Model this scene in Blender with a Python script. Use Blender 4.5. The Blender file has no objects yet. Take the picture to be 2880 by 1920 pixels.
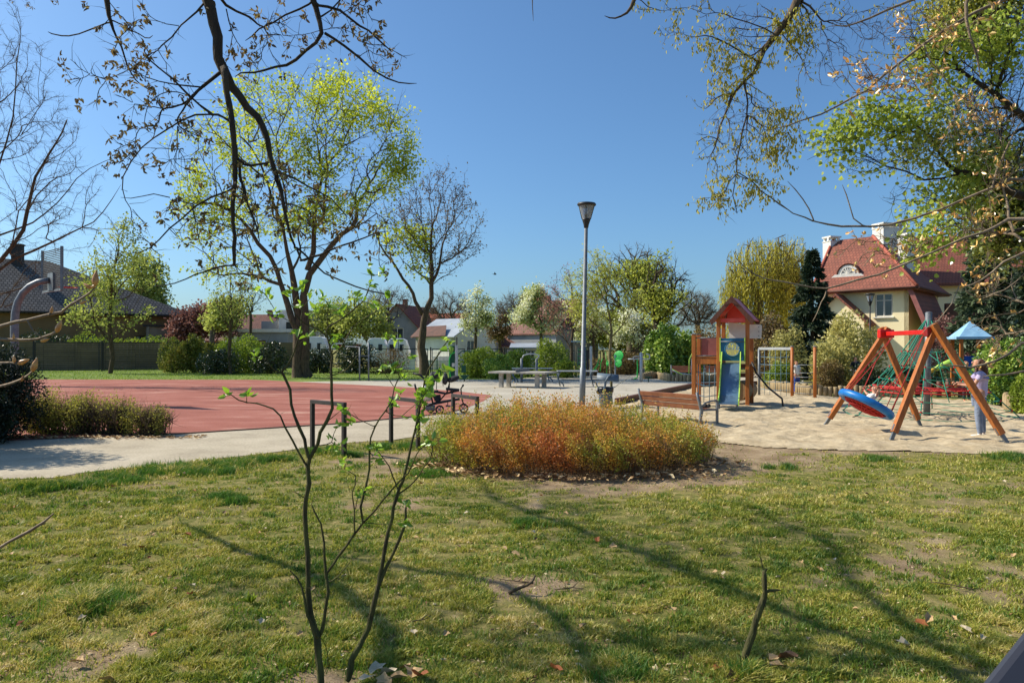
import bpy, bmesh, math, random
import numpy as np
from mathutils import Vector, Matrix
R = math.radians
SC = bpy.context.scene
COL = SC.collection
# ---------------------------------------------------------------- camera
F, CX, HY, EYE = 2080.0, 1440.0, 980.0, 1.9
cd = bpy.data.cameras.new('camera'); cam = bpy.data.objects.new('camera', cd); COL.objects.link(cam)
cam.location = (0, 0, EYE); cam.rotation_euler = (R(90), 0, 0)
cd.sensor_width = 36; cd.lens = 36 * F / 2880; cd.shift_y = 20 / 2880
cd.clip_start = .05; cd.clip_end = 3000
SC.camera = cam
# ---------------------------------------------------------------- light
SUN_EL, SUN_H = R(41), Vector((.965, -.262, 0)).normalized()
wd = bpy.data.worlds.new('World'); SC.world = wd; wd.use_nodes = True
wn = wd.node_tree.nodes; wl = wd.node_tree.links
sky = wn.new('ShaderNodeTexSky'); sky.sky_type = 'NISHITA'; sky.sun_disc = False
sky.sun_elevation = SUN_EL; sky.sun_rotation = math.atan2(-SUN_H.x, -SUN_H.y)
sky.air_density = 1.0; sky.dust_density = 1.6; sky.ozone_density = 4.5; sky.altitude = 100
tn = wn.new('ShaderNodeMix'); tn.data_type = 'RGBA'; tn.blend_type = 'MULTIPLY'; tn.inputs[0].default_value = 1; tn.inputs[7].default_value = (.70, .93, 1.06, 1)
wl.new(sky.outputs[0], tn.inputs[6]); wl.new(tn.outputs[2], wn['Background'].inputs[0]); wn['Background'].inputs[1].default_value = .108
sl = bpy.data.lights.new('sun', 'SUN'); so = bpy.data.objects.new('sun', sl); COL.objects.link(so)
sl.energy = 4.9; sl.angle = R(.53); sl.color = (1, .92, .78)
ld = Vector((SUN_H.x * math.cos(SUN_EL), SUN_H.y * math.cos(SUN_EL), -math.sin(SUN_EL)))
so.rotation_euler = ld.to_track_quat('-Z', 'Y').to_euler()
SC.view_settings.view_transform = 'Standard'; SC.view_settings.look = 'None'
SC.view_settings.exposure = .4; SC.view_settings.gamma = 1
SC.cycles.max_bounces = 6; SC.cycles.transparent_max_bounces = 12
SC.cycles.use_denoising = True

# ---------------------------------------------------------------- helpers
def P(px, py, d): return np.array(((px - CX) / F * d, d, EYE - (py - HY) / F * d))
def G(px, py):
    d = EYE * F / (py - HY); return P(px, py, d)
def lin(c):
    return tuple(((v / 255) / 12.92 if v / 255 <= .04045 else ((v / 255 + .055) / 1.055) ** 2.4) for v in c) + (1,)

def wmat(o):
    m = Matrix.LocRotScale(o.location, o.rotation_euler, o.scale)
    return wmat(o.parent) @ m if o.parent else m
def tag(o, label, cat, group=None, kind=None):
    if label: o['label'] = label
    if cat: o['category'] = cat
    if group: o['group'] = group
    if kind: o['kind'] = kind
    return o
def thing(name, label, cat, loc=(0, 0, 0), rotz=0, group=None):
    o = bpy.data.objects.new(name, None); COL.objects.link(o)
    o.location = loc; o.rotation_euler = (0, 0, rotz); o.empty_display_size = .2
    return tag(o, label, cat, group)
def dup(o, parent=None):
    c = o.copy(); COL.objects.link(c); c.parent = parent
    for ch in list(o.children): dup(ch, c)
    return c

def np_obj(name, V, FA, m, parent=None, world=True, tint=None, smooth=False, attrs=None, cols=None):
    """V (N,3); FA list of (M,k) index arrays"""
    V = np.asarray(V, dtype=np.float32)
    if parent is not None and world:
        mi = np.array(wmat(parent).inverted()); V = (V @ mi[:3, :3].T + mi[:3, 3]).astype(np.float32)
    me = bpy.data.meshes.new(name)
    FA = [np.asarray(f, dtype=np.int32) for f in FA if len(f)]
    nl = sum(f.size for f in FA); nf = sum(len(f) for f in FA)
    me.vertices.add(len(V)); me.vertices.foreach_set('co', V.ravel())
    me.loops.add(nl); me.loops.foreach_set('vertex_index', np.concatenate([f.ravel() for f in FA]))
    tot = np.concatenate([np.full(len(f), f.shape[1], dtype=np.int32) for f in FA])
    st = np.zeros(nf, dtype=np.int32); st[1:] = np.cumsum(tot)[:-1]
    me.polygons.add(nf); me.polygons.foreach_set('loop_start', st)
    try: me.polygons.foreach_set('loop_total', tot)
    except Exception: pass
    if smooth: me.polygons.foreach_set('use_smooth', np.ones(nf, dtype=bool))
    me.update(calc_edges=True)
    al = dict(attrs or {})
    if tint is not None: al['tint'] = tint
    for k, v in al.items():
        a = me.attributes.new(k, 'FLOAT', 'POINT'); a.data.foreach_set('value', np.asarray(v, dtype=np.float32))
    me.materials.append(m)
    o = bpy.data.objects.new(name, me); COL.objects.link(o); o.parent = parent
    return o

class MB:
    """collects shapes, links them as ONE mesh object with metre UVs"""
    def __init__(s): s.v = []; s.f = []; s.sm = []
    def add(s, vs, fs, sm=False):
        b = len(s.v); s.v += [tuple(map(float, v)) for v in vs]; s.f += [[b + i for i in f] for f in fs]; s.sm += [sm] * len(fs); return s
    def box(s, c, size, rz=0, M=None, bev=0):
        m = (Matrix.Translation(c) @ Matrix.Rotation(rz, 4, 'Z')) if M is None else M
        x, y, z = (q / 2 for q in size)
        vs = [m @ Vector((a * x, b * y, e * z)) for a in (-1, 1) for b in (-1, 1) for e in (-1, 1)]
        return s.add(vs, [(0, 1, 3, 2), (4, 6, 7, 5), (0, 4, 5, 1), (2, 3, 7, 6), (0, 2, 6, 4), (1, 5, 7, 3)])
    def bar(s, p, q, w, h, up=(0, 0, 1), ext=0):
        p = Vector(p); q = Vector(q); d = (q - p); L = d.length; d.normalize(); p = p - d * ext; L += 2 * ext
        up = Vector(up)
        if abs(d.dot(up)) > .97: up = Vector((0, 1, 0))
        x = d.cross(up).normalized(); z = x.cross(d)
        m = Matrix(((x.x, d.x, z.x, 0), (x.y, d.y, z.y, 0), (x.z, d.z, z.z, 0), (0, 0, 0, 1)))
        m = Matrix.Translation(p + d * L / 2) @ m
        return s.box(None, (w, L, h), M=m)
    def tube(s, pts, r, n=8, caps=True, sm=True):
        pts = [Vector(p) for p in pts]; N = len(pts)
        rs = [r] * N if not hasattr(r, '__len__') else list(r)
        vs = []; prev = None
        for i, p in enumerate(pts):
            t = (pts[min(i + 1, N - 1)] - pts[max(i - 1, 0)]).normalized()
            if prev is None: prev = t.orthogonal().normalized()
            a = (prev - t * prev.dot(t)).normalized(); prev = a; b = t.cross(a)
            for k in range(n):
                an = 2 * math.pi * k / n; vs.append(p + (a * math.cos(an) + b * math.sin(an)) * rs[i])
        fs = [(i * n + k, i * n + (k + 1) % n, (i + 1) * n + (k + 1) % n, (i + 1) * n + k) for i in range(N - 1) for k in range(n)]
        s.add(vs, fs, sm)
        if caps:
            b = len(s.v) - N * n
            s.f += [[b + k for k in reversed(range(n))], [b + (N - 1) * n + k for k in range(n)]]; s.sm += [False, False]
        return s
    def cyl(s, p, q, r, n=12, r2=None): return s.tube([p, q], [r, r if r2 is None else r2], n)
    def lathe(s, prof, c=(0, 0, 0), n=20, M=None, sm=True):
        vs = []
        for r, z in prof:
            for k in range(n):
                a = 2 * math.pi * k / n; v = Vector((r * math.cos(a), r * math.sin(a), z))
                vs.append((M @ v) if M else (Vector(c) + v))
        fs = [(i * n + k, i * n + (k + 1) % n, (i + 1) * n + (k + 1) % n, (i + 1) * n + k) for i in range(len(prof) - 1) for k in range(n)]
        return s.add(vs, fs, sm)
    def ball(s, c, r, n=10, sc=(1, 1, 1), M=None):
        m = Matrix.Translation(c) @ (M or Matrix.Identity(4)) @ Matrix.Diagonal((sc[0], sc[1], sc[2], 1))
        h = n // 2
        prof = [(r * math.sin(math.pi * i / h) + 1e-5, -r * math.cos(math.pi * i / h)) for i in range(h + 1)]
        return s.lathe(prof, n=n, M=m)
    def poly(s, pts): return s.add(pts, [list(range(len(pts)))])
    def prism(s, pts, off):
        pts = [Vector(p) for p in pts]; off = Vector(off); n = len(pts)
        return s.add(pts + [p + off for p in pts], [list(reversed(range(n))), [n + i for i in range(n)]] + [(i, (i + 1) % n, n + (i + 1) % n, n + i) for i in range(n)])
    def build(s, name, m, parent=None, world=False, bev=0):
        vs = [Vector(v) for v in s.v]
        if parent is not None and world:
            mi = wmat(parent).inverted(); vs = [mi @ v for v in vs]
        me = bpy.data.meshes.new(name); me.from_pydata(vs, [], s.f)
        me.polygons.foreach_set('use_smooth', s.sm)
        uv = me.uv_layers.new(name='uv')
        for p in me.polygons:
            n = p.normal
            t = Vector((0, 0, 1)).cross(n)
            t = Vector((1, 0, 0)) if t.length < .05 else t.normalized()
            b = n.cross(t)
            for li in p.loop_indices:
                c = vs[me.loops[li].vertex_index]; uv.data[li].uv = (c.dot(t), c.dot(b))
        me.materials.append(m); me.update()
        o = bpy.data.objects.new(name, me); COL.objects.link(o); o.parent = parent
        if bev:
            b = o.modifiers.new('bevel', 'BEVEL'); b.width = bev; b.segments = 2; b.limit_method = 'ANGLE'
        return o

# ---------------------------------------------------------------- materials
def newmat(name):
    m = bpy.data.materials.new(name); m.use_nodes = True; nt = m.node_tree; nt.nodes.clear()
    out = nt.nodes.new('ShaderNodeOutputMaterial'); return m, nt, out
def ramp(nt, fac, stops, interp='LINEAR'):
    r = nt.nodes.new('ShaderNodeValToRGB'); nt.links.new(fac, r.inputs[0]); e = r.color_ramp.elements
    r.color_ramp.interpolation = interp
    while len(e) < len(stops): e.new(.5)
    for i, (p, c) in enumerate(stops):
        e[i].position = p; e[i].color = c
    return r.outputs[0]
def noise(nt, scale, detail=4, coord='Object', rough=.55, stretch=None, dist=0):
    tc = nt.nodes.new('ShaderNodeTexCoord'); n = nt.nodes.new('ShaderNodeTexNoise')
    n.inputs['Scale'].default_value = scale; n.inputs['Detail'].default_value = detail; n.inputs['Roughness'].default_value = rough
    n.inputs['Distortion'].default_value = dist
    src = tc.outputs[coord]
    if stretch:
        mp = nt.nodes.new('ShaderNodeMapping'); mp.inputs['Scale'].default_value = stretch; nt.links.new(src, mp.inputs[0]); src = mp.outputs[0]
    nt.links.new(src, n.inputs[0]); return n.outputs[0]
def mixc(nt, fac, a, b, mode='MIX'):
    m = nt.nodes.new('ShaderNodeMix'); m.data_type = 'RGBA'; m.blend_type = mode
    for s, v in ((m.inputs[0], fac), (m.inputs[6], a), (m.inputs[7], b)):
        if hasattr(v, 'links') or hasattr(v, 'is_output'): nt.links.new(v, s)
        else: s.default_value = v
    return m.outputs[2]
def bumpn(nt, h, strength, dist=.02):
    b = nt.nodes.new('ShaderNodeBump'); b.inputs['Strength'].default_value = strength; b.inputs['Distance'].default_value = dist
    nt.links.new(h, b.inputs['Height']); return b.outputs[0]
def mat(name, c1, c2=None, scale=6, rough=.75, bump=0, bscale=40, metal=0, stretch=None, spec=.4, lo=.35, hi=.65, trans=0):
    m, nt, out = newmat(name); b = nt.nodes.new('ShaderNodeBsdfPrincipled'); nt.links.new(b.outputs[0], out.inputs[0])
    b.inputs['Roughness'].default_value = rough; b.inputs['Metallic'].default_value = metal
    b.inputs['Specular IOR Level'].default_value = spec
    if trans: b.inputs['Transmission Weight'].default_value = trans
    c1 = lin(c1); c2 = lin(c2) if c2 else tuple(v * .82 for v in c1[:3]) + (1,)
    nt.links.new(ramp(nt, noise(nt, scale, 5, stretch=stretch), [(lo, c1), (hi, c2)]), b.inputs['Base Color'])
    if bump: nt.links.new(bumpn(nt, noise(nt, bscale, 4, stretch=stretch), bump), b.inputs['Normal'])
    return m
def brickmat(name, c1, c2, mortar, bw, bh, msize=.02, bump=.6, rough=.8, offset=.5, ncol=None, sc=.8):
    m, nt, out = newmat(name); b = nt.nodes.new('ShaderNodeBsdfPrincipled'); nt.links.new(b.outputs[0], out.inputs[0])
    b.inputs['Roughness'].default_value = rough
    tc = nt.nodes.new('ShaderNodeTexCoord'); br = nt.nodes.new('ShaderNodeTexBrick'); nt.links.new(tc.outputs['UV'], br.inputs[0])
    for k, v in (('Scale', 1), ('Brick Width', bw), ('Row Height', bh), ('Mortar Size', msize), ('Mortar Smooth', .3)): br.inputs[k].default_value = v
    br.offset = offset
    br.inputs['Color1'].default_value = lin(c1); br.inputs['Color2'].default_value = lin(c2); br.inputs['Mortar'].default_value = lin(mortar)
    c = br.outputs[0]
    c = mixc(nt, .5, c, ramp(nt, noise(nt, sc, 5), [(.3, (.55, .55, .55, 1)), (.7, (1.25, 1.2, 1.15, 1))]), 'MULTIPLY')
    nt.links.new(c, b.inputs['Base Color'])
    nt.links.new(bumpn(nt, br.outputs[1], -bump, .03), b.inputs['Normal'])
    return m
LB = 1.3
def leafmat(name, cols, trans=.4, rough=.6, gloss=.035, LB=1.3):
    """cols: list of sRGB along the per-leaf tint"""
    m, nt, out = newmat(name)
    a = nt.nodes.new('ShaderNodeAttribute'); a.attribute_name = 'tint'
    cols = [tuple(min(250, v * q) for v, q in zip(k, (LB, LB * .985, LB * .93))) for k in cols]
    n = len(cols); c = ramp(nt, a.outputs['Fac'], [(i / max(n - 1, 1), lin(k)) for i, k in enumerate(cols)])
    d = nt.nodes.new('ShaderNodeBsdfDiffuse'); t = nt.nodes.new('ShaderNodeBsdfTranslucent'); g = nt.nodes.new('ShaderNodeBsdfGlossy')
    g.inputs['Roughness'].default_value = rough
    nt.links.new(c, d.inputs[0]); nt.links.new(c, t.inputs[0])
    m1 = nt.nodes.new('ShaderNodeMixShader'); m1.inputs[0].default_value = trans; nt.links.new(d.outputs[0], m1.inputs[1]); nt.links.new(t.outputs[0], m1.inputs[2])
    m2 = nt.nodes.new('ShaderNodeMixShader'); m2.inputs[0].default_value = gloss; nt.links.new(m1.outputs[0], m2.inputs[1]); nt.links.new(g.outputs[0], m2.inputs[2])
    nt.links.new(m2.outputs[0], out.inputs[0]); return m

MT = {}
MT['wood'] = mat('stained_wood', (182, 108, 46), (152, 84, 34), 3, .5, .25, 30, stretch=(8, 8, 1))
MT['wood_dark'] = mat('dark_stained_wood', (104, 62, 44), (84, 48, 34), 3, .55, .25, 30, stretch=(8, 8, 1))
MT['wood_red'] = mat('bench_slat_wood', (146, 92, 60), (118, 70, 44), 4, .5, .2, 40)
MT['log'] = mat('weathered_log', (176, 156, 118), (132, 112, 84), 5, .9, .5, 25, stretch=(3, 3, .6))
MT['galv'] = mat('galvanised_steel', (124, 128, 130), (102, 107, 112), 9, .5, .05, 60, metal=.4)
MT['silver'] = mat('silver_paint', (190, 192, 190), (170, 172, 172), 6, .4, 0, metal=.3)
MT['black'] = mat('black_metal', (34, 33, 33), (46, 44, 42), 9, .5, .1)
MT['rack'] = mat('black_powder_coat', (42, 38, 35), (60, 54, 48), 12, .6, .1)
MT['rubber'] = mat('black_rubber', (28, 28, 30), (40, 40, 42), 10, .8)
MT['fabric_black'] = mat('black_fabric', (36, 36, 40), (54, 54, 58), 14, .9, .2)
MT['red'] = mat('red_paint', (206, 34, 26), (180, 26, 22), 5, .35)
MT['redroof'] = mat('red_plastic', (226, 96, 84), (208, 78, 68), 3, .45)
MT['redpanel'] = mat('faded_red_panel', (158, 98, 90), (140, 84, 78), 3, .6)
MT['white'] = mat('white_paint', (226, 222, 212), (210, 205, 194), 3, .5)
MT['blue'] = mat('blue_plastic', (24, 122, 196), (14, 96, 170), 5, .4)
MT['tealpanel'] = mat('teal_blue_panel', (34, 104, 138), (26, 86, 118), 4, .45)
MT['bluepanel'] = mat('royal_blue_panel', (36, 84, 176), (30, 70, 150), 4, .45)
MT['paleblue'] = mat('pale_blue_plastic', (150, 190, 214), (130, 172, 200), 4, .45)
MT['slide'] = mat('slide_steel', (96, 124, 152), (84, 112, 142), 2, .35, metal=.35)
MT['lime'] = mat('lime_plastic', (184, 218, 96), (166, 204, 78), 4, .4)
MT['green'] = mat('green_paint', (56, 196, 78), (44, 178, 66), 6, .4)
MT['dkgreen'] = mat('dark_green_paint', (18, 84, 58), (14, 70, 48), 6, .45)
MT['concrete'] = mat('pale_concrete', (178, 172, 160), (150, 145, 134), 5, .85, .2, 40)
MT['bin'] = mat('blue_grey_plastic', (92, 108, 122), (76, 90, 102), 4, .5)
MT['bag'] = mat('black_bag', (24, 26, 30), (40, 42, 48), 12, .3, .5, 12)
MT['rope_g'] = mat('green_rope', (42, 138, 112), (34, 116, 94), 30, .8)
MT['rope_r'] = mat('red_rope', (190, 48, 44), (160, 38, 36), 30, .8)
MT['rope_b'] = mat('blue_grey_rope', (104, 138, 156), (84, 114, 132), 30, .8)
MT['glass'] = mat('window_glass', (36, 44, 50), (60, 70, 78), 1.5, .08, spec=.8)
MT['lampglass'] = mat('frosted_lamp_glass', (200, 205, 205), (180, 186, 188), 3, .2, trans=.6)
MT['bark'] = mat('brown_bark', (104, 88, 66), (68, 56, 42), 7, .95, .8, 22, stretch=(2, 2, .5))
MT['barkdk'] = mat('dark_bark', (78, 66, 50), (48, 40, 32), 7, .95, .8, 22, stretch=(2, 2, .5))
MT['barkfar'] = mat('grey_bark', (108, 98, 84), (72, 64, 54), 4, .95)
MT['barkgreen'] = mat('mossy_green_bark', (98, 96, 50), (62, 54, 34), 14, .9, .6, 60, stretch=(2, 2, .5))
MT['barkpale'] = mat('pale_twig_bark', (150, 132, 108), (110, 94, 76), 14, .9, .4, 60)
MT['barkcolumn'] = mat('olive_grey_bark', (120, 112, 74), (84, 78, 54), 8, .9, .4)
# ================================================================ GROUND
def vnoise(x, y, s, seed=0):
    """smooth value noise, numpy"""
    x = np.asarray(x) * s + seed * 17.3; y = np.asarray(y) * s + seed * 9.1
    xi = np.floor(x); yi = np.floor(y); fx = x - xi; fy = y - yi
    fx = fx * fx * (3 - 2 * fx); fy = fy * fy * (3 - 2 * fy)
    def h(a, b):
        v = np.sin(a * 127.1 + b * 311.7 + seed * 74.7) * 43758.5453
        return v - np.floor(v)
    return (h(xi, yi) * (1 - fx) + h(xi + 1, yi) * fx) * (1 - fy) + (h(xi, yi + 1) * (1 - fx) + h(xi + 1, yi + 1) * fx) * fy
def inpoly(x, y, poly):
    x = np.asarray(x); y = np.asarray(y); r = np.zeros(x.shape, bool); n = len(poly)
    for i in range(n):
        x1, y1 = poly[i]; x2, y2 = poly[(i + 1) % n]
        c = ((y1 > y) != (y2 > y)); xx = (x2 - x1) * (y - y1) / ((y2 - y1) if y2 != y1 else 1e-9) + x1
        r ^= c & (x < xx)
    return r
def gp(l): return [tuple(G(a, b)[:2]) for a, b in l]
def dist_poly(x, y, pts):
    d = np.full(np.shape(x), 1e9)
    for (x1, y1), (x2, y2) in zip(pts[:-1], pts[1:]):
        dx, dy = x2 - x1, y2 - y1; t = np.clip(((x - x1) * dx + (y - y1) * dy) / (dx * dx + dy * dy + 1e-9), 0, 1)
        d = np.minimum(d, np.hypot(x - x1 - t * dx, y - y1 - t * dy))
    return d
LAWN_EDGE = gp([(-300, 1362), (0, 1346), (150, 1344), (300, 1320), (450, 1304), (570, 1296), (700, 1280), (820, 1264), (900, 1252), (1000, 1244), (1100, 1236), (1220, 1222)])
SAND_EDGE = gp([(1220, 1222), (1500, 1225), (1800, 1228), (2040, 1240), (2150, 1256), (2300, 1264), (2500, 1268), (2700, 1272), (2900, 1280), (3300, 1300)])
LAWN = LAWN_EDGE + SAND_EDGE[1:] + [(30, 1), (-30, 1)]
BUSH_C, BUSH_R = (1.0, 12.75), (2.6, 2.0)
TUFTS = [(900, 1268, .30), (985, 1275, .26), (1080, 1255, .32), (1130, 1258, .3), (1165, 1250, .28), (520, 1318, .4), (600, 1308, .35), (660, 1300, .42), (560, 1322, .3), (740, 1292, .3), (640, 1320, .28), (300, 1338, .3), (420, 1322, .4), (480, 1312, .4),
         (255, 1680, .28), (300, 1688, .25), (180, 1365, .25), (40, 1375, .3), (1190, 1300, .4), (1210, 1325, .35), (790, 1290, .25), (620, 1395, .22), (660, 1410, .2), (2620, 1255, .3), (2830, 1283, .35), (2470, 1285, .3), (1490, 1465, .2), (2340, 1250, .2), (2190, 1310, .25),
         (240, 1360, .28), (100, 1372, .3), (350, 1345, .3), (2090, 1890, .10), (1740, 1890, .2)]
TW = [(G(a, b)[0], G(a, b)[1], c) for a, b, c in TUFTS]
def cover(x, y):
    """how much living grass grows at x,y (0..1) and its relative length"""
    n = .5 * vnoise(x, y, .45, 1) + .3 * vnoise(x, y, 1.3, 2) + .3 * vnoise(x, y, 3.7, 3) + .15 * vnoise(x, y, 9, 4)
    c = (n - .33) * 2.9
    bd = np.hypot((x - BUSH_C[0]) / BUSH_R[0], (y - BUSH_C[1]) / BUSH_R[1])
    c = c - 1.7 * np.clip(1.62 - bd, 0, 1) * np.where(y < 13.5, 1, .7)
    sd = dist_poly(x, y, SAND_EDGE); c = c - 1.2 * np.clip(1 - sd / .9, 0, 1)
    wl_ = np.exp(-((x - 3.4) / 1.0) ** 2 - ((y - 12.6) / 1.6) ** 2); c = c - 1.0 * wl_
    c = c + .55 * np.exp(-(((x - 5.6) / 2.6) ** 2 + ((y - 8.6) / 2.0) ** 2)); e = dist_poly(x, y, LAWN_EDGE); c = c + .55 * np.exp(-(e / .5) ** 2) * (x < -1.5)
    for px, py, r, a in ((1480, 1640, .5, 2.2), (880, 1900, .35, 1.6), (370, 1385, .5, .5), (1010, 1900, .3, .7), (700, 1300, .3, .3), (1200, 1400, .9, .6), (1700, 1420, .8, .4)):
        g = G(px, py); c = c - a * np.exp(-(((x - g[0]) / r) ** 2 + ((y - g[1]) / (r * .8)) ** 2))
    ln = .55 + .5 * vnoise(x, y, .8, 6)
    for tx, ty, tr in TW:
        g = np.exp(-(((x - tx) ** 2 + (y - ty) ** 2) / tr ** 2)); c = c + 1.2 * g; ln = ln + 1.0 * g
    return np.clip(c, 0, 1), ln
def gz(x, y):
    e = np.clip(dist_poly(x, y, LAWN_EDGE + SAND_EDGE) / .6, 0, 1)
    return e * (-.04 * vnoise(x, y, 1.6, 8) - .03 * vnoise(x, y, .5, 9) - .015 * vnoise(x, y, 4.5, 10)) - .001
def ground_sheet():
    ux = np.linspace(-1, 1, 380); X = np.sinh(ux * 5.6) / math.sinh(5.6) * 900
    uy = np.linspace(0, 1, 420); Y = -6 + np.sinh(uy * 5.2) / math.sinh(5.2) * 1200
    gx, gy = np.meshgrid(X, Y); x = gx.ravel(); y = gy.ravel()
    m = inpoly(x, y, LAWN)
    c, ln = cover(x, y); c = np.where(m, c, np.where(y > 20, .75, .1))
    z = gz(x, y); z = np.where(m, z, -.002)
    nx, ny = len(X), len(Y); i = np.arange(nx * ny).reshape(ny, nx)
    q = np.stack([i[:-1, :-1], i[:-1, 1:], i[1:, 1:], i[1:, :-1]], -1).reshape(-1, 4)
    mm, nt, out = newmat('lawn_soil'); b = nt.nodes.new('ShaderNodeBsdfPrincipled'); nt.links.new(b.outputs[0], out.inputs[0])
    b.inputs['Roughness'].default_value = .95; b.inputs['Specular IOR Level'].default_value = .1
    at = nt.nodes.new('ShaderNodeAttribute'); at.attribute_name = 'cover'
    soil = ramp(nt, noise(nt, 2.2, 8, rough=.7), [(.3, lin((120, 100, 76))), (.5, lin((150, 129, 102))), (.7, lin((178, 158, 128)))])
    specks = ramp(nt, noise(nt, 60, 3), [(.55, (1, 1, 1, 1)), (.72, (.55, .5, .42, 1))]); soil = mixc(nt, 1.0, soil, specks, 'MULTIPLY')
    moss = ramp(nt, noise(nt, 7, 8, rough=.75), [(.3, lin((62, 72, 32))), (.45, lin((108, 110, 54))), (.58, lin((142, 130, 80))), (.72, lin((170, 152, 112)))])
    # break the boundary up finely
    ad = nt.nodes.new('ShaderNodeMath'); ad.operation = 'MULTIPLY_ADD'; nt.links.new(noise(nt, 14, 6, rough=.7), ad.inputs[0]); ad.inputs[1].default_value = 1.3; ad.inputs[2].default_value = -.65
    a2 = nt.nodes.new('ShaderNodeMath'); a2.operation = 'ADD'; nt.links.new(ad.outputs[0], a2.inputs[0]); nt.links.new(at.outputs['Fac'], a2.inputs[1])
    fac = ramp(nt, a2.outputs[0], [(.15, (0, 0, 0, 1)), (.6, (1, 1, 1, 1))])
    nt.links.new(mixc(nt, fac, soil, moss), b.inputs['Base Color'])
    nt.links.new(bumpn(nt, noise(nt, 26, 8, rough=.75), .9, .03), b.inputs['Normal'])
    o = np_obj('ground', np.stack([x, y, z], 1), [q], mm, attrs={'cover': c}); tag(o, None, None, kind='structure')
ground_sheet()

def ring(poly, amp, seed, step=.5):
    """densify and roughen an outline"""
    out = []; rng = np.random.RandomState(seed)
    for i in range(len(poly)):
        a = np.array(poly[i]); b = np.array(poly[(i + 1) % len(poly)]); L = np.linalg.norm(b - a); n = max(1, min(60, int(L / step)))
        nrm = np.array((-(b - a)[1], (b - a)[0])) / (L + 1e-9)
        for k in range(n):
            p = a + (b - a) * k / n; w = amp * (vnoise(p[0], p[1], 1.7, seed) - .5) * 2 + amp * .5 * rng.uniform(-1, 1); out.append(tuple(p + nrm * w))
    return out
def sheet(name, poly, z, m, amp=.06, seed=1, step=.5):
    pts = ring(poly, amp, seed, step) if amp else poly
    bm = bmesh.new(); vs = [bm.verts.new((a, b, z)) for a, b in pts]; f = bm.faces.new(vs)
    if f.normal.z < 0: f.normal_flip()
    bmesh.ops.triangulate(bm, faces=[f]); me = bpy.data.meshes.new(name); bm.to_mesh(me); me.materials.append(m)
    o = bpy.data.objects.new(name, me); COL.objects.link(o); return tag(o, None, None, kind='structure')
def gmat(name, stops, scale, bump=.5, bscale=30, fine=None, rough=.9, stretch=None):
    m, nt, out = newmat(name); b = nt.nodes.new('ShaderNodeBsdfPrincipled'); nt.links.new(b.outputs[0], out.inputs[0])
    b.inputs['Roughness'].default_value = rough; b.inputs['Specular IOR Level'].default_value = .2
    c = ramp(nt, noise(nt, scale, 8, rough=.65, stretch=stretch), [(p, lin(k)) for p, k in stops])
    if fine: c = mixc(nt, 1, c, ramp(nt, noise(nt, fine, 3), [(.3, (.8, .8, .8, 1)), (.7, (1.12, 1.12, 1.1, 1))]), 'MULTIPLY')
    nt.links.new(c, b.inputs['Base Color']); nt.links.new(bumpn(nt, noise(nt, bscale, 6, rough=.7), bump, .02), b.inputs['Normal']); return m
m_path = gmat('path_grit', [(.3, (158, 146, 126)), (.5, (178, 166, 144)), (.7, (192, 180, 158))], .8, .5, 40, 22)
m_court = gmat('red_court_surface', [(.3, (132, 78, 66)), (.46, (150, 90, 76)), (.58, (162, 104, 90)), (.7, (184, 146, 128))], .7, .25, 50, 30, stretch=(.5, 1.6, 1))
m_plaza = gmat('plaza_grit', [(.3, (160, 152, 136)), (.55, (178, 170, 154)), (.75, (190, 182, 166))], .5, .3, 30, 12)
m_sand = gmat('play_sand', [(.3, (158, 140, 110)), (.5, (182, 164, 134)), (.7, (200, 183, 152))], 2.2, 1.2, 9, 12, rough=1)
m_far = gmat('far_lawn_grass', [(.3, (84, 104, 40)), (.5, (108, 126, 52)), (.7, (130, 138, 70))], .6, .9, 14, 9)
COURT = gp([(-500, 1062), (130, 1067), (720, 1068), (880, 1076), (1164, 1090), (1300, 1102), (1385, 1112), (1360, 1128), (1300, 1152), (1240, 1165), (960, 1192), (522, 1220), (200, 1232), (-500, 1262)])
PATH = gp([(-700, 1252), (200, 1226), (522, 1216), (960, 1188), (1258, 1161), (1460, 1150), (1740, 1136), (1800, 1165), (1985, 1232)]) + [(3.5, 13.5), (2.5, 14.4)] + list(reversed(LAWN_EDGE)) + [(-14, 9.5)]
PLAZA = gp([(830, 1074), (1180, 1068), (1440, 1066), (1560, 1056), (1700, 1052), (1950, 1049), (2260, 1049), (2260, 1078), (2120, 1084), (1948, 1091), (1737, 1138), (1500, 1155), (1258, 1172), (1000, 1120)])
SANDP = gp([(1732, 1138), (1948, 1090), (2150, 1083), (2181, 1099), (2295, 1116), (2422, 1119), (2655, 1123), (2790, 1130), (2830, 1150), (3200, 1180)]) + list(reversed(gp([(1985, 1236), (2040, 1246), (2150, 1258), (2300, 1266), (2500, 1270), (2700, 1274), (2900, 1282), (3300, 1302)])))
FARL = gp([(-1500, 1032), (900, 1034), (1300, 1034), (1600, 1040), (1560, 1057), (1440, 1067), (1180, 1070), (830, 1077), (720, 1070), (130, 1069), (-700, 1064)])
sheet('far_lawn', FARL, .004, m_far, .05, 3, 2)
sheet('path', PATH, .004, m_path, .10, 5, .35)
sheet('plaza', PLAZA, .008, m_plaza, .03, 6, 1)
sheet('red_court', COURT, .012, m_court, .015, 7, 1.5)
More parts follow.
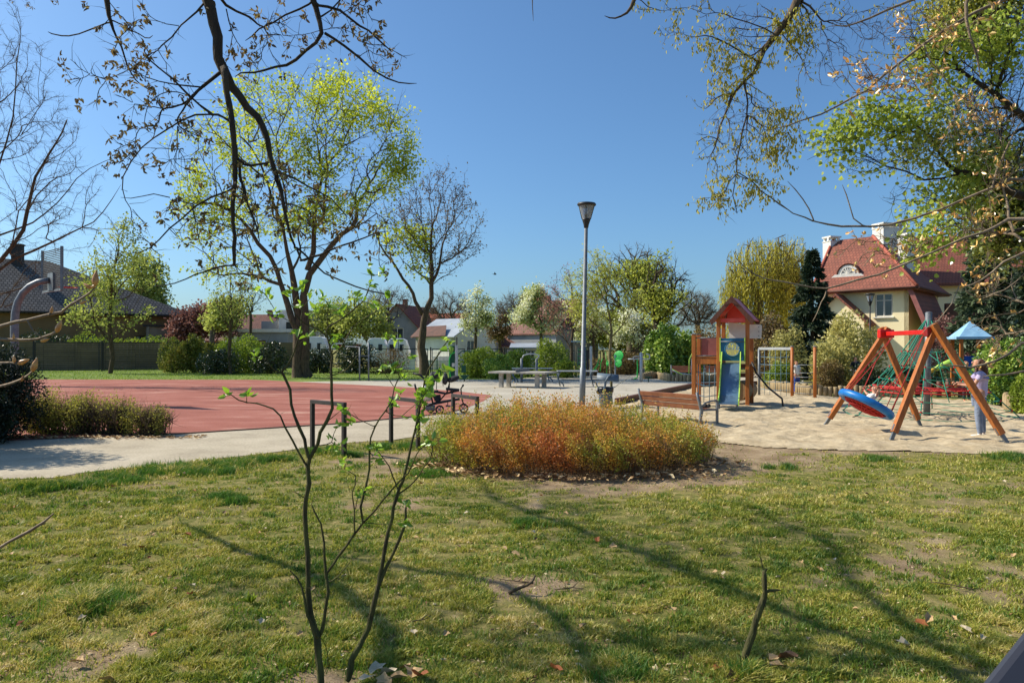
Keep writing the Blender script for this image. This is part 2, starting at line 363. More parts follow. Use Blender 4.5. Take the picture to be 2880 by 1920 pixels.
def sandpit():
    s = .085; xs = np.arange(1.5, 22, s); ys = np.arange(12, 42, s); gx, gy = np.meshgrid(xs, ys); x = gx.ravel(); y = gy.ravel()
    ins = inpoly(x + .1 * (vnoise(x, y, 3, 2) - .5), y + .25 * (vnoise(x, y, 2, 4) - .5), SANDP)
    e = np.clip(dist_poly(x, y, SANDP + [SANDP[0]]) / .5, 0, 1)
    z = .004 + e * (.05 * vnoise(x, y, 1.1, 31) ** 2 + .06 * vnoise(x, y, 3.0, 32) ** 2 + .055 * vnoise(x, y, 5.2, 33) ** 2 + .02 * vnoise(x, y, 9, 34))
    i = np.arange(len(x)).reshape(len(ys), len(xs)); q = np.stack([i[:-1, :-1], i[:-1, 1:], i[1:, 1:], i[1:, :-1]], -1).reshape(-1, 4)
    q = q[ins[q].all(1)]; u = np.unique(q); mp = np.zeros(len(x), int); mp[u] = np.arange(len(u))
    o = np_obj('sandpit', np.stack([x, y, z], 1)[u], [mp[q]], m_sand, smooth=True); tag(o, None, None, kind='structure')
sandpit()
mb = MB(); l_ = gp([(200, 1232), (522, 1220), (960, 1192), (1240, 1165), (1300, 1152)])
for a_, b_ in zip(l_[:-1], l_[1:]): mb.bar((a_[0], a_[1], 0), (b_[0], b_[1], 0), .07, .06)
tag(mb.build('court_kerb', mat('weathered_kerb', (112, 84, 68), (88, 66, 54), 8, .9, .3)), None, None, kind='structure')

# ---------------------------------------------------------------- grass blades (nobody could count them)
def grass(name, x, y, h, w, seed, m, lean=.5, tbias=0):
    rng = np.random.RandomState(seed); n = len(x); a = rng.uniform(0, 2 * np.pi, n); b = rng.uniform(0, 2 * np.pi, n)
    z0 = gz(x, y) - .004
    hh = h * rng.uniform(.5, 1.25, n); le = lean * rng.uniform(.1, 1.5, n) * hh
    wx = np.cos(a) * w / 2; wy = np.sin(a) * w / 2; lx = np.cos(b) * le; ly = np.sin(b) * le
    V = np.empty((n, 5, 3), np.float32)
    V[:, 0] = np.stack([x - wx, y - wy, z0], 1); V[:, 1] = np.stack([x + wx, y + wy, z0], 1)
    V[:, 2] = np.stack([x + wx * .7 + lx * .35, y + wy * .7 + ly * .35, z0 + hh * .6], 1); V[:, 3] = np.stack([x - wx * .7 + lx * .35, y - wy * .7 + ly * .35, z0 + hh * .6], 1)
    V[:, 4] = np.stack([x + lx, y + ly, z0 + hh * .93], 1)
    i = np.arange(n)[:, None] * 5
    t = np.clip(rng.beta(1.4, 1.4, n) * .55 + .42 * vnoise(x, y, .9, 12) + .4 * (vnoise(x, y, 5.5, 13) - .4) + tbias, 0, 1)
    o = np_obj(name, V.reshape(-1, 3), [i + np.array([[0, 1, 2, 3]]), i + np.array([[3, 2, 4]])], m, tint=np.repeat(t, 5)); return o
m_grass = leafmat('grass_blade', [(60, 90, 30), (100, 120, 40), (138, 144, 54), (176, 166, 88), (206, 190, 144)], .38, .5, .03, 1.12)
def near_grass():
    rng = np.random.RandomState(4); n = 1300000
    d = 1 / rng.uniform(1 / 15.5, 1 / 3.2, n); x = (rng.uniform(-1, 1, n)) * .82 * d; y = d
    c, ln = cover(x, y); ok = inpoly(x, y, LAWN) & (rng.uniform(0, 1, n) < c * .9 + .04) & (np.hypot((x - BUSH_C[0]) / 2.5, (y - BUSH_C[1]) / 1.9) > 1)
    ok &= (rng.uniform(0, 1, n) < np.clip(.35 + .09 * d, 0, 1))
    # blades stand in small clumps
    cl = vnoise(x, y, 11, 41) * .6 + vnoise(x, y, 4.5, 42) * .5; ok &= rng.uniform(0, 1, n) < np.clip((cl - .43) * 3.4, .02, 1)
    x, y, ln, c, cl = x[ok], y[ok], ln[ok], c[ok], cl[ok]
    o = grass('lawn_grass', x, y, .044 * ln * (.35 + 1.2 * cl), .0046 + .0009 * y, 5, m_grass, 1.0); tag(o, 'short patchy green and straw coloured grass of the near lawn', 'grass', kind='stuff')
    # scattered denser clumps of longer blades
    nc = 1500; cd_ = 1 / rng.uniform(1 / 13.5, 1 / 3.6, nc); cx = rng.uniform(-1, 1, nc) * .8 * cd_; c, _ = cover(cx, cd_); k = (rng.uniform(0, 1, nc) < c * 1.1) & inpoly(cx, cd_, LAWN) & (vnoise(cx, cd_, .55, 77) > .38) & (np.hypot((cx - BUSH_C[0]) / 2.7, (cd_ - BUSH_C[1]) / 2.1) > 1); cx, cy = cx[k], cd_[k]; rr = rng.uniform(.03, .11, len(cx)); per = 46
    x = np.repeat(cx, per) + rng.normal(0, 1, len(cx) * per) * np.repeat(rr, per); y = np.repeat(cy, per) + rng.normal(0, .8, len(cx) * per) * np.repeat(rr, per)
    o = grass('grass_clumps', x, y, .052, .0055 + .0007 * y, 6, leafmat('clump_grass', [(58, 92, 28), (84, 116, 36), (116, 136, 50), (150, 150, 76)], .4, LB=1.08), .8, -.03); tag(o, 'small darker green grass clumps dotted over the near lawn', 'grass', kind='stuff')
near_grass()
def tufts():
    rng = np.random.RandomState(9); xs = []; ys = []
    for tx, ty, tr in TW:
        n = int(5600 * tr); xs.append(tx + rng.normal(0, tr * .45, n)); ys.append(ty + rng.normal(0, tr * .4, n))
    x = np.concatenate(xs); y = np.concatenate(ys)
    k0 = vnoise(x, y, 5.0, 61) + .3 * rng.rand(len(x)) > .55; x, y = x[k0], y[k0]
    k = inpoly(x, y, [(a, b + .12) for a, b in LAWN_EDGE] + [(a, b + .3) for a, b in SAND_EDGE[1:]] + [(30, 1), (-30, 1)]); x, y = x[k], y[k]
    o = grass('grass_tufts', x, y, .105, .008, 19, leafmat('lush_grass', [(52, 92, 30), (72, 112, 36), (98, 132, 46)], .4, LB=1.08), .6); tag(o, 'taller dark green grass tufts along the path edge and lawn', 'grass', kind='stuff')
    n = 60000; x = rng.uniform(-50, 14, n); y = rng.uniform(45, 71, n); k = inpoly(x, y, FARL); x, y = x[k], y[k]
    o = grass('far_grass', x, y, .12, .05, 20, leafmat('far_grass_blade', [(74, 98, 34), (100, 122, 44), (126, 136, 60)], .4), .6); tag(o, 'sunlit green grass strip behind the red court', 'grass', kind='stuff')
tufts()
# ---------------------------------------------------------------- leaf litter + fallen leaves
def leaf_shape(rng, s):
    """a curled dry lobed leaf"""
    n = 10; pts = []; cup = rng.uniform(.25, .7); 
    for k in range(n):
        a = 2 * math.pi * k / n; r = s * (.72 + .28 * (k % 2)) * rng.uniform(.75, 1.2) * (1.25 if k in (0,) else 1)
        pts.append((r * math.cos(a), r * .75 * math.sin(a), s * cup * (math.sin(a) ** 2) * .8 + rng.uniform(0, .12) * s))
    return [(0, 0, s * .03)] + pts, [(0, 1 + k, 1 + (k + 1) % n) for k in range(n)]
m_dry = [mat('dry_leaf_tan', (200, 170, 122), (160, 124, 82), 30, .7, .3), mat('dry_leaf_orange', (176, 104, 52), (136, 74, 38), 30, .7, .3), mat('dry_leaf_pale', (214, 198, 168), (176, 156, 122), 30, .7, .3), mat('dry_leaf_brown', (126, 92, 62), (92, 66, 46), 30, .7, .3)]
def litter():
    rng = np.random.RandomState(33); random.seed(3); kinds = ['tan', 'orange', 'pale', 'brown']; meshes = {}
    for i, k in enumerate(kinds):
        for j in range(3):
            v, f = leaf_shape(rng, 1); me = bpy.data.meshes.new('fallen_leaf'); me.from_pydata(v, [], f); me.materials.append(m_dry[i]); meshes[(i, j)] = me
    spots = [(400, 1538, 1, 1.4), (528, 1503, 1, 1.1), (2610, 1738, 0, 1.5), (2590, 1752, 1, 1.4), (1450, 1556, 0, 1.2), (1170, 1512, 0, 1), (2010, 1608, 0, 1), (2030, 1622, 0, .8), (2305, 1600, 0, 1.2), (2330, 1590, 2, .8), (2255, 1580, 0, 1), (2190, 1872, 0, 1.8), (2215, 1850, 3, 2), (2180, 1850, 0, 1.4), (2600, 1608, 0, 1.2), (1725, 1535, 0, 1.3), (1680, 1516, 1, 1.1), (2540, 1810, 2, 1.6), (2716, 1768, 2, 1.4), (1560, 1880, 1, 1.4), (1640, 1760, 0, 1.2), (1890, 1710, 0, 1.3), (425, 1784, 1, 1.2), (220, 1858, 0, 1.4), (300, 1910, 0, 1.5), (540, 1645, 2, 1), (535, 1670, 1, 1), (640, 1530, 2, .9), (1075, 1508, 0, 1), (700, 1560, 0, 1), (230, 1737, 2, 1), (1160, 1890, 0, 2), (1180, 1900, 1, 1.8), (1090, 1890, 2, 1.7), (1060, 1880, 2, 1.6), (1120, 1905, 0, 1.7), (1140, 1875, 0, 1.4), (1030, 1905, 2, 1.4), (1080, 1912, 0, 1.6), (2020, 1880, 1, 1.3), (2060, 1905, 3, 1.5), (1840, 1880, 2, 1), (745, 1487, 2, .9), (2850, 1560, 0, 1), (2390, 1360, 2, .8), (2430, 1352, 2, .7), (2680, 1350, 2, .8), (1350, 1470, 0, .9), (1500, 1495, 2, .8), (1420, 1540, 0, .8), (280, 1412, 2, .9), (375, 1335, 1, .9), (300, 1395, 3, 1), (700, 1375, 2, .8)]
    for _ in range(130): spots.append((rng.uniform(-50, 2930), 980 + 1 / rng.uniform(1 / 930, 1 / 330), rng.choice([0, 0, 2, 3, 1], p=[.3, .2, .25, .15, .1]), rng.uniform(.45, .95)))
    lab = ['small dry tan leaf lying on the patchy lawn', 'small orange brown dry leaf lying on the patchy lawn', 'small bleached pale leaf lying on the patchy lawn', 'small dull brown dead leaf lying on the patchy lawn']
    marks = [('the leafy sapling', 902, 1900), ('the broken stem', 2095, 1861), ('the bare soil patch', 1480, 1645), ('the orange bush', 1600, 1370), ('the dry stick at left', 150, 1480), ('the corner handrail', 2800, 1880), ('the sandy path', 400, 1330), ('the nest swing', 2600, 1290)]
    MK = [(n_, G(a, b)) for n_, a, b in marks]; near = {}
    for i, (px, py, k, s) in enumerate(spots[:52]):
        g = G(px, py); dd = [math.hypot(g[0] - m_[1][0], g[1] - m_[1][1]) for m_ in MK]; j = int(np.argmin(dd)); near.setdefault((int(k), j), []).append((dd[j], i))
    ordn = ['nearest to', 'second nearest to', 'third nearest to', 'fourth nearest to', 'fifth nearest to', 'sixth nearest to', 'seventh nearest to', 'eighth nearest to', 'ninth nearest to', 'tenth nearest to', 'eleventh nearest to', 'twelfth nearest to']; own = {}
    kn = ['dry tan', 'orange brown', 'bleached pale', 'dull dark brown']
    for (k, j), l in near.items():
        for q, (_, i) in enumerate(sorted(l)): own[i] = 'large %s fallen leaf in the grass, %s %s' % (kn[k], ordn[min(q, 11)], MK[j][0])
    for si, (px, py, k, s) in enumerate(spots):
        g = G(px, py)
        if not inpoly(np.array([g[0]]), np.array([g[1]]), LAWN)[0]: continue
        o = bpy.data.objects.new('fallen_leaf', meshes[(int(k), random.randrange(3))]); COL.objects.link(o)
        o.location = (g[0], g[1], -.012 + .012); o.scale = (s * .036,) * 3; o.rotation_euler = (rng.uniform(-.5, .5), rng.uniform(-.5, .5), rng.uniform(0, 6.28))
        tag(o, own.get(si) or lab[int(k)], 'leaf', 'fallen %s leaves on the lawn' % kinds[int(k)])
    # the drift of litter under the orange bush
    V = []; T = []; n = 0; TT = []
    for _ in range(480):
        a = rng.uniform(math.pi * 1.02, math.pi * 1.98); rr = rng.normal(.95, .08); x = BUSH_C[0] + BUSH_R[0] * rr * math.cos(a); y = BUSH_C[1] + BUSH_R[1] * rr * math.sin(a)
        if rng.rand() < .12: x = BUSH_C[0] + BUSH_R[0] * rng.uniform(-1, 1.05); y -= rng.exponential(.15)
        v, f = leaf_shape(rng, rng.uniform(.025, .06)); ca, sa = math.cos(a * 7), math.sin(a * 7); tl = rng.uniform(-.6, .6)
        v = [(x + p[0] * ca - p[1] * sa, y + p[0] * sa + p[1] * ca, -.01 + .025 + p[2] + p[0] * tl) for p in v]; V += v; T += [tuple(q + n for q in t) for t in f]; n += len(v); TT += [rng.rand()] * len(v)
    for _ in range(300):
        x = rng.uniform(-12, -6.6); y = 15.75 + rng.normal(0, .18)
        v, f = leaf_shape(rng, rng.uniform(.03, .06)); V += [(x + p[0], y + p[1], .02 + p[2]) for p in v]; T += [tuple(q + n for q in t) for t in f]; n += len(v); TT += [rng.rand()] * len(v)
    o = np_obj('leaf_litter', np.array(V), [np.array(T)], leafmat('litter_leaf', [(70, 54, 40), (112, 88, 62), (150, 124, 92), (196, 176, 144)], .1), tint=np.array(TT)); tag(o, 'drift of pale dead leaves under the orange bush and the left hedge', 'leaves', kind='stuff')
litter()
def debris():
    rng = np.random.RandomState(71); n = 5200; d = 1 / rng.uniform(1 / 13.5, 1 / 4, n); x = rng.uniform(-1, 1, n) * .8 * d; k = inpoly(x, d, LAWN) & (vnoise(x, d, .9, 51) * .5 + vnoise(x, d, 3, 52) * .5 > .42); x, y = x[k], d[k]; n = len(x)
    C = np.stack([x, y, gz(x, y) + .012], 1); a = rng.uniform(0, 6.28, n); D = np.stack([np.cos(a), np.sin(a), rng.uniform(-.1, .35, n)], 1); L = rng.uniform(.012, .042, n); S = np.stack([-np.sin(a), np.cos(a), rng.uniform(-.4, .4, n)], 1) * (L * rng.uniform(.15, .8, n))[:, None]; D = D * L[:, None]
    V = np.empty((n, 5, 3)); V[:, 0] = C; V[:, 1] = C + D * .5 + S * .5; V[:, 2] = C + D; V[:, 3] = C + D * .5 - S * .5; V[:, 4] = C + D * .5 + np.array((0, 0, .006)); i = np.arange(n)[:, None] * 5
    o = np_obj('leaf_crumbs', V.reshape(-1, 3), [np.concatenate([i + [[0, 1, 4]], i + [[1, 2, 4]], i + [[2, 3, 4]], i + [[3, 0, 4]]])], leafmat('leaf_crumb', [(84, 62, 44), (140, 108, 74), (186, 160, 118), (214, 200, 170)], .1, LB=1.0), tint=np.repeat(rng.uniform(0, 1, n), 5)); tag(o, 'crumbs of dead leaves and dry thatch strewn through the near lawn', 'leaf litter', kind='stuff')
debris()
# ================================================================ BUILDINGS
def wall_open(mb, a, b, z0, z1, th, opens):
    """wall from a to b (2D), outer face on the right-hand side; opens = [(u0,u1,v0,v1)] real holes"""
    a = Vector(a).to_3d(); b = Vector(b).to_3d(); L = (b - a).length; t = (b - a).normalized(); n = Vector((t.y, -t.x, 0))
    us = sorted({0, L, *[o[0] for o in opens], *[o[1] for o in opens]}); zs = sorted({z0, z1, *[o[2] for o in opens], *[o[3] for o in opens]})
    for u0, u1 in zip(us[:-1], us[1:]):
        for v0, v1 in zip(zs[:-1], zs[1:]):
            cu, cv = (u0 + u1) / 2, (v0 + v1) / 2
            if any(o[0] < cu < o[1] and o[2] < cv < o[3] for o in opens): continue
            p = [a + t * u0, a + t * u1, a + t * u1 - n * th, a + t * u0 - n * th]
            mb.add([q + Vector((0, 0, v0)) for q in p] + [q + Vector((0, 0, v1)) for q in p], [(0, 1, 5, 4), (1, 2, 6, 5), (2, 3, 7, 6), (3, 0, 4, 7), (3, 2, 1, 0), (4, 5, 6, 7)])
def window(root, a, b, o, frame_m, glass_m, mull=1, bars=0, th=.25):
    a = Vector(a).to_3d(); b = Vector(b).to_3d(); t = (b - a).normalized(); n = Vector((t.y, -t.x, 0)); u0, u1, v0, v1 = o
    f = MB(); c = a - n * th * .45
    def q(u, v): return c + t * u + Vector((0, 0, v))
    w = .09
    for p1, p2 in ((q(u0, v0 + w / 2), q(u1, v0 + w / 2)), (q(u0, v1 - w / 2), q(u1, v1 - w / 2)), (q(u0 + w / 2, v0 + w), q(u0 + w / 2, v1 - w)), (q(u1 - w / 2, v0 + w), q(u1 - w / 2, v1 - w))): f.bar(p1, p2, .08 if abs(p1.z - p2.z) < .01 else w, w if abs(p1.z - p2.z) < .01 else .08)
    for k in range(mull):
        u = u0 + (u1 - u0) * (k + 1) / (mull + 1); f.bar(q(u, v0 + w), q(u, v1 - w), .1, .07)
    for k in range(bars):
        v = v0 + (v1 - v0) * (.7 if bars == 1 else (k + 1) / (bars + 1)); f.bar(q(u0 + w, v), q(u1 - w, v), .05, .05)
    fo = f.build('window', frame_m, root, True)
    g = MB(); g.bar(q(u0 + w, (v0 + v1) / 2) - n * .02, q(u1 - w, (v0 + v1) / 2) - n * .02, .02, (v1 - v0) - 2 * w); g.build('pane', glass_m, fo, True)
    s = MB(); s.bar(a + t * (u0 - .1) + n * .05 + Vector((0, 0, v0 - .05)), a + t * (u1 + .1) + n * .05 + Vector((0, 0, v0 - .05)), .2, .08); s.build('sill', frame_m, fo, True)
def roof_slab(mb, pts, th=.18):
    mb.prism(pts, (0, 0, -th))
m_cream = mat('cream_render', (250, 234, 190), (240, 222, 176), .6, .9, .15, 30)
m_tilered = brickmat('red_roof_tiles', (150, 88, 68), (134, 76, 58), (104, 60, 48), .24, .34, .03, .6)
m_tiledark = brickmat('dark_roof_tiles', (122, 114, 106), (92, 86, 80), (44, 41, 38), .36, .42, .06, 1.0, .6)
m_tileora = brickmat('orange_roof_tiles', (158, 82, 52), (132, 66, 44), (96, 50, 36), .3, .34, .03, .7)
m_tilebr = brickmat('brown_roof_tiles', (136, 88, 72), (112, 72, 60), (76, 50, 42), .3, .34, .03, .7)
m_beige = mat('beige_render', (150, 118, 78), (134, 104, 68), .5, .9, .1)
m_brick = brickmat('red_brick', (150, 80, 56), (122, 62, 46), (150, 138, 122), .26, .085, .012, .4)
m_grey = mat('grey_render', (150, 152, 152), (128, 131, 133), .5, .9, .15)
m_wwall = mat('white_wall', (232, 228, 218), (206, 202, 192), .8, .85, .1)
m_metalroof = mat('sheet_metal_roof', (176, 182, 186), (150, 156, 162), .5, .5, .05, metal=.3)
m_brown = mat('brown_timber', (98, 60, 44), (78, 48, 36), 2, .7, .2)
V2 = lambda p: Vector((p[0], p[1], 0))

def cream_house():
    A = V2(P(2556, 980, 52.5)); Wd = Vector((-.743, .669, 0)); Dp = Vector((.669, .743, 0)); W, D = 5.9, 8.5
    r = thing('cream_house', 'cream rendered house with red hipped tile roof, eyebrow dormer and white chimneys behind the playground', 'house', tuple(A), 0)
    eave, apex = 6.35, 10.7; mb = MB(); Lf = A + Wd * W
    op = [(W - 2.25, W - 1.05, 4.2, 5.9)]
    # front wall from left to right (outer face towards camera)
    wall_open(mb, Lf, A, 0, eave, .3, op); wall_open(mb, A, A + Dp * D, 0, eave, .3, [])
    wall_open(mb, A + Dp * D, Lf + Dp * D, 0, eave, .3, []); wall_open(mb, Lf + Dp * D, Lf, 0, eave, .3, [])
    # porch gable body in front
    pc = A + Wd * 4.5; q = [pc + Wd * 1.9, pc - Wd * 1.9]; out = -Dp * 1.3
    mb.prism([q[0] + out, q[1] + out, q[1] + out + Vector((0, 0, 4.1)), pc + out + Vector((0, 0, 5.9)), q[0] + out + Vector((0, 0, 4.1))], Dp * 1.25)
    mb.build('wall', m_cream, r, True)
    window(r, Lf, A, op[0], MT['white'], MT['glass'], 1, 1)
    rf = MB(); o = .7; z = Vector((0, 0, 1))
    c = [A - Wd * o - Dp * o, Lf + Wd * o - Dp * o, Lf + Wd * o + Dp * (D + o), A - Wd * o + Dp * (D + o)]
    c = [p + z * (eave - .1) for p in c]; ap = A + Wd * 3.6 + Dp * 4.2 + z * apex; ap2 = A + Wd * 6.6 + Dp * 4.2 + z * (apex - .05)
    th = Vector((0, 0, -.22))
    rf.add(c + [ap, ap2], [(1, 0, 4, 5), (0, 3, 4), (3, 2, 5, 4), (2, 1, 5)])
    rf.add(c + [p + th for p in c], [(0, 1, 5, 4), (1, 2, 6, 5), (2, 3, 7, 6), (3, 0, 4, 7), (4, 5, 6, 7)])
    rf.prism([pc + out - Dp * .35 + Wd * 2.35 + z * 3.7, pc + out - Dp * .35 + z * 5.95, pc + out - Dp * .35 + z * 5.75, pc + out - Dp * .35 + Wd * 2.35 + z * 3.5], Dp * 2.6)
    rf.prism([pc + out - Dp * .35 - Wd * 2.35 + z * 3.7, pc + out - Dp * .35 - Wd * 2.35 + z * 3.5, pc + out - Dp * .35 + z * 5.75, pc + out - Dp * .35 + z * 5.95], Dp * 2.6)
    ro = rf.build('roof', m_tilered, r, True)
    ed = MB()
    for p1, p2 in ((c[0], ap), (c[1], ap2)): ed.tube([p1 + z * .05, p2 + z * .05], .12, 6)
    ed.build('hip_tiles', mat('hip_tiles', (176, 96, 76), (150, 78, 60), 2, .8), ro, True)
    gt = MB(); gt.tube([c[0] + th * .4 - Dp * .08, c[1] + th * .4 - Dp * .08], .08, 8); gt.tube([c[0] + th * .4 - Wd * .08, c[3] + th * .4 - Wd * .08], .08, 8); gt.build('gutter', m_brown, r, True)
    # eyebrow dormer
    dc = A + Wd * 4.3 + Dp * .75 + z * 7.45; dm = MB(); n = 14; rad = .74
    arc = [dc + Wd * (rad * math.cos(math.pi * k / n)) + z * (.76 * math.sin(math.pi * k / n)) - Dp * .15 for k in range(n + 1)]
    bk = [p + Dp * (1.9) for p in arc]
    dm.add(arc + bk, [(k, k + 1, n + 2 + k, n + 1 + k) for k in range(n)], True)
    arc2 = [dc + Wd * (rad * 1.12 * math.cos(math.pi * k / n)) + z * (.87 * math.sin(math.pi * k / n)) - Dp * .25 for k in range(n + 1)]; bk2 = [p + Dp * 2.1 for p in arc2]
    dm.add(arc2 + bk2, [(k, k + 1, n + 2 + k, n + 1 + k) for k in range(n)], True); dm.add(arc + arc2, [(k, k + 1, n + 2 + k, n + 1 + k) for k in range(n)])
    do = dm.build('dormer', m_brown, r, True)
    w = MB(); w.poly([p * .999 + dc * .001 for p in arc]); w.prism([dc + Wd * 1.2 - Dp * .28 - z * .14, dc - Wd * 1.2 - Dp * .28 - z * .16, dc - Wd * .95 - Dp * .28 + z * .06, dc + Wd * .95 - Dp * .28 + z * .06], Dp * .5); w.build('dormer_surround', MT['white'], do, True)
    gl = MB(); gl.poly([dc + (p - dc) * .66 - Dp * .05 + z * .1 for p in arc]); gl.build('pane', MT['glass'], do, True)
    fr = MB()
    for k in (0, 3, 5, 7, 9, 11, 14): fr.bar(dc - Dp * .24 + z * .1, dc + (arc[k] - dc) * .66 - Dp * .09 + z * .1, .05, .05)
    for k in range(n): fr.bar(dc + (arc[k] - dc) * .66 - Dp * .09 + z * .1, dc + (arc[k + 1] - dc) * .66 - Dp * .09 + z * .1, .08, .08)
    fr.build('glazing_bars', MT['white'], do, True)
    # chimneys
    def chim(px, d, wpx, y0, y1, dep=.9):
        k = F / d; w = wpx / k; p = Vector(P(px, 980, d)); zt = EYE - (y0 - HY) / k; zb = EYE - (y1 - HY) / k - .9
        m = MB(); m.box((p.x, p.y, (zb + zt - .35) / 2), (w, dep, zt - .35 - zb), .3); co = m.build('chimney', m_wwall, r, True)
        m = MB()
        for a_ in (-1, 1):
            for b_ in (-1, 1): m.box(Vector((p.x, p.y, zt - .2)) + Vector((a_ * (w / 2 - .1), b_ * (dep / 2 - .1), 0)), (.16, .16, .3), .3)
        m.box((p.x, p.y, zt), (w + .1, dep + .1, .12), .3); m.box((p.x, p.y, zt - .36), (w + .08, dep + .08, .06), .3); m.build('chimney_cap', m_wwall, co, True)
    chim(2339, 60, 34, 668, 736); chim(2503, 62, 84, 632, 700, 1.2); chim(2549, 56.5, 28, 660, 730)
    # swept side roof with barge board, right of the front wall
    sw = MB(); e = A - Wd * .05 - Dp * .5
    pr = [(0, 6.4), (.35, 5.6), (.65, 4.8), (1.0, 3.9), (1.2, 3.2)]
    pts = [e - Wd * a_ + z * b_ for a_, b_ in pr]; pts2 = [p - z * .35 + Wd * .22 for p in pts]
    sw.add(pts + [p + Dp * 7 for p in pts], [(k, k + 1, len(pts) + k + 1, len(pts) + k) for k in range(len(pts) - 1)])
    sw.build('side_roof', m_tilered, r, True)
    bb = MB()
    for k in range(len(pts) - 1): bb.bar(pts[k] - Dp * .05, pts[k + 1] - Dp * .05, .1, .3)
    bb.build('barge_board', MT['redpanel'], r, True)
    # right wing
    B = V2(P(2575, 980, 62)); Wr = Vector((.985, -.17, 0)); Dr = Vector((.17, .985, 0)); L = 15
    wg = MB(); wall_open(wg, B, B + Wr * L, 0, 7.4, .3, [(3.4, 4.6, 3.6, 5.3)]); wall_open(wg, B + Dr * 9, B, 0, 7.4, .3, []); wall_open(wg, B + Wr * L, B + Wr * L + Dr * 9, 0, 7.4, .3, [])
    wg.build('wing_wall', m_cream, r, True); window(r, B, B + Wr * L, (3.4, 4.6, 3.6, 5.3), MT['white'], MT['glass'], 1, 1)
    wr = MB(); c2 = [B - Wr * .8 - Dr * .8 + z * 7.3, B + Wr * (L + .8) - Dr * .8 + z * 7.3, B + Wr * (L + .8) + Dr * 4.5 + z * 11.9, B - Wr * .8 + Dr * 4.5 + z * 11.9]
    wr.prism(c2, (0, 0, -.25)); c3 = [B - Wr * .8 + Dr * 9.8 + z * 7.3, B + Wr * (L + .8) + Dr * 9.8 + z * 7.3, c2[2], c2[3]]; wr.prism(list(reversed(c3)), (0, 0, -.25))
    wr.build('wing_roof', m_tilered, r, True)
    dk = MB(); dk.prism([B - Wr * .78 + z * 7.1, B - Wr * .78 + Dr * 9 + z * 7.1, B - Wr * .78 + Dr * 4.5 + z * 11.6], Wr * .1); dk.build('gable_boards', m_brown, r, True)
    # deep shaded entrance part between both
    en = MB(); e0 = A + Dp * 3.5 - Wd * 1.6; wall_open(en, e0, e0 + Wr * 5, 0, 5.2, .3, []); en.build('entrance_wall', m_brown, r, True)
cream_house()

def gable_house(name, label, C, t, n, W, D, eave, ridge, wm, rm, ridge_along='W', over=.4, opens=(), chim=None, wing=None, th=.15, frame=None, extra=None):
    """C: nearest corner; t: unit dir of the left wall away from C, n: unit dir of the other wall away from C"""
    C = V2(C); t = Vector(t).to_3d().normalized(); n = Vector(n).to_3d().normalized(); z = Vector((0, 0, 1))
    r = thing(name, label, 'house' if 'shed' not in name else 'shed', tuple(C))
    mb = MB(); op1 = [o[1:] for o in opens if o[0] == 0]; op2 = [o[1:] for o in opens if o[0] == 1]
    wall_open(mb, C + t * W, C, 0, eave, .25, op1); wall_open(mb, C, C + n * D, 0, eave, .25, op2)
    wall_open(mb, C + n * D, C + n * D + t * W, 0, eave, .25, []); wall_open(mb, C + n * D + t * W, C + t * W, 0, eave, .25, [])
    if ridge_along == 'W':
        for q in (C, C + t * (W - .25)): mb.prism([q + z * eave, q + n * D + z * eave, q + n * D / 2 + z * (ridge - .12)], t * .25)
        e = [C - t * over - n * over, C + t * (W + over) - n * over, C + t * (W + over) + n * D / 2, C - t * over + n * D / 2]
        s = (ridge - eave) / (D / 2); e = [e[0] + z * (eave - s * over), e[1] + z * (eave - s * over), e[2] + z * ridge, e[3] + z * ridge]
        e2 = [e[3], e[2], C + t * (W + over) + n * (D + over) + z * (eave - s * over), C - t * over + n * (D + over) + z * (eave - s * over)]
    else:
        for q in (C, C + n * (D - .25)): mb.prism([q + z * eave, q + t * W + z * eave, q + t * W / 2 + z * (ridge - .12)], n * .25)
        s = (ridge - eave) / (W / 2)
        e = [C - n * over - t * over + z * (eave - s * over), C + n * (D + over) - t * over + z * (eave - s * over), C + n * (D + over) + t * W / 2 + z * ridge, C - n * over + t * W / 2 + z * ridge]
        e2 = [e[3], e[2], C + n * (D + over) + t * (W + over) + z * (eave - s * over), C - n * over + t * (W + over) + z * (eave - s * over)]
    mb.build('wall', wm, r, True); rf = MB(); rf.prism(e, z * -th); rf.prism(e2, z * -th); ro = rf.build('roof', rm, r, True)
    for o in opens:
        if o[0] == 0: window(r, C + t * W, C, o[1:], frame or MT['white'], MT['glass'], 1, 0)
        else: window(r, C, C + n * D, o[1:], frame or MT['white'], MT['glass'], 1, 0)
    if chim:
        for (fw, fd, h, m) in chim:
            c = C + t * W * fw + n * D * fd; m1 = MB(); m1.box((c.x, c.y, ridge - .6 + h / 2), (.8, .6, h + 1.0), math.atan2(t.y, t.x)); m1.box((c.x, c.y, ridge + h - .02), (.92, .72, .14), math.atan2(t.y, t.x)); m1.build('chimney', m, ro, True)
    return r

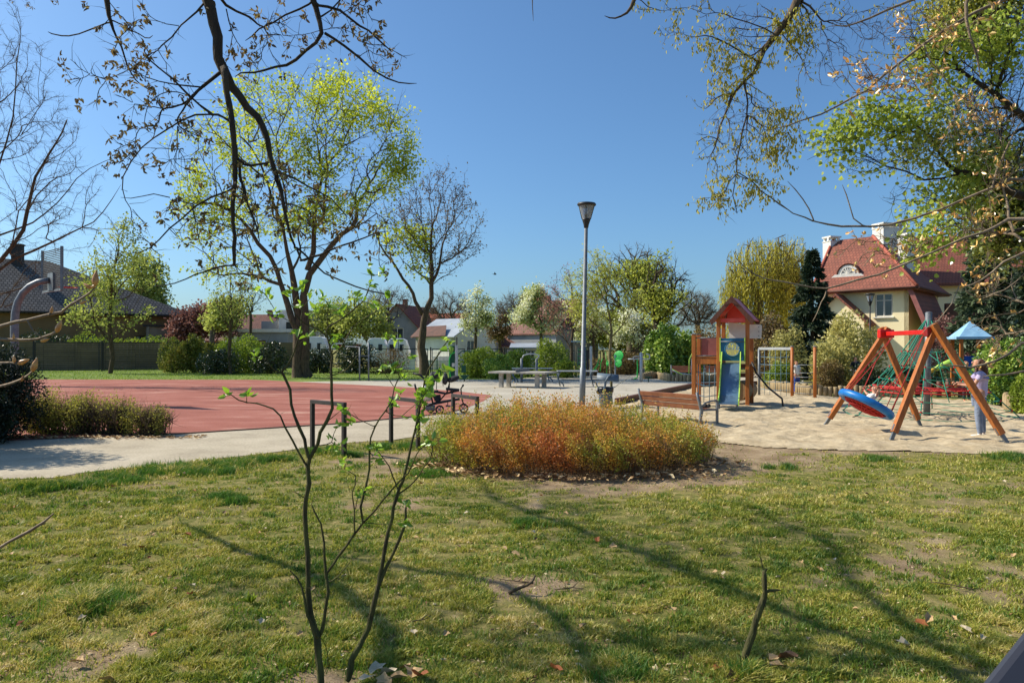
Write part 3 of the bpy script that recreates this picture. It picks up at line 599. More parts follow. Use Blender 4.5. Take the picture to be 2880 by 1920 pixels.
# left bungalow with dark hipped roof
def bungalow():
    B = V2(P(514, 980, 88)); t = Vector((-.79, -.61, 0)).normalized(); n = Vector((-.61, .79, 0)).normalized(); z = Vector((0, 0, 1)); W, D, E, H = 27, 12, 5.9, 11.9
    r = thing('bungalow', 'brown bungalow under a dark tiled hipped roof behind the panel fence at left', 'house', tuple(B))
    mb = MB(); op = [(16.5, 18, 1.5, 3.4), (22, 23.3, 1.5, 3.4)]
    wall_open(mb, B + t * W, B, 0, E, .3, op); wall_open(mb, B, B + n * D, 0, E, .3, [(3, 5, 2, 3.6)]); wall_open(mb, B + n * D + t * W, B + t * W, 0, E, .3, []); mb.build('wall', m_beige, r, True)
    for o in op: window(r, B + t * W, B, o, m_brown, MT['glass'])
    window(r, B, B + n * D, (3, 5, 2, 3.6), m_brown, MT['glass'])
    o = 1.0; c = [B - t * o - n * o, B + t * (W + o) - n * o, B + t * (W + o) + n * (D + o), B - t * o + n * (D + o)]; c = [p + z * E for p in c]
    a1 = B + t * 13 + n * D / 2 + z * H; a2 = B + t * 22 + n * D / 2 + z * H; rf = MB(); rf.add(c + [a1, a2], [(1, 0, 4, 5), (0, 3, 4), (3, 2, 5, 4), (2, 1, 5)])
    rf.add(c + [p - z * .3 for p in c], [(0, 1, 5, 4), (1, 2, 6, 5), (2, 3, 7, 6), (3, 0, 4, 7), (4, 5, 6, 7)]); ro = rf.build('roof', m_tiledark, r, True)
    ch = MB(); q = a1 + t * 3 - n * .6; ch.box((q.x, q.y, H + .2), (1.0, .85, 2.6), .2); ch.box((q.x, q.y, H + 1.55), (1.2, 1.0, .16), .2); ch.build('chimney', mat('slate_chimney', (60, 58, 58), None, 3, .8), ro, True)
    for k, u in enumerate((20, 22.4)):
        b = B + t * u - n * o; s = (H - E) / (D / 2 + o); p0 = b + n * 2.6 + z * (E + s * 2.6 + .06); p1 = b + n * 4.4 + z * (E + s * 4.4 + .06)
        sk = MB(); up = Vector((0, 0, 1)); sk.prism([p0, p0 + t * 1.1, p1 + t * 1.1, p1], (0, 0, .08)); sk.build('skylight', mat('skylight_glass', (200, 214, 226), None, 3, .15), ro, True)
    g = MB(); g.tube([c[0] - z * .15 - n * .1, c[1] - z * .15 - n * .1], .1, 8); g.tube([c[0] - z * .15 - t * .1, c[3] - z * .15 - t * .1], .1, 8); g.build('gutter', MT['black'], r, True)
    g2 = thing('garden_house', 'low grey brown flat roofed annex at the right end of the dark roofed bungalow', 'shed', tuple(P(450, 980, 84) * [1, 1, 0]))
    m1 = MB(); a = V2(P(412, 980, 84)); b = V2(P(502, 980, 86)); wall_open(m1, a, b, 0, 4.4, .3, [(.8, 2.9, 2.2, 3.2)]); wall_open(m1, b, b + Vector((-.5, 3, 0)), 0, 4.4, .3, []); wall_open(m1, a + Vector((-.5, 3, 0)), a, 0, 4.4, .3, []); m1.build('wall', mat('grey_brown_render', (150, 136, 118), None, 1, .9), g2, True)
    m2 = MB(); m2.prism([a + Vector((-.3, -.3, 4.4)), b + Vector((.3, -.3, 4.4)), b + Vector((.2, 3, 4.4)), a + Vector((-.8, 3, 4.4))], (0, 0, .2)); m2.build('roof', MT['black'], g2, True)
    m3 = MB(); m3.bar(a + (b - a) * .5 + Vector((-1.1, .1, 2.7)), a + (b - a) * .5 + Vector((.7, .2, 2.7)), .05, 1.0); m3.build('window', MT['glass'], g2, True)
bungalow()
# white shed with sheet-metal roof
C = V2(P(1275, 980, 72)); 
shed = gable_house('garden_shed', 'white garden shed with a pale sheet metal gable roof behind the bare tree', C, (-.82, .57), (.57, .82), 4.9, 7.2, 3.25, 5.0, m_wwall, m_metalroof, 'W', .35, opens=[(1, 2.2, 3.5, 1.7, 2.75)], th=.1)
lt = MB(); tt = Vector((-.82, .57, 0)); nn = Vector((.57, .82, 0)); q = C - nn * .5
lt.prism([q + tt * .6 + Vector((0, 0, 3.1)), q + tt * 5.2 + Vector((0, 0, 3.0)), q + tt * 5.2 + nn * 1.5 + Vector((0, 0, 4.05)), q + tt * 1.7 + nn * 1.5 + Vector((0, 0, 4.15))], (0, 0, .08)); lt.build('lean_to_roof', m_brown, shed, True)
cc = C + nn * .3 - tt * .2; mm = MB(); mm.cyl(cc + Vector((0, 0, 0)), cc + Vector((0, 0, 3.0)), .05, 8); mm.build('downpipe', m_brown, shed, True)
# low annex right of shed
gable_house('brick_outbuilding', 'low dark roofed outbuilding joined to the right of the white shed', P(1392, 980, 84), (-.98, .2), (.2, .98), 3.5, 5, 2.7, 3.5, m_grey, m_brown, 'W', .3)
# villa with orange red roof
gable_house('villa', 'old grey and brick villa with orange red gabled roof behind the bare tree', P(1176, 980, 112), (-.98, -.1), (.25, .97), 6.2, 12, 5.3, 8.7, m_grey, m_tileora, 'D', .5, opens=[(0, 2.2, 4.0, 4.6, 6.0) if False else (0, 2.2, 4.0, 3.4, 5.0)], chim=[(.5, .25, .8, m_brick)])
gable_house('brick_villa', 'dark red brick house with low orange tile roof right of the grey villa', P(1292, 980, 116), (-.99, .12), (.12, .99), 7.5, 9, 5.6, 7.7, m_brick, m_tileora, 'W', .5, opens=[(0, 3, 4.4, 3.2, 4.8)], chim=[(.7, .5, .8, m_brick)])
# brown roofed tall house, grey gable
gable_house('grey_gabled_house', 'tall grey house with steep brown red tile roof and dark chimney behind the lamp post', P(1564, 980, 82), (-.72, .69), (.80, .60), 7.5, 6.4, 3.95, 7.5, m_grey, m_tilebr, 'W', .3, opens=[(1, 2.3, 3.1, 4.6, 5.3)], chim=[(.55, .42, .5, m_brick)])
gable_house('low_white_cottage', 'low white cottage with brown tiled roof left of the grey gabled house', P(1490, 980, 86), (-.99, .1), (.1, .99), 2.9, 6, 2.5, 4.5, m_wwall, m_tilebr, 'W', .4, opens=[(0, .8, 1.7, 1.2, 2.1)])
gable_house('white_outhouse', 'tiny white outhouse with pale flat pitched roof under the blossoming pear tree', P(1530, 980, 78), (-.99, .1), (.1, .99), 3.4, 3, 2.1, 2.5, m_wwall, m_metalroof, 'W', .25, opens=[(0, 1.6, 2.4, .8, 1.7)])
# modern white house and long flat roof
def modern():
    r = thing('modern_white_house', 'modern white flat roofed house behind the big maple trunk', 'house', tuple(V2(P(815, 980, 92))))
    a = V2(P(784, 980, 92)); b = V2(P(868, 980, 92)); m = MB(); wall_open(m, a, b, 0, 6.5, .3, [(.9, 2.0, 3.6, 5.2)]); wall_open(m, b, b + Vector((.4, 6, 0)), 0, 6.5, .3, []); wall_open(m, a + Vector((.4, 6, 0)), a, 0, 6.5, .3, []); m.prism([a + Vector((0, 0, 6.5)), b + Vector((0, 0, 6.5)), b + Vector((.4, 6, 6.5)), a + Vector((.4, 6, 6.5))], (0, 0, .2)); m.build('wall', m_wwall, r, True)
    window(r, a, b, (.9, 2.0, 3.6, 5.2), MT['black'], MT['glass'])
    a = V2(P(735, 980, 93)); b = V2(P(783, 980, 93)); m = MB(); wall_open(m, a, b, 0, 5.2, .3, [(1.2, 1.9, 3.4, 4.4)]); m.prism([a + Vector((0, 0, 5.2)), b + Vector((0, 0, 5.2)), b + Vector((0, 5, 5.2)), a + Vector((0, 5, 5.2))], (0, 0, .15)); m.build('side_wall', m_grey, r, True)
    r = thing('flat_roofed_garage', 'long low garage with a white roof edge behind the hedge left of the maple', 'garage', tuple(V2(P(740, 980, 84))))
    a = V2(P(668, 980, 84)); b = V2(P(810, 980, 84)); m = MB(); wall_open(m, a, b, 0, 3.7, .3, [(1.0, 3.2, .3, 2.9)]); wall_open(m, b, b + Vector((.2, 5, 0)), 0, 3.7, .3, []); wall_open(m, a + Vector((.2, 5, 0)), a, 0, 3.7, .3, []); m.build('wall', m_grey, r, True)
    m = MB(); m.prism([a + Vector((-.3, -.3, 3.75)), b + Vector((.3, -.3, 3.75)), b + Vector((.4, 5.2, 3.75)), a + Vector((-.1, 5.2, 3.75))], (0, 0, .38)); m.build('roof', m_wwall, r, True)
    m = MB(); m.bar(a + Vector((1.05, .2, 1.6)), a + Vector((3.15, .2, 1.6)), .05, 2.5); m.build('garage_door', mat('brown_door', (110, 80, 60), None, 3), r, True)
modern()
gable_house('far_red_roof_house', 'distant house with reddish brown tile roof and a white dormer behind the young trees', P(748, 980, 120), (-.99, -.1), (.1, .99), 6.5, 8, 4.6, 7.6, m_wwall, m_tilebr, 'W', .5, opens=[(0, 2, 3, 2.5, 3.9)], chim=[(.15, .5, .7, m_brick)])
gable_house('far_dark_red_house', 'distant low house with dark red roof at the left end of the far roofs', P(672, 980, 125), (-.99, .1), (.1, .99), 6, 8, 3.6, 6.3, m_brick, m_tilebr, 'W', .5)
# site cabins / caravans
def caravan(px0, px1, d, y0, label):
    k = F / d; x0 = (px0 - CX) / k; x1 = (px1 - CX) / k; L = x1 - x0; h = EYE - (y0 - HY) / k
    r = thing('caravan', label, 'caravan', ((x0 + x1) / 2, d, 0), .06, 'white caravans parked behind the black fence')
    b = MB(); pr = [(-L / 2, .5), (L / 2, .5), (L / 2 + .1, h * .55), (L / 2 - .25, h - .15), (L / 2 - .6, h), (-L / 2 + .5, h), (-L / 2 + .2, h - .15), (-L / 2 - .1, h * .55)]
    b.prism([(x, -1.1, z) for x, z in pr], (0, 2.2, 0)); b.build('body', mat('caravan_skin', (226, 228, 230), (206, 208, 212), 1, .4), r, bev=.06)
    for u in (-.28, .2): MB().box((L * u, -1.13, h * .68), (L * .2, .05, h * .22)).build('window', MT['glass'], r)
    for sx in (-.1, .18):
        t = MB(); t.cyl((L * sx, -1.1, .32), (L * sx, -.85, .32), .32, 16); wl_ = t.build('wheel', MT['rubber'], r); t = MB(); t.cyl((L * sx, -1.13, .32), (L * sx, -1.08, .32), .18, 12); t.build('rim', MT['galv'], wl_)
    d_ = MB(); d_.box((L * .38, -1.13, h * .45), (.6, .05, h * .62)); d_.build('door', MT['white'], r)
caravan(862, 922, 78, 947, 'white caravan partly hidden by the big maple trunk'); caravan(1034, 1090, 76, 951, 'white caravan behind the fence between maple and bare tree, its left one'); caravan(1092, 1150, 77, 952, 'white caravan close to the left of the bare tree trunk')
b = thing('market_trailer', 'low dark red trailer with a pale roof edge behind the sapling', 'trailer', tuple(V2(P(982, 980, 80)))); m = MB(); m.box((0, 0, 2.05), (2.1, 2, .62)); m.build('body', mat('dark_red', (120, 34, 30)), b, bev=.03); m = MB(); m.box((0, 0, 2.44), (2.5, 2.2, .16)); m.build('roof', MT['white'], b)
m = MB(); [m.box((x, y, .87), (.12, .12, 1.74)) for x in (-.9, .9) for y in (-.85, .85)]; m.build('stand', MT['black'], b); 
g = thing('white_garden_wall', 'low whitewashed wall with stacked blocks behind the black fence', 'wall', tuple(V2(P(1180, 980, 66)))); m = MB(); m.box((-2.0, 0, .55), (3.2, .25, 1.1)); m.box((2.4, .2, .6), (2.4, .25, 1.2)); m.build('wall', m_wwall, g); m = MB()
for i in range(5):
    for j in range(3): m.box((1.0 + i * .55, -.4, .15 + j * .3), (.5, .25, .26), .02 * i)
m.build('stacked_blocks', m_wwall, g)
# slab front of garden clutter: more stuff
# ---------------------------------------------------------------- fences
def conc_fence():
    A = V2(P(-260, 980, 61)); B = V2(P(830, 980, 73)); t = (B - A).normalized(); L = (B - A).length; n = Vector((t.y, -t.x, 0))
    mf = brickmat('concrete_fence_panels', (132, 114, 86), (116, 100, 76), (70, 60, 46), 2.4, .16, .02, 1, .9, 0)
    r = thing('concrete_fence', 'grey brown concrete panel wall behind the far lawn at left', 'fence', tuple(A)); h = 2.5; k = 0; u = 0
    while u < L:
        m = MB(); m.bar(A + t * (u + .08) + Vector((0, 0, h / 2)), A + t * (min(u + 4.1, L) - .08) + Vector((0, 0, h / 2)), .08, h); m.build('panel', mf, r, True); m = MB(); m.box(A + t * u + Vector((0, 0, h / 2 + .03)), (.16, .16, h + .06), math.atan2(t.y, t.x)); m.build('post', mf, r, True); u += 4.1
def mesh_fence(name, label, A, B, h, pitch, every=.3):
    A = V2(A); B = V2(B); t = (B - A).normalized(); L = (B - A).length; r = thing(name, label, 'fence', tuple(A)); u = 0; k = 0
    while u < L - .5:
        e = min(u + pitch - .25, L); m = MB(); a = A + t * (u + .1); b = A + t * e; Z = lambda v: Vector((0, 0, v))
        for v in (h - .03, .12): m.bar(a + Z(v), b + Z(v), .05, .06)
        for q in (a, b): m.bar(q + Z(.05), q + Z(h), .06, .06)
        x = every
        while x < e - u: m.cyl(a + t * x + Z(.1), a + t * x + Z(h), .006, 3); x += every
        for v in np.arange(.35, h - .1, .3): m.cyl(a + Z(v), b + Z(v), .006, 3)
        m.build('mesh_panel', MT['black'], r, True); m = MB(); m.box(A + t * (u - .02) + Z(h / 2 + .05), (.09, .09, h + .1)); m.build('post', MT['black'], r, True); u += pitch
conc_fence()
mesh_fence('mesh_fence', 'black framed mesh fence in front of the grey concrete wall at left', P(95, 980, 60), P(640, 980, 64), 2.45, 5.0)
mesh_fence('mesh_fence', 'black mesh fence behind the bare tree and the caravans', P(900, 980, 57), P(1470, 980, 57), 1.9, 2.85)
mesh_fence('mesh_fence', 'black mesh fence behind the gym equipment and lamp post', P(1475, 980, 60), P(1930, 980, 62), 1.75, 3.3)
mesh_fence('mesh_fence', 'black mesh fence seen behind the climbing net frame', P(2100, 980, 46), P(2330, 980, 46), 1.85, 2.5)

# ================================================================ PLAYGROUND
# ---- street lamp
def lamp(name, label, base, top, sc=1.0, rp=(.085, .055), bm_='galv'):
    base = Vector(base); top = Vector(top); r = thing(name, label, 'lamp post', tuple(base)); ax = (top - base).normalized(); H = (top - base).length
    m = MB(); m.tube([base, base + ax * 1.3 * sc, base + ax * 1.31 * sc, base + ax * (H - .68 * sc)], [rp[0] * 1.12, rp[0] * 1.1, rp[0] * .85, rp[1]], 14); m.build('pole', MT[bm_], r, True)
    M = Matrix.Translation(base + ax * (H - .68 * sc)) @ ax.to_track_quat('Z', 'Y').to_matrix().to_4x4() @ Matrix.Scale(sc, 4)
    m = MB(); m.lathe([(.05, -.1), (.07, -.08), (.08, 0), (.13, .16), (.135, .2), (.02, .21)], n=18, M=M); m.lathe([(.02, .2), (.045, .22), (.045, .34), (.02, .36)], n=10, M=M); m.build('lamp_holder', MT['black'], r, True)
    m = MB(); m.lathe([(.13, .2), (.235, .6)], n=24, M=M); m.build('lamp_glass', MT['lampglass'], r, True)
    m = MB()
    for k in range(4):
        a = math.pi / 4 + k * math.pi / 2; m.tube([M @ Vector((.135 * math.cos(a), .135 * math.sin(a), .18)), M @ Vector((.25 * math.cos(a), .25 * math.sin(a), .62))], .011 * sc, 5)
    m.build('lamp_cage', MT['black'], r, True); m = MB(); m.lathe([(.01, .6), (.27, .6), (.295, .62), (.295, .66), (.27, .69), (.1, .72), (.01, .725)], n=26, M=M); m.build('lamp_cap', MT['black'], r, True)
lamp('street_lamp', 'tall grey lamp post with black cone lantern in the middle of the park', G(1637, 1149), P(1650, 572, 23.2), 1.0)
lamp('garden_lamp', 'small black garden lamp in front of the cream house window', P(2447, 980, 48) * [1, 1, 0], P(2447, 826, 48), 1.0, (.05, .04), 'black')
# ---- basketball hoop
def hoop():
    d = 25; base = P(41, 980, d) * [1, 1, 0]; r = thing('basketball_hoop', 'grey steel basketball hoop with curved arm beside the red court', 'basketball hoop', tuple(base))
    pts = [P(41, y, d) for y in (1136, 1060, 990, 950, 915)] ; pts[0][2] = 0
    arc = [(43, 880), (50, 850), (64, 824), (84, 805), (108, 793), (140, 788)]; pts += [P(a, b_, d) for a, b_ in arc]
    m = MB(); m.tube(pts, [.13] * 5 + [.125, .12, .115, .11, .105, .1], 12); m.build('pole', MT['galv'], r, True)
    L = Vector(P(120, 980, 25.6)); Rr = Vector(P(174, 980, 24.4)); L.z = Rr.z = 0; t = (Rr - L).normalized(); z0, z1 = 3.85, 5.28; Z = lambda v: Vector((0, 0, v)); m = MB()
    for q in (L, Rr): m.bar(q + Z(z0), q + Z(z1), .07, .07)
    m.bar(L + Z(z0) + t * .04, Rr + Z(z0) - t * .04, .06, .07); m.build('board_frame', MT['galv'], r, True); m = MB(); n = 24
    for k in range(1, n): m.bar(L + Z(z0 + (z1 - z0) * k / n) + t * .04, Rr + Z(z0 + (z1 - z0) * k / n) - t * .04, .02, .028)
    m.build('board_slats', MT['rack'], r, True); nrm = Vector((t.y, -t.x, 0)) * -1
    m = MB(); c = (L + Rr) / 2; m.box(c + Z(4.15) - nrm * 0 , (.5, .12, .6), math.atan2(t.y, t.x)); m.build('mounting_plate', MT['galv'], r, True)
    m = MB(); f = c + Vector((t.y, -t.x, 0)) * (.55 if Vector((t.y, -t.x, 0)).x > 0 else -.55) + Z(4.0); m.tube([f + Vector((.23 * math.cos(a), .23 * math.sin(a), 0)) for a in np.linspace(0, 2 * math.pi, 20)], .012, 6); m.bar(c + Z(4.0), f + (c - f - Z(0)).normalized() * 0 - Vector((0, 0, 0)), .03, .03); m.build('rim', MT['red'], r, True)
hoop()
# ---- bike racks
def racks():
    spec = [((-3.81, 14.05), (-3.0, 13.3), 'black steel bike rack hoop standing leftmost beside the sandy path', ), ((-2.5, 15.07), (-1.76, 14.15), 'black steel bike rack hoop in the middle, crossed by the sapling twigs'), ((-1.35, 16.0), (-.62, 14.85), 'black steel bike rack hoop closest to the orange bush and stroller')]
    proto = None
    for a, b, lab in spec:
        a = Vector(a).to_3d(); b = Vector(b).to_3d(); L = (b - a).length; mid = (a + b) / 2; rz = math.atan2((b - a).y, (b - a).x)
        if proto is None:
            r = thing('bike_rack', lab, 'bike rack', tuple(mid), rz, 'black bike rack hoops along the path'); w = .07; hh = .93
            for s in (-1, 1): m = MB(); m.box((s * (L / 2 - w / 2), 0, (hh - w) / 2 - .02), (w, w, hh - w + .04)); m.build('leg', MT['rack'], r, bev=.004)
            m = MB(); m.box((0, 0, hh - w / 2 + .001), (L, w, w)); m.build('top_bar', MT['rack'], r, bev=.004); proto = r
        else: r = dup(proto); r.location = mid; r.rotation_euler = (0, 0, rz); r['label'] = lab
racks()
# ---- bench in front (seen from behind)
def park_bench(loc, rz, label, L=2.0, group=None, woodm='wood_red', arm=True):
    r = thing('park_bench', label, 'bench', loc, rz, group)   # local: x along bench, +y is the way one faces
    m = MB()
    for k in range(3): z = .50 + .125 * k; y = -.02 - .055 * k; m.bar((-L / 2, y, z), (L / 2, y, z), .03, .115, up=(0, -.35, 1))
    m.build('backrest', MT[woodm], r, bev=.006); m = MB()
    for k in range(4): m.box((0, .08 + .115 * k, .445 - .004 * k), (L, .10, .035))
    m.build('seat', MT[woodm], r, bev=.005)
    for s in (-1, 1):
        x = s * (L / 2 + .015); m = MB(); m.tube([(x, -.17, .86), (x, -.08, .6), (x, -.01, .42), (x, -.06, .2), (x, -.12, -.03)], [.03, .035, .045, .035, .04], 8); m.bar((x, 0, .43), (x, .5, .43), .05, .045); 
        if arm: m.tube([(x, -.02, .5), (x, .1, .60), (x, .3, .64), (x, .52, .645)], .022, 8)
        m.bar((x, .52, .66 if arm else .45), (x, .52, -.03), .05, .05); m.build('leg', MT['galv'], r)
    return r
pl, pr_ = Vector((3.3, 19.3, 0)), Vector((4.45, 17.5, 0)); mid = (pl + pr_) / 2; dd = pl - pr_
park_bench(tuple(mid + Vector((.1, .06, 0))), math.atan2(dd.y, dd.x) + math.pi, 'brown slatted bench seen from behind, right behind the orange bush', 2.0)
park_bench(tuple(P(1917, 980, 47) * [1, 1, 0]), R(-8) + math.pi, 'brown slatted bench in front of the glossy laurel by the round log edging', 1.25, 'benches on the far side of the plaza')
park_bench(tuple(P(2012, 980, 47) * [1, 1, 0]), R(-8) + math.pi, 'brown slatted bench seen through the blue rope net of the slide tower', 1.3, 'benches on the far side of the plaza')
# shoes on the bench
sh = thing('pair_of_shoes', 'pair of small black shoes left on the right end of the near bench', 'shoes', tuple(pr_ + Vector((.18, .34, .47))), .6)
for s in (0, 1):
    m = MB(); m.ball((s * .11, 0, .035), .05, 10, (1, 2.3, .75)); m.ball((s * .11, -.06, .065), .04, 8, (1, 1.1, 1)); m.build('shoe', MT['fabric_black'], sh)

# ---- slide tower
def tower():
    O = Vector((6.83, 24.45, 0)); r = thing('slide_tower', 'orange wooden play tower with red gabled roof and a blue and lime slide', 'play tower', tuple(O), R(-26)); w = .92; h = 2.98; pt = .12
    for x, y in ((0, 0), (w, 0), (0, w), (w, w)): m = MB(); m.box((x, y, h / 2 - .05), (pt, pt, h + .1)); m.build('post', MT['wood'], r, bev=.008)
    # roof: gable facing front
    cx = w / 2; e0 = 2.86; ap = 3.58; ov = .2; fy0, fy1 = -.28, w + .28
    for s in (-1, 1):
        m = MB(); a = (cx, ap); b_ = (cx + s * (w / 2 + ov), e0 - .02); th = .035
        m.prism([(a[0], fy0 + .05, a[1]), (b_[0], fy0 + .05, b_[1]), (b_[0], fy0 + .05, b_[1] - th), (a[0], fy0 + .05, a[1] - th)], (0, fy1 - fy0 - .1, 0)); m.build('roof_panel', MT['redroof'], r)
        for y in (fy0, fy1 - .04): m = MB(); m.prism([(a[0], y, a[1] + .03), (b_[0] + s * .05, y, b_[1] - .04 + .01), (b_[0] - s * .03, y, b_[1] - .17), (a[0], y, a[1] - .16)], (0, .045, 0)); m.build('barge_board', MT['wood_dark'], r)
    m = MB(); m.prism([(cx - .24, fy0 - .02, ap - .28), (cx, fy0 - .02, ap - .06), (cx + .24, fy0 - .02, ap - .28), (cx, fy0 - .02, ap - .2)], (0, .02, 0)); m.build('roof_bracket', MT['wood_dark'], r)
    [MB().box((cx, yy, e0 - .03), (w - pt, .05, .12)).build('roof_beam', MT['redroof'], r) for yy in (w, -.01)]
    m = MB(); n = 8; pts = [(cx + (w / 2 - .1) * math.cos(math.pi * k / n), w - .01, e0 + .03 + .48 * math.sin(math.pi * k / n)) for k in range(n + 1)]; m.prism(pts, (0, .03, 0)); m.build('gable_panel', MT['redroof'], r)
    m = MB(); m.prism([(pt / 2 + .02 + .12, w - .08, 2.24), (w + .32, w - .08, 2.24), (w + .34, w - .08, 2.66), (w + .3, w - .08, 2.70), (w * .7, w - .08, 2.72), (.16, w - .08, 2.80)], (0, .02, 0)); m.build('white_board', MT['white'], r)
    m = MB(); [m.cyl((w + .24, w - .09, z_), (w + .24, w - .05, z_), .015, 8) for z_ in (2.32, 2.47, 2.62)]; m.build('bolts', MT['black'], r)
    # blue panel with a round hole
    m = MB(); n = 32; c = (w / 2, 1.88); rr = .235; x0, x1, z0, z1 = pt / 2 + .02, w - pt / 2 - .02, 1.5, 2.24; outer = []
    for k in range(n):
        a = 2 * math.pi * k / n; dx, dz = math.cos(a), math.sin(a); s = min((x1 - c[0]) / abs(dx) if abs(dx) > 1e-6 else 9, ((z1 - c[1]) if dz > 0 else (c[1] - z0)) / abs(dz) if abs(dz) > 1e-6 else 9); outer.append((c[0] + dx * s, c[1] + dz * s))
    inner = [(c[0] + rr * math.cos(2 * math.pi * k / n), c[1] + rr * math.sin(2 * math.pi * k / n)) for k in range(n)]
    for y0_, y1_ in ((-.10, -.07),):
        vs = [(p[0], y0_, p[1]) for p in outer] + [(p[0], y0_, p[1]) for p in inner] + [(p[0], y1_, p[1]) for p in outer] + [(p[0], y1_, p[1]) for p in inner]
        fs = [(k, (k + 1) % n, n + (k + 1) % n, n + k) for k in range(n)] + [(2 * n + (k + 1) % n, 2 * n + k, 3 * n + k, 3 * n + (k + 1) % n) for k in range(n)] + [(n + k, n + (k + 1) % n, 3 * n + (k + 1) % n, 3 * n + k) for k in range(n)] + [(k, 2 * n + k, 2 * n + (k + 1) % n, (k + 1) % n) for k in range(n)]
        m.add(vs, fs)
    m.build('round_hole_panel', MT['tealpanel'], r); m = MB(); m.tube([(p[0], -.105, p[1]) for p in inner] + [(inner[0][0], -.105, inner[0][1])], .02, 6); m.build('hole_rim', MT['tealpanel'], r)
    for x in (x0 - .01, x1 + .01): m = MB(); m.box((x, -.09, 1.87), (.03, .08, .78)); m.build('lime_edge', MT['lime'], r)
    m = MB(); m.tube([(x0, -.13, 2.13), (x1, -.13, 2.13)], .014, 8); m.build('grab_bar', MT['galv'], r)
    m = MB(); m.box((w / 2, w / 2, 1.36), (w + .02, w - pt, .06)); m.box((w / 2, -.01, 1.33), (w - pt, .05, .14)); m.box((w / 2, w + .01, 1.0), (w - pt, .05, .14)); m.build('deck', MT['wood_dark'], r)
    # slide
    sk = lambda v: (v[0] + .13 * max(0, -v[1] - .12), v[1], v[2])
    sx0, sx1 = .14, .70; top = (0, -.12, 1.42); seg = [(-.12, 1.42), (-.35, 1.38), (-1.6, .46), (-1.95, .32), (-2.45, .27)]
    m = MB(); vs = []; 
    for y, z in seg: vs += [(sx0, y, z), (sx1, y, z), (sx1, y, z - .03), (sx0, y, z - .03)]
    vs = [sk(v) for v in vs]; m.add(vs, [(4 * i, 4 * i + 1, 4 * i + 5, 4 * i + 4) for i in range(4)] + [(4 * i + 3, 4 * i + 7, 4 * i + 6, 4 * i + 2) for i in range(4)] + [(16, 17, 18, 19)]); m.build('slide_chute', MT['slide'], r)
    for x in (sx0 - .03, sx1 + .005):
        m = MB(); n = len(seg); up = [(-.12, 1.80), (-.35, 1.66), (-1.6, .64), (-1.95, .48), (-2.45, .36)]
        m.prism([sk((x, y, z - .05)) for y, z in seg] + [sk((x, y, z)) for y, z in reversed(up)], (.03, 0, 0)); m.build('slide_side', MT['lime'], r)
    for x in (sx0 + .02, sx1 - .02): m = MB(); m.cyl(sk((x, -2.3, -.05)), sk((x, -2.3, .26)), .025, 8); m.build('slide_leg', MT['galv'], r)
    m = MB(); m.box(((sx0 + sx1) / 2, -.13, 1.44), (sx1 - sx0, .04, .03)); m.build('slide_lip', MT['galv'], r)
    # left annex
    ax = -.82; 
    for y in (.05, .85): m = MB(); m.box((ax, y, 1.17), (.125, .125, 2.42)); m.build('post', MT['wood'], r, bev=.008)
    [MB().box((ax, yy, 2.39), (.14, .14, .025)).build('post_cap', MT['galv'], r) for yy in (.05, .85)]
    m = MB(); m.box((ax / 2, .05, 1.47), (-ax - .125, .06, .17)); m.box((ax / 2, .85, 1.47), (-ax - .125, .06, .17)); m.box((ax / 2, .45, 1.60), (-ax - .12, .74, .05)); m.build('bridge_beam', MT['wood'], r)
    m = MB(); m.box((ax / 2 - .0, .85, 1.98), (-ax - .16, .025, .62)); m.build('side_panel', MT['redpanel'], r)
    m = MB(); m.tube([(ax + .06, .05, 2.26), (-.06, .05, 2.26)], .018, 8); m.tube([(ax + .06, .05, 1.66), (-.06, .05, 1.66)], .018, 8); m.build('rail', MT['galv'], r)
    m = MB()
    for k in range(4): x = ax + .14 + k * .18; m.tube([(x, .1, 1.4), (x + .02, .0, .9), (x + .03, -.06, .1)], .014, 5)
    for k, z_ in enumerate((1.12, .72, .36, .08)): m.tube([(ax + .08, .08 - .05 * k, z_), (ax / 2, .04 - .07 * k, z_ - .06), (-.06, .08 - .05 * k, z_)], .014, 5)
    m.build('rope_net', MT['rope_b'], r)
    # black handrail at right and grey tube
    m = MB(); m.tube([(w + .05, .6, 1.45), (w + .2, .5, 1.1), (w + .62, .3, .62), (w + 1.05, .1, .3), (w + 1.1, .05, -.05)], .03, 8); m.build('handrail', MT['black'], r)
    m = MB(); m.cyl((w / 2 + .1, .1, .5), (w / 2 + .25, 1.5, .5), .33, 20); m.build('crawl_barrel', mat('tan_barrel', (146, 120, 84)), r)
tower()
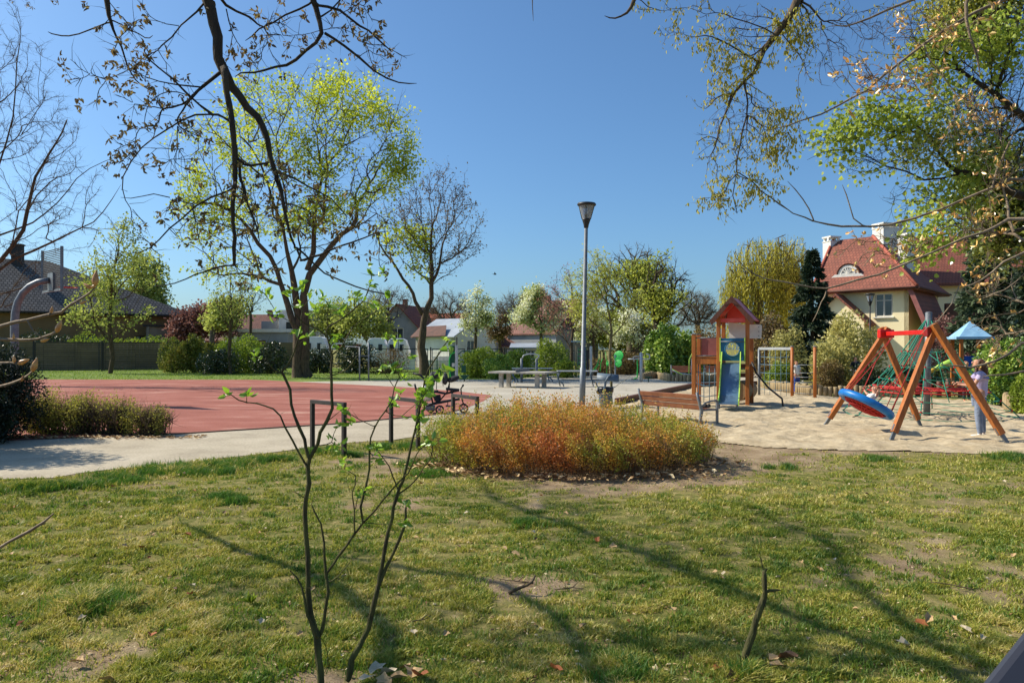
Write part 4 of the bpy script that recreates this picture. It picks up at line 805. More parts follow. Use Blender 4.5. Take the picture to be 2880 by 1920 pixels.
# ---- climbing net frame to the right
def net_frame():
    A, B, Cc = Vector(P(2228, 980, 28.3)), Vector(P(2292, 980, 27.6)), Vector(P(2135, 980, 29.5))
    for q in (A, B, Cc): q.z = 0
    r = thing('climbing_frame', 'climbing frame with rope net, metal rungs and two slim orange posts', 'climbing frame', tuple(A)); Z = lambda v: Vector((0, 0, v))
    for q in (A, B): m = MB(); m.cyl(q - Z(.05), q + Z(1.96), .062, 14); m.build('post', MT['wood'], r, True); m = MB(); m.cyl(q + Z(1.96), q + Z(2.0), .066, 14); m.build('post_cap', MT['galv'], r, True)
    m = MB(); m.bar(Cc + Z(1.9), A + Z(1.9), .07, .1); m.build('top_beam', MT['silver'], r, True)
    m = MB(); m.cyl(Cc - Z(.05), Cc + Z(1.9), .05, 10); m.build('rear_post', MT['galv'], r, True)
    for z_ in (1.28, .98, .82, .62, .46, .2): m = MB(); m.cyl(A + Z(z_), B + Z(z_), .014, 6); m.build('rung', MT['galv'], r, True)
    m = MB(); L = (A - Cc)
    for k in range(1, 6): m.cyl(Cc + L * k / 6 + Z(.05), Cc + L * k / 6 + Z(1.86), .009, 5)
    for z_ in (.3, .62, .95, 1.28, 1.58): m.tube([Cc + Z(z_), Cc + L * .5 + Z(z_ - .03), A + Z(z_)], .009, 5)
    for k in range(1, 6):
        for z_ in (.3, .62, .95, 1.28, 1.58): m.ball(Cc + L * k / 6 + Z(z_ - .02), .022, 6)
    m.build('rope_net', MT['rope_b'], r, True)
net_frame()
# ---- nest swing
def swing():
    nA, fA = Vector((8.80, 15.45, 2.33)), Vector((8.87, 17.55, 2.33)); feet = [Vector((7.69, 15.03, 0)), Vector((9.84, 14.72, 0)), Vector((7.72, 18.25, 0)), Vector((9.8, 17.65, 0))]
    r = thing('nest_swing', 'nest swing frame of four orange brown timber legs with a red crossbeam', 'swing', (8.8, 16.5, 0))
    for k, f in enumerate(feet):
        a = nA if k < 2 else fA; s = -1 if k % 2 == 0 else 1; top = a + Vector((s * -.03, (0.0 if k < 2 else 0), .08)); off = Vector((0, -.13 if (k < 2) else .13, 0)) * (1 if s > 0 else .0)
        top = a + Vector((s * -.06, 0, .07)) + off * .9; f2 = f + off * .4; d_ = (f2 - top).normalized()
        m = MB(); e = f2 - d_ * .22; m.bar(top, e, .115, .125, up=(0, 1, 0)); m.build('leg', MT['wood'] if k in (1,) or True else MT['wood_dark'], r, True, bev=.008)
        m = MB(); m.bar(e - d_ * .12, f2 + d_ * .06, .07, .05, up=(0, 1, 0)); m.bar(e - d_ * .16, e - d_ * .02, .13, .05, up=(0, 1, 0)); m.build('foot_bracket', MT['galv'], r, True)
    for a in (nA, fA): m = MB(); m.box(a + Vector((0, 0, -.08)), (.34, .16, .2)); m.build('beam_bracket', mat('dark_red_bracket', (140, 28, 26), None, 5, .4) if a is nA else MT['red'], r, True, bev=.02)
    m = MB(); m.bar(nA + Vector((0, .1, -.08)), fA + Vector((0, -.1, -.08)), .1, .1); m.build('crossbeam', MT['red'], r, True, bev=.01)
    c = Vector((7.9, 16.5, .66)); bm_ = (nA + fA) / 2; nrm = (bm_ - c).normalized()
    q = nrm.to_track_quat('Z', 'Y').to_matrix().to_4x4(); Mx = Matrix.Translation(c) @ q; RR = .54
    m = MB(); m.lathe([(.01, -.14), (.2, -.135), (.36, -.09), (.46, -.03)], M=Mx, n=24); s_ = m.build('nest_seat', mat('red_mat', (168, 34, 26), (188, 70, 24), 7, .7, .3), r, True)
    m = MB(); n = 40; m.tube([Mx @ Vector((RR * math.cos(2 * math.pi * k / n), RR * math.sin(2 * math.pi * k / n), 0)) for k in range(n + 1)], .085, 12, caps=False); m.build('rim', MT['blue'], s_, True)
    m = MB(); pr = [(.02, -.16), (.15, -.155), (.3, -.13), (.42, -.08), (.5, -.01)]; 
    for k in range(20): a = 2 * math.pi * k / 20; m.tube([Mx @ Vector((x * math.cos(a), x * math.sin(a), z)) for x, z in pr], .014, 5)
    for x, z in pr[1:-1]: m.tube([Mx @ Vector((x * math.cos(a), x * math.sin(a), z)) for a in np.linspace(0, 2 * math.pi, 30)], .02, 5)
    m.build('rope_web', MT['rope_r'], s_, True)
    for k, (bx, ang) in enumerate(((nA, -2.1), (nA, -1.0), (fA, 2.1), (fA, 1.0))):
        h_ = Vector((bx.x - .02, bx.y + (.35 if bx is nA else -.35), bx.z - .16)); e = Mx @ Vector((RR * math.cos(ang), RR * math.sin(ang), .05)); mm_ = h_.lerp(e, .45); m = MB(); m.tube([h_, mm_], .009, 5); 
        for j in (-1, 1): m.tube([mm_, Mx @ Vector((RR * math.cos(ang + .28 * j), RR * math.sin(ang + .28 * j), .06))], .009, 6)
        m.build('hanging_rope', MT['rope_r'], s_, True)
    return c, nrm
SW_C, SW_N = swing()
# ---- rope pyramid
def pyramid():
    d = 20.3; base = P(2606, 980, d) * [1, 1, 0]; base = Vector(base); top = Vector(P(2612, 880, d)); r = thing('rope_pyramid', 'rope climbing pyramid with green and red nets round a grey mast', 'climbing net', tuple(base)); Z = lambda v: Vector((0, 0, v))
    m = MB(); m.cyl(base - Z(.05), top, .085, 16); m.ball(top + Z(.0), .09, 12, (1, 1, .4)); m.build('mast', MT['galv'], r, True); n = 8; tp = top - Z(.08)
    an = []
    for k in range(n): a = 2 * math.pi * (k + .3) / n; an.append(base + Vector((2.15 * math.cos(a), 2.0 * math.sin(a), .12)))
    def pt(k, u): p = tp.lerp(an[k % n], u); return p - Z(.22 * math.sin(math.pi * u))
    m = MB(); 
    for k in range(n): m.tube([pt(k, u) for u in np.linspace(0, 1, 9)], .017, 5)
    for u in (.3, .44, .56, .80, .92, 1.0):
        for k in range(n): a, b_ = pt(k, u), pt(k + 1, u); m.tube([a, a.lerp(b_, .5) - Z(.05 * u), b_], .012, 4)
    for k in range(n):
        for u0, u1 in ((.3, .56), (.56, .80)): m.tube([pt(k, u0), pt(k + 1, u1)], .011, 4); m.tube([pt(k, u0).lerp(pt(k + 1, u0), .5), pt(k, u1).lerp(pt(k + 1, u1), .5)], .011, 4)
    m.build('green_net', MT['rope_g'], r, True); m = MB()
    for u in (.64, .70):
        for k in range(n): a, b_ = pt(k, u), pt(k + 1, u); m.tube([a, a.lerp(b_, .5) - Z(.04), b_], .02, 5)
    cc = base + Z(pt(0, .67).z)
    for k in range(n):
        for f in (0, .33, .66): e = pt(k, .67).lerp(pt(k + 1, .67), f); m.tube([cc + (e - cc).normalized() * .12, cc.lerp(e, .5) - Z(.06), e], .015, 4)
    for q in (.35, .68):
        ringp = [cc.lerp(pt(k, .67), q) - Z(.05) for k in range(n)]; m.tube(ringp + [ringp[0]], .016, 4)
    for k in range(n):
        for u in (.3, .44, .56, .67, .80, .92): m.ball(pt(k, u), .036, 6)
    m.build('red_net', MT['rope_r'], r, True)
    for k in range(n):
        if k % 2: continue
        dr = (an[k] - base); dr.z = 0; m = MB(); m.tube([an[k], an[k] + dr * .28 + Z(-.2)], .014, 5); m.build('anchor_cable', MT['black'], r, True)
pyramid()
# ---- second tower with pale blue roof
def tower2():
    c = Vector(P(2728, 980, 31)); c.z = 0; r = thing('small_play_tower', 'small play tower with pale blue pyramid roof and royal blue panel behind the rope net', 'play tower', tuple(c), R(-12)); w = 1.0
    for x in (-.5, .5):
        for y in (-.5, .5): m = MB(); m.box((x, y, 1.15), (.12, .12, 2.4)); m.build('post', MT['wood'], r)
    m = MB(); m.box((0, 0, 2.34), (1.55, 1.5, .1)); v = [(-.62, -.62, 2.39), (.62, -.62, 2.39), (.62, .62, 2.39), (-.62, .62, 2.39), (0, 0, 3.05)]; m.add(v, [(0, 1, 4), (1, 2, 4), (2, 3, 4), (3, 0, 4)]); m.build('roof', MT['paleblue'], r)
    m = MB(); m.box((.02, -.5, 1.28), (.84, .03, .62)); m.build('blue_panel', MT['bluepanel'], r); m = MB(); m.box((0, 0, .9), (1.0, 1.0, .08)); m.build('deck', MT['wood_dark'], r)
    m = MB(); m.tube([(-.5, -.55, 1.2), (-1.0, -.7, 1.32), (-1.35, -.8, 1.18), (-1.7, -.9, 1.02)], [.13, .16, .13, .07], 8); m.build('green_slide_arm', MT['lime'], r); m = MB(); m.tube([(-1.6, -.88, 1.06), (-2.0, -1.0, .88)], [.09, .06], 8); m.build('yellow_handle', mat('yellow_plastic', (222, 178, 60)), r)
    g = thing('log_step_row', 'row of short dark round posts standing under the rope pyramid', 'posts', tuple(Vector(P(2690, 980, 29)) * 1 - Vector((0, 0, EYE - 0))))
    g.location.z = 0
    for k in range(9): m = MB(); hh = .5 + .3 * ((k * 7) % 5) / 5; m.cyl((-3.2 + k * .42, .1 * (k % 2), -.02), (-3.2 + k * .42, .1 * (k % 2), hh), .09, 10); m.build('log', MT['wood_dark'], g)
tower2()
# ---- log edging
def palisade(name, label, pts, h, rlog, maxn=96):
    pts = [V2(p) for p in pts]; r = thing(name, label, 'edging', tuple(pts[0])); random.seed(len(pts)); tot = sum((b - a).length for a, b in zip(pts[:-1], pts[1:])); n = min(maxn, int(tot / (rlog * 2.06))); s = tot / n; rl = s / 2.06; protos = []
    for j in range(5):
        m = MB(); hh = h * (1 + .06 * (j - 2)); m.tube([(0, 0, -.05), (0, 0, hh - .015), (0, 0, hh)], [rl, rl * .99, rl * .9], 10); o = m.build('log', MT['log'], r); protos.append(o)
    acc = 0; i = 0
    for a, b in zip(pts[:-1], pts[1:]):
        L = (b - a).length
        while acc < L and i < n:
            p = a.lerp(b, acc / L) - pts[0]; o = protos[i % 5] if i < 5 else None
            if o is None: o = protos[random.randrange(5)].copy(); COL.objects.link(o); o.parent = r
            o.location = p + Vector((random.uniform(-.01, .01), random.uniform(-.02, .02), 0)); i += 1; acc += s
        acc -= L
pg = lambda l: [G(a, b) for a, b in l]
palisade('log_edging', 'round log edging at the back of the sandpit below the brown shrubs', pg([(2135, 1089), (2181, 1101), (2295, 1118), (2422, 1121), (2560, 1122)]), .46, .085)
palisade('log_edging', 'round log edging retaining the green mound at the right edge', pg([(2826, 1153), (2840, 1166), (2960, 1172), (3100, 1180)]), .52, .07)
palisade('log_edging', 'low round log edging below the glossy laurel bush', pg([(1810, 1066), (1850, 1064), (1880, 1072), (1960, 1074), (2050, 1072)]), .42, .11)
def timber_edge():
    m = MB(); l = pg([(1735, 1139), (1948, 1091), (2150, 1083)]); r = thing('sandpit_edging', 'dark brown timber boards edging the sandpit behind the bench', 'edging', tuple(l[0] * [1, 1, 0]))
    for a, b in zip(l[:-1], l[1:]): m = MB(); m.bar(Vector((a[0], a[1], .1)), Vector((b[0], b[1], .1)), .16, .26); m.build('board', MT['wood_dark'], r, True)
timber_edge()
# ---- table tennis
def tt():
    c = Vector(G(1470, 1089)); c.z = 0; r = thing('table_tennis_table', 'pale concrete table tennis table on stone legs in the middle of the plaza', 'table tennis table', tuple(c), R(-24)); L, W, H = 3.0, 1.6, .78
    m = MB(); m.box((0, 0, H - .045), (L, W, .09)); m.build('table_top', MT['concrete'], r, bev=.01)
    for x in (-.95, .95):
        for y in (-.45, .45): m = MB(); m.box((x, y, (H - .09) / 2 - .02), (.2, .14, H - .09 + .04)); m.build('leg', MT['concrete'], r)
    m = MB(); m.box((0, 0, H + .07), (.03, W + .1, .14)); m.build('net', MT['galv'], r)
tt()
def steel_table(px, py, label, L=2.0, rz=0.0):
    c = Vector(G(px, py)); c.z = 0; r = thing('steel_picnic_table', label, 'table', tuple(c), rz); m = MB(); m.box((0, 0, .78), (L, .7, .05)); m.build('table_top', MT['silver'], r, bev=.008)
    for x in (-L / 2 + .08, L / 2 - .25):
        m = MB(); m.tube([(x + .14, 0, .76), (x + .02, 0, .72), (x - .06, 0, .6), (x - .05, 0, .42), (x + .02, -.05, .28), (x + .2, -.1, .17), (x + .26, -.1, -.02)], .032, 8); m.tube([(x + .1, .25, .74), (x + .0, .3, .5), (x + .1, .3, -.02)], .03, 8); m.build('leg', MT['bin'], r)
    return r
t1 = steel_table(1623, 1087, 'steel table with curved tube legs standing behind the lamp post', 2.0, 0)
m = MB(); m.tube([(-.9, -.05, .36), (.4, -.05, .34), (1.2, -.05, .34), (1.3, -.05, .4), (1.32, -.05, .62)], .03, 8); m.build('foot_rail', MT['bin'], t1)
steel_table(1497, 1074, 'steel table with tube legs behind the table tennis table', 2.3, .05)
def conc_table(px, py, label):
    c = Vector(G(px, py)); c.z = 0; r = thing('concrete_games_table', label, 'table', tuple(c), .1); m = MB(); m.box((0, 0, .72), (.95, .9, .08)); m.build('table_top', MT['concrete'], r)
    m = MB(); m.box((0, 0, .34), (.22, .5, .7)); m.build('pedestal', MT['concrete'], r)
    for x in (-1.0, 1.0): m = MB(); m.box((x * .85 if x < 0 else x * .9, 0, .21), (.34, .36, .44)); m.build('stool', MT['concrete'], r)
conc_table(1772, 1052, 'small concrete games table with block stools beyond the plaza')
# ---- litter bin
def litterbin():
    c = Vector(G(1703, 1146)); c.z = 0; r = thing('litter_bin', 'blue grey litter bin with curved hood and black bag beside the slim tree', 'litter bin', tuple(c), R(-10))
    m = MB(); m.lathe([(.16, 0), (.19, .02), (.235, .55), (.25, .62), (.22, .62), (.2, .1)], n=20); m.build('bucket', MT['bin'], r); m = MB(); m.lathe([(.252, .5), (.262, .62), (.25, .66), (.215, .66), (.2, .6)], n=16); m.tube([(-.22, -.1, .63), (-.27, -.12, .5), (-.2, -.17, .46)], .03, 6); m.build('bag', MT['bag'], r)
    m = MB(); m.tube([(-.02, -.26, -.02), (-.02, -.26, .62), (.02, -.26, .86), (.1, -.24, 1.0), (.2, -.2, 1.07)], [.035, .035, .035, .032, .03], 8); m.build('stand', MT['bin'], r)
    m = MB(); n = 10; pr = [(.34 * math.cos(math.pi * (k / n)) , .2 * math.sin(math.pi * k / n)) for k in range(n + 1)]
    pr = [(x, z) for x, z in pr]; a = [(-.26, y * .9, .82 + z + .1) for y, z in pr]; a2 = [(.42, y * .75 + .04, .74 + z + .12) for y, z in pr]; b_ = [(p[0], p[1] * .93, p[2] - .02) for p in a]; b2 = [(p[0], p[1] * .93, p[2] - .02) for p in a2]
    N = n + 1; m.add(a + a2 + b_ + b2, [(k, k + 1, N + k + 1, N + k) for k in range(n)] + [(2 * N + k + 1, 2 * N + k, 3 * N + k, 3 * N + k + 1) for k in range(n)] + [(k, 2 * N + k, 2 * N + k + 1, k + 1) for k in range(n)] + [(N + k + 1, 3 * N + k + 1, 3 * N + k, N + k) for k in range(n)], True); m.build('hood', MT['bin'], r)
litterbin()
# ---- gym equipment
def gpos(px, d): p = Vector(P(px, 980, d)); p.z = 0; return p
def gym():
    # twister / exercise station with silver post (left, near bushes)
    c = gpos(1284, 43); r = thing('fitness_station', 'green outdoor fitness station with a silver post and info board near the bare tree', 'fitness machine', tuple(c), 0)
    m = MB(); m.box((0, 0, 1.05), (.17, .14, 2.1)); m.build('post', MT['silver'], r, bev=.03); m = MB(); m.box((-.28, .25, .95), (.34, .14, 1.9)); m.box((-.2, .2, 1.95), (.46, .2, .22)); m.build('body', MT['dkgreen'], r, bev=.03)
    m = MB(); m.box((-.2, .17, .95), (.16, .02, .22)); m.build('sign', MT['white'], r); m = MB(); m.tube([(-.3, 0, .1), (-.42, 0, .6), (-.42, 0, 1.3), (-.3, 0, 1.6), (0, 0, 1.72)], .035, 8); m.build('green_tube', MT['green'], r)
    m = MB(); m.tube([(-1.15, .2, .5), (-1.15, .2, 1.45), (-1.05, .2, 1.68), (-.85, .2, 1.75), (-.3, .2, 1.75)], .03, 8); m.tube([(.1, .1, 1.55), (.3, .1, 1.76), (1.0, .1, 1.72)], .03, 8); m.build('side_arm', MT['dkgreen'], r)
    m = MB(); m.box((.42, -.1, .72), (.26, .05, .42)); m.prism([(.2, -.2, .36), (.76, -.2, .36), (.55, -.2, .16), (.42, -.2, .1)], (0, .35, 0)); m.cyl((.45, 0, 0), (.45, 0, .2), .04, 8); m.build('seat', MT['dkgreen'], r)
    # pull up posts
    c = gpos(1024, 43.5); r = thing('pull_up_bars', 'two plain grey steel posts joined by low rungs at the court edge', 'pull-up bars', tuple(c)); 
    for x, h in ((-.26, 2.0), (.27, 2.25)): m = MB(); m.cyl((x, 0, -.03), (x, 0, h), .045, 10); m.build('post', MT['galv'], r)
    m = MB(); m.cyl((-.26, 0, 1.46), (.27, 0, 1.46), .025, 8); m.build('rung', MT['galv'], r); m = MB(); m.bar((-.3, 0, 2.0), (-1.2, .4, 2.05), .05, .04); m.build('top_bar', MT['silver'], r)
    # elliptical trainers behind the table tennis
    c = gpos(1488, 41.5); r = thing('walking_trainer', 'silver double walking trainer behind the table tennis table', 'fitness machine', tuple(c))
    for x in (-.42, .42): m = MB(); m.cyl((x, 0, -.02), (x, 0, 1.35), .07, 10); m.build('post', MT['galv'], r); 
    m = MB(); m.tube([(-.42, 0, 1.3), (-.3, 0, 1.52), (0, 0, 1.6), (.35, 0, 1.6), (.58, -.1, 1.5), (.4, -.15, 1.3)], .035, 8); m.build('handlebar', MT['silver'], r); m = MB(); m.box((0, 0, .12), (.9, .3, .06)); m.build('footplate', MT['bin'], r)
    # wall bars
    c = gpos(1643, 47); r = thing('wall_bars', 'green ladder frame behind the lamp post with a silver post at its right', 'climbing ladder', tuple(c))
    for x in (-.38, .1): m = MB(); m.cyl((x, 0, -.02), (x, 0, 2.0), .03, 8); m.build('upright', MT['dkgreen'], r)
    m = MB(); [m.cyl((-.38, 0, z_), (.1, 0, z_), .02, 6) for z_ in np.arange(.2, 1.95, .27)]; m.build('rungs', MT['green'], r)
    m = MB(); m.box((.42, -.1, 1.02), (.16, .14, 2.05)); m.build('silver_post', MT['silver'], r, bev=.03); m = MB(); m.box((.22, 0, .95), (.14, .1, 1.6)); m.build('black_pad', MT['black'], r)
    m = MB(); m.tube([(.55, -.1, .5), (.8, -.15, .9), (.95, -.2, 1.3)], .03, 6); m.tube([(.5, -.1, .55), (.7, -.3, .62), (.9, -.3, .95)], .03, 6); m.build('lever', MT['green'], r)
    # sign canopy on post
    c = gpos(1620, 49); r = thing('equipment_post', 'pale wooden post with a small flat green top plate left of the lamp post', 'post', tuple(c)); m = MB(); m.cyl((0, 0, 0), (0, 0, 2.35), .07, 10); m.build('post', MT['log'], r); m = MB(); m.box((.15, 0, 2.37), (.95, .3, .05)); m.build('top_plate', MT['paleblue'], r)
    # shoulder wheels
    c = gpos(1730, 47); r = thing('shoulder_wheel_trainer', 'fitness machine with bright green round discs behind the slim tree', 'fitness machine', tuple(c))
    m = MB(); m.box((0, 0, .75), (.09, .09, 1.5)); m.build('post', MT['silver'], r)
    for x, y, z_, rr in ((.22, -.1, 1.42, .35), (-.38, -.05, .98, .2), (.2, -.25, .96, .25)):
        m = MB(); m.lathe([(.01, 0), (rr * .9, 0), (rr, .02), (rr, .05), (rr * .9, .06), (.01, .05)], n=28, M=Matrix.Translation((x, y, z_)) @ Matrix.Rotation(R(-38), 4, 'Z') @ Matrix.Rotation(R(75), 4, 'X')); m.build('disc', MT['green'], r)
    m = MB(); m.tube([(.22, -.16, 1.42), (.3, -.22, 1.3), (.46, -.22, 1.1)], .025, 6); m.build('handle', MT['dkgreen'], r); m = MB(); m.tube([(-.55, 0, .3), (-.5, 0, .9), (-.62, 0, 1.7)], .018, 6); m.tube([(-.95, 0, .45), (-.9, 0, 1.0), (-.8, 0, 1.25)], .03, 6); m.build('lever', MT['green'], r)
    # cross trainer
    c = gpos(1803, 42); r = thing('cross_trainer', 'silver fitness machine with T shaped handlebars in front of the laurel', 'fitness machine', tuple(c))
    m = MB(); m.cyl((0, 0, -.02), (0, 0, 1.62), .085, 14); m.ball((0, 0, 1.62), .085, 10); m.build('post', MT['silver'], r); m = MB(); m.tube([(-.75, 0, 1.3), (0, 0, 1.32), (.45, 0, 1.3), (.5, 0, 1.4), (.45, 0, 1.56), (.28, 0, 1.6)], .035, 8); m.tube([(-.4, -.05, 1.15), (-.45, -.05, 1.42), (-.3, -.05, 1.46), (0, 0, 1.46)], .03, 8); m.build('handlebar', MT['silver'], r)
    m = MB(); m.tube([(-.22, 0, 1.3), (-.2, 0, .8), (-.22, 0, .25), (-.4, -.05, .2)], .035, 8); m.build('green_arm', MT['green'], r); MB().box((-.38, -.05, .16), (.36, .16, .04)).build('pedal', MT['dkgreen'], r); m = MB(); m.box((.42, 0, .27), (.4, .2, .05)); m.cyl((.42, 0, 0), (.42, 0, .26), .03, 8); m.build('step_plate', MT['dkgreen'], r)
    # bench press near log edging
    c = gpos(1935, 44); r = thing('seat_trainer', 'pale green lever fitness machine just left of the slide tower', 'fitness machine', tuple(c)); m = MB(); m.tube([(-.9, 0, .62), (-.6, 0, .45), (.0, 0, .35), (.3, 0, .4)], .05, 8); m.build('seat_bar', MT['silver'], r); m = MB(); m.tube([(-.95, 0, .68), (-.2, -.1, .25), (.2, -.1, .22)], .03, 6); m.tube([(.05, 0, .3), (.08, 0, 1.25), (.25, 0, 1.6), (.35, 0, 1.9)], .035, 8); m.build('lever', MT['lime'], r); m = MB(); m.cyl((.25, 0, 0), (.25, 0, 1.3), .07, 10); m.build('post', MT['silver'], r)
gym()
# ---- stroller / cargo style buggy
def stroller():
    d = 21.7; c = Vector(P(1236, 980, d)); c.z = 0; r = thing('tandem_stroller', 'black two seated tandem stroller with a white bag parked on the red court', 'stroller', tuple(c), R(6)); T = lambda px, py: (((px / 6.533) - 110.5) / 95.8, 0, (222 - py / 6.533) / 95.8)
    def Q(px, py, y=0): a = T(px, py); return (a[0], y, a[2])
    for i, (px, py, rr, y) in enumerate(((725, 1372, .125, -.24), (560, 1372, .125, .24), (1165, 1300, .14, 0))):
        cx, _, cz = Q(px, py); cz = rr + .005; m = MB(); n = 26; m.tube([(cx + rr * .84 * math.cos(2 * math.pi * k / n), y, cz + rr * .84 * math.sin(2 * math.pi * k / n)) for k in range(n + 1)], rr * .2, 8, caps=False); w = m.build('wheel', MT['rubber'], r)
        m = MB(); m.cyl((cx, y - .03, cz), (cx, y + .03, cz), rr * .25, 10); [m.bar((cx, y, cz), (cx + rr * .75 * math.cos(a), y, cz + rr * .75 * math.sin(a)), .02, .03) for a in np.arange(0, 6.28, 1.2566)]; m.build('rim', MT['galv'], w)
    m = MB()
    for y in (-.2, .2): m.tube([Q(480, 1300, y), Q(660, 1260, y), Q(920, 1215, y * .6), Q(1090, 1190, y * .3)], .03, 8); m.tube([Q(600, 1260, y), Q(560, 1080, y), Q(520, 1010, y), Q(490, 930, y), Q(430, 800, y), Q(370, 745, y), Q(255, 715, y)], .022, 8)
    m.tube([Q(1165, 1290, -.05), Q(1130, 1180, -.02), Q(1115, 1000, 0), Q(1150, 950, 0)], .02, 8); m.tube([Q(1150, 945, -.22), Q(1160, 930, 0), Q(1150, 945, .22)], .022, 8); m.tube([Q(255, 715, -.2), Q(248, 716, 0), Q(255, 715, .2)], .03, 8); m.tube([Q(270, 900, -.2), Q(300, 1000, -.2), Q(350, 1150, -.2), Q(470, 1290, -.2)], .03, 8)
    m.tube([Q(700, 1250, 0), Q(860, 1060, 0), Q(905, 900, 0)], .022, 6); m.tube([Q(600, 1030, 0), Q(830, 1090, 0), Q(1080, 1030, 0)], .03, 8); m.build('frame', MT['black'], r)
    m = MB(); m.bar(Q(560, 1060), Q(700, 1040), .34, .06); m.bar(Q(640, 1050), Q(830, 1085), .34, .05); m.build('seat', MT['fabric_black'], r, bev=.01); m = MB(); m.bar(Q(840, 1000), Q(1085, 1025), .3, .07); m.bar(Q(930, 1040), Q(980, 1130), .26, .05); m.build('seat', MT['fabric_black'], r, bev=.01)
    for (a, b_), (x1, y1), s in (((590, 800), (690, 760), 1), ((825, 800), (830, 770), .9)):
        m = MB(); cx, _, cz = Q(a, b_); m.ball((cx, 0, cz - .02), .19 * s, 14, (.5, 1.0, 1.1)); m.build('backrest', mat('grey_mesh_fabric', (70, 70, 72), (54, 54, 56), 20, .9), r)
    m = MB(); cx, _, cz = Q(660, 760); m.ball((cx, 0, cz), .17, 14, (.8, 1.1, .8)); m.build('hood', MT['fabric_black'], r); m = MB(); cx, _, cz = Q(975, 820); m.ball((cx, 0, cz), .17, 14, (1.15, 1.1, .5), Matrix.Rotation(R(-20), 4, 'Y')); m.build('hood', MT['fabric_black'], r)
    m = MB(); m.tube([Q(905, 880), Q(905, 980)], .012, 6); m.tube([Q(668, 880), Q(668, 1010)], .012, 6); m.tube([Q(780, 860), Q(790, 950)], .012, 6); m.build('canopy_rod', MT['black'], r)
    m = MB(); cx, _, cz = Q(465, 1070); m.ball((cx, -.06, cz), .23, 14, (.72, .9, 1.12)); m.ball((cx + .07, -.02, cz - .14), .12, 12, (1.1, .9, 1.0)); m.build('white_bag', MT['white'], r)
    m = MB(); cx, _, cz = Q(555, 1345); m.box((cx, -.02, cz), (.28, .4, .13)); m.build('basket', MT['galv'], r, bev=.02)
    m = MB(); m.bar(Q(600, 1090), Q(700, 1240), .3, .1); m.bar(Q(680, 1110), Q(690, 1220), .2, .16); m.build('under_seat_bag', MT['fabric_black'], r, bev=.02)
    m = MB(); m.tube([Q(870, 1215, .0), Q(875, 1290, 0), Q(840, 1310, 0)], .012, 6); m.box(Q(880, 1315), (.14, .3, .02)); m.box(Q(1045, 1275), (.08, .22, .02)); m.build('footrest', MT['black'], r)
stroller()
# ---- dark handrail close to the camera
hr = thing('handrail', 'dark grey smooth handrail slanting across the bottom right corner', 'handrail', (.95, 1.25, 0)); m = MB(); a = Vector(P(2800, 2035, 1.15)); b_ = Vector(P(2985, 1790, 1.25)); m.bar(a, b_ + (b_ - a) * 1.2, .085, .04, up=(0, -1, 1)); m.build('rail', mat('dark_grey_rail', (52, 54, 64), (46, 48, 56), 3, .55), hr, True, bev=.012)
m = MB(); e = b_ + (b_ - a) * .9; m.cyl((e.x, e.y, 0), (e.x, e.y, e.z - .02), .02, 8); m.build('post', MT['black'], hr, True)
# ================================================================ TREES
def unit(v): return v / (np.linalg.norm(v, axis=-1, keepdims=True) + 1e-9)
SR = {}
def grow(stems, att, bf=.35, seed=0, wig=.0):
    """joins attraction points to the stems by a balanced minimum spanning tree -> nodes, parents, n stem nodes"""
    pos = []; par = []; rs = {}; SR.clear()
    for s in stems:
        rad = None
        if isinstance(s, tuple): s, rad = s[0], s[1:]
        s = np.asarray(s, float)
        if pos:
            q = np.array(pos); j = int(np.argmin(((q - s[0]) ** 2).sum(1)))
            if np.linalg.norm(q[j] - s[0]) < 1e-4: s = s[1:]
        else: j = -1
        for p in s:
            pos.append(p); par.append(j); j = len(pos) - 1
        if rad:
            k0 = len(pos) - len(s)
            for i in range(len(s)): SR[k0 + i] = np.interp(i / max(len(s) - 1, 1), np.linspace(0, 1, len(rad)), rad)
    ns = len(pos); n = len(att); pos = np.concatenate([np.array(pos), np.zeros((n, 3))]); par = par + [0] * n
    plen = np.zeros(ns + n)
    for i in range(1, ns): plen[i] = plen[par[i]] + np.linalg.norm(pos[i] - pos[par[i]])
    D = np.linalg.norm(att[:, None] - pos[None, :ns], axis=2); Ct = D + bf * plen[None, :ns]; bj = Ct.argmin(1); bc = Ct[np.arange(n), bj]; alive = np.ones(n, bool); cnt = ns
    for _ in range(n):
        k = int(np.argmin(np.where(alive, bc, 1e9))); alive[k] = False; pos[cnt] = att[k]; par[cnt] = int(bj[k]); plen[cnt] = plen[bj[k]] + np.linalg.norm(att[k] - pos[bj[k]])
        c = np.linalg.norm(att - att[k], axis=1) + bf * plen[cnt]; u = c < bc; bc = np.where(u, c, bc); bj = np.where(u, cnt, bj); cnt += 1
    return pos, np.array(par), ns
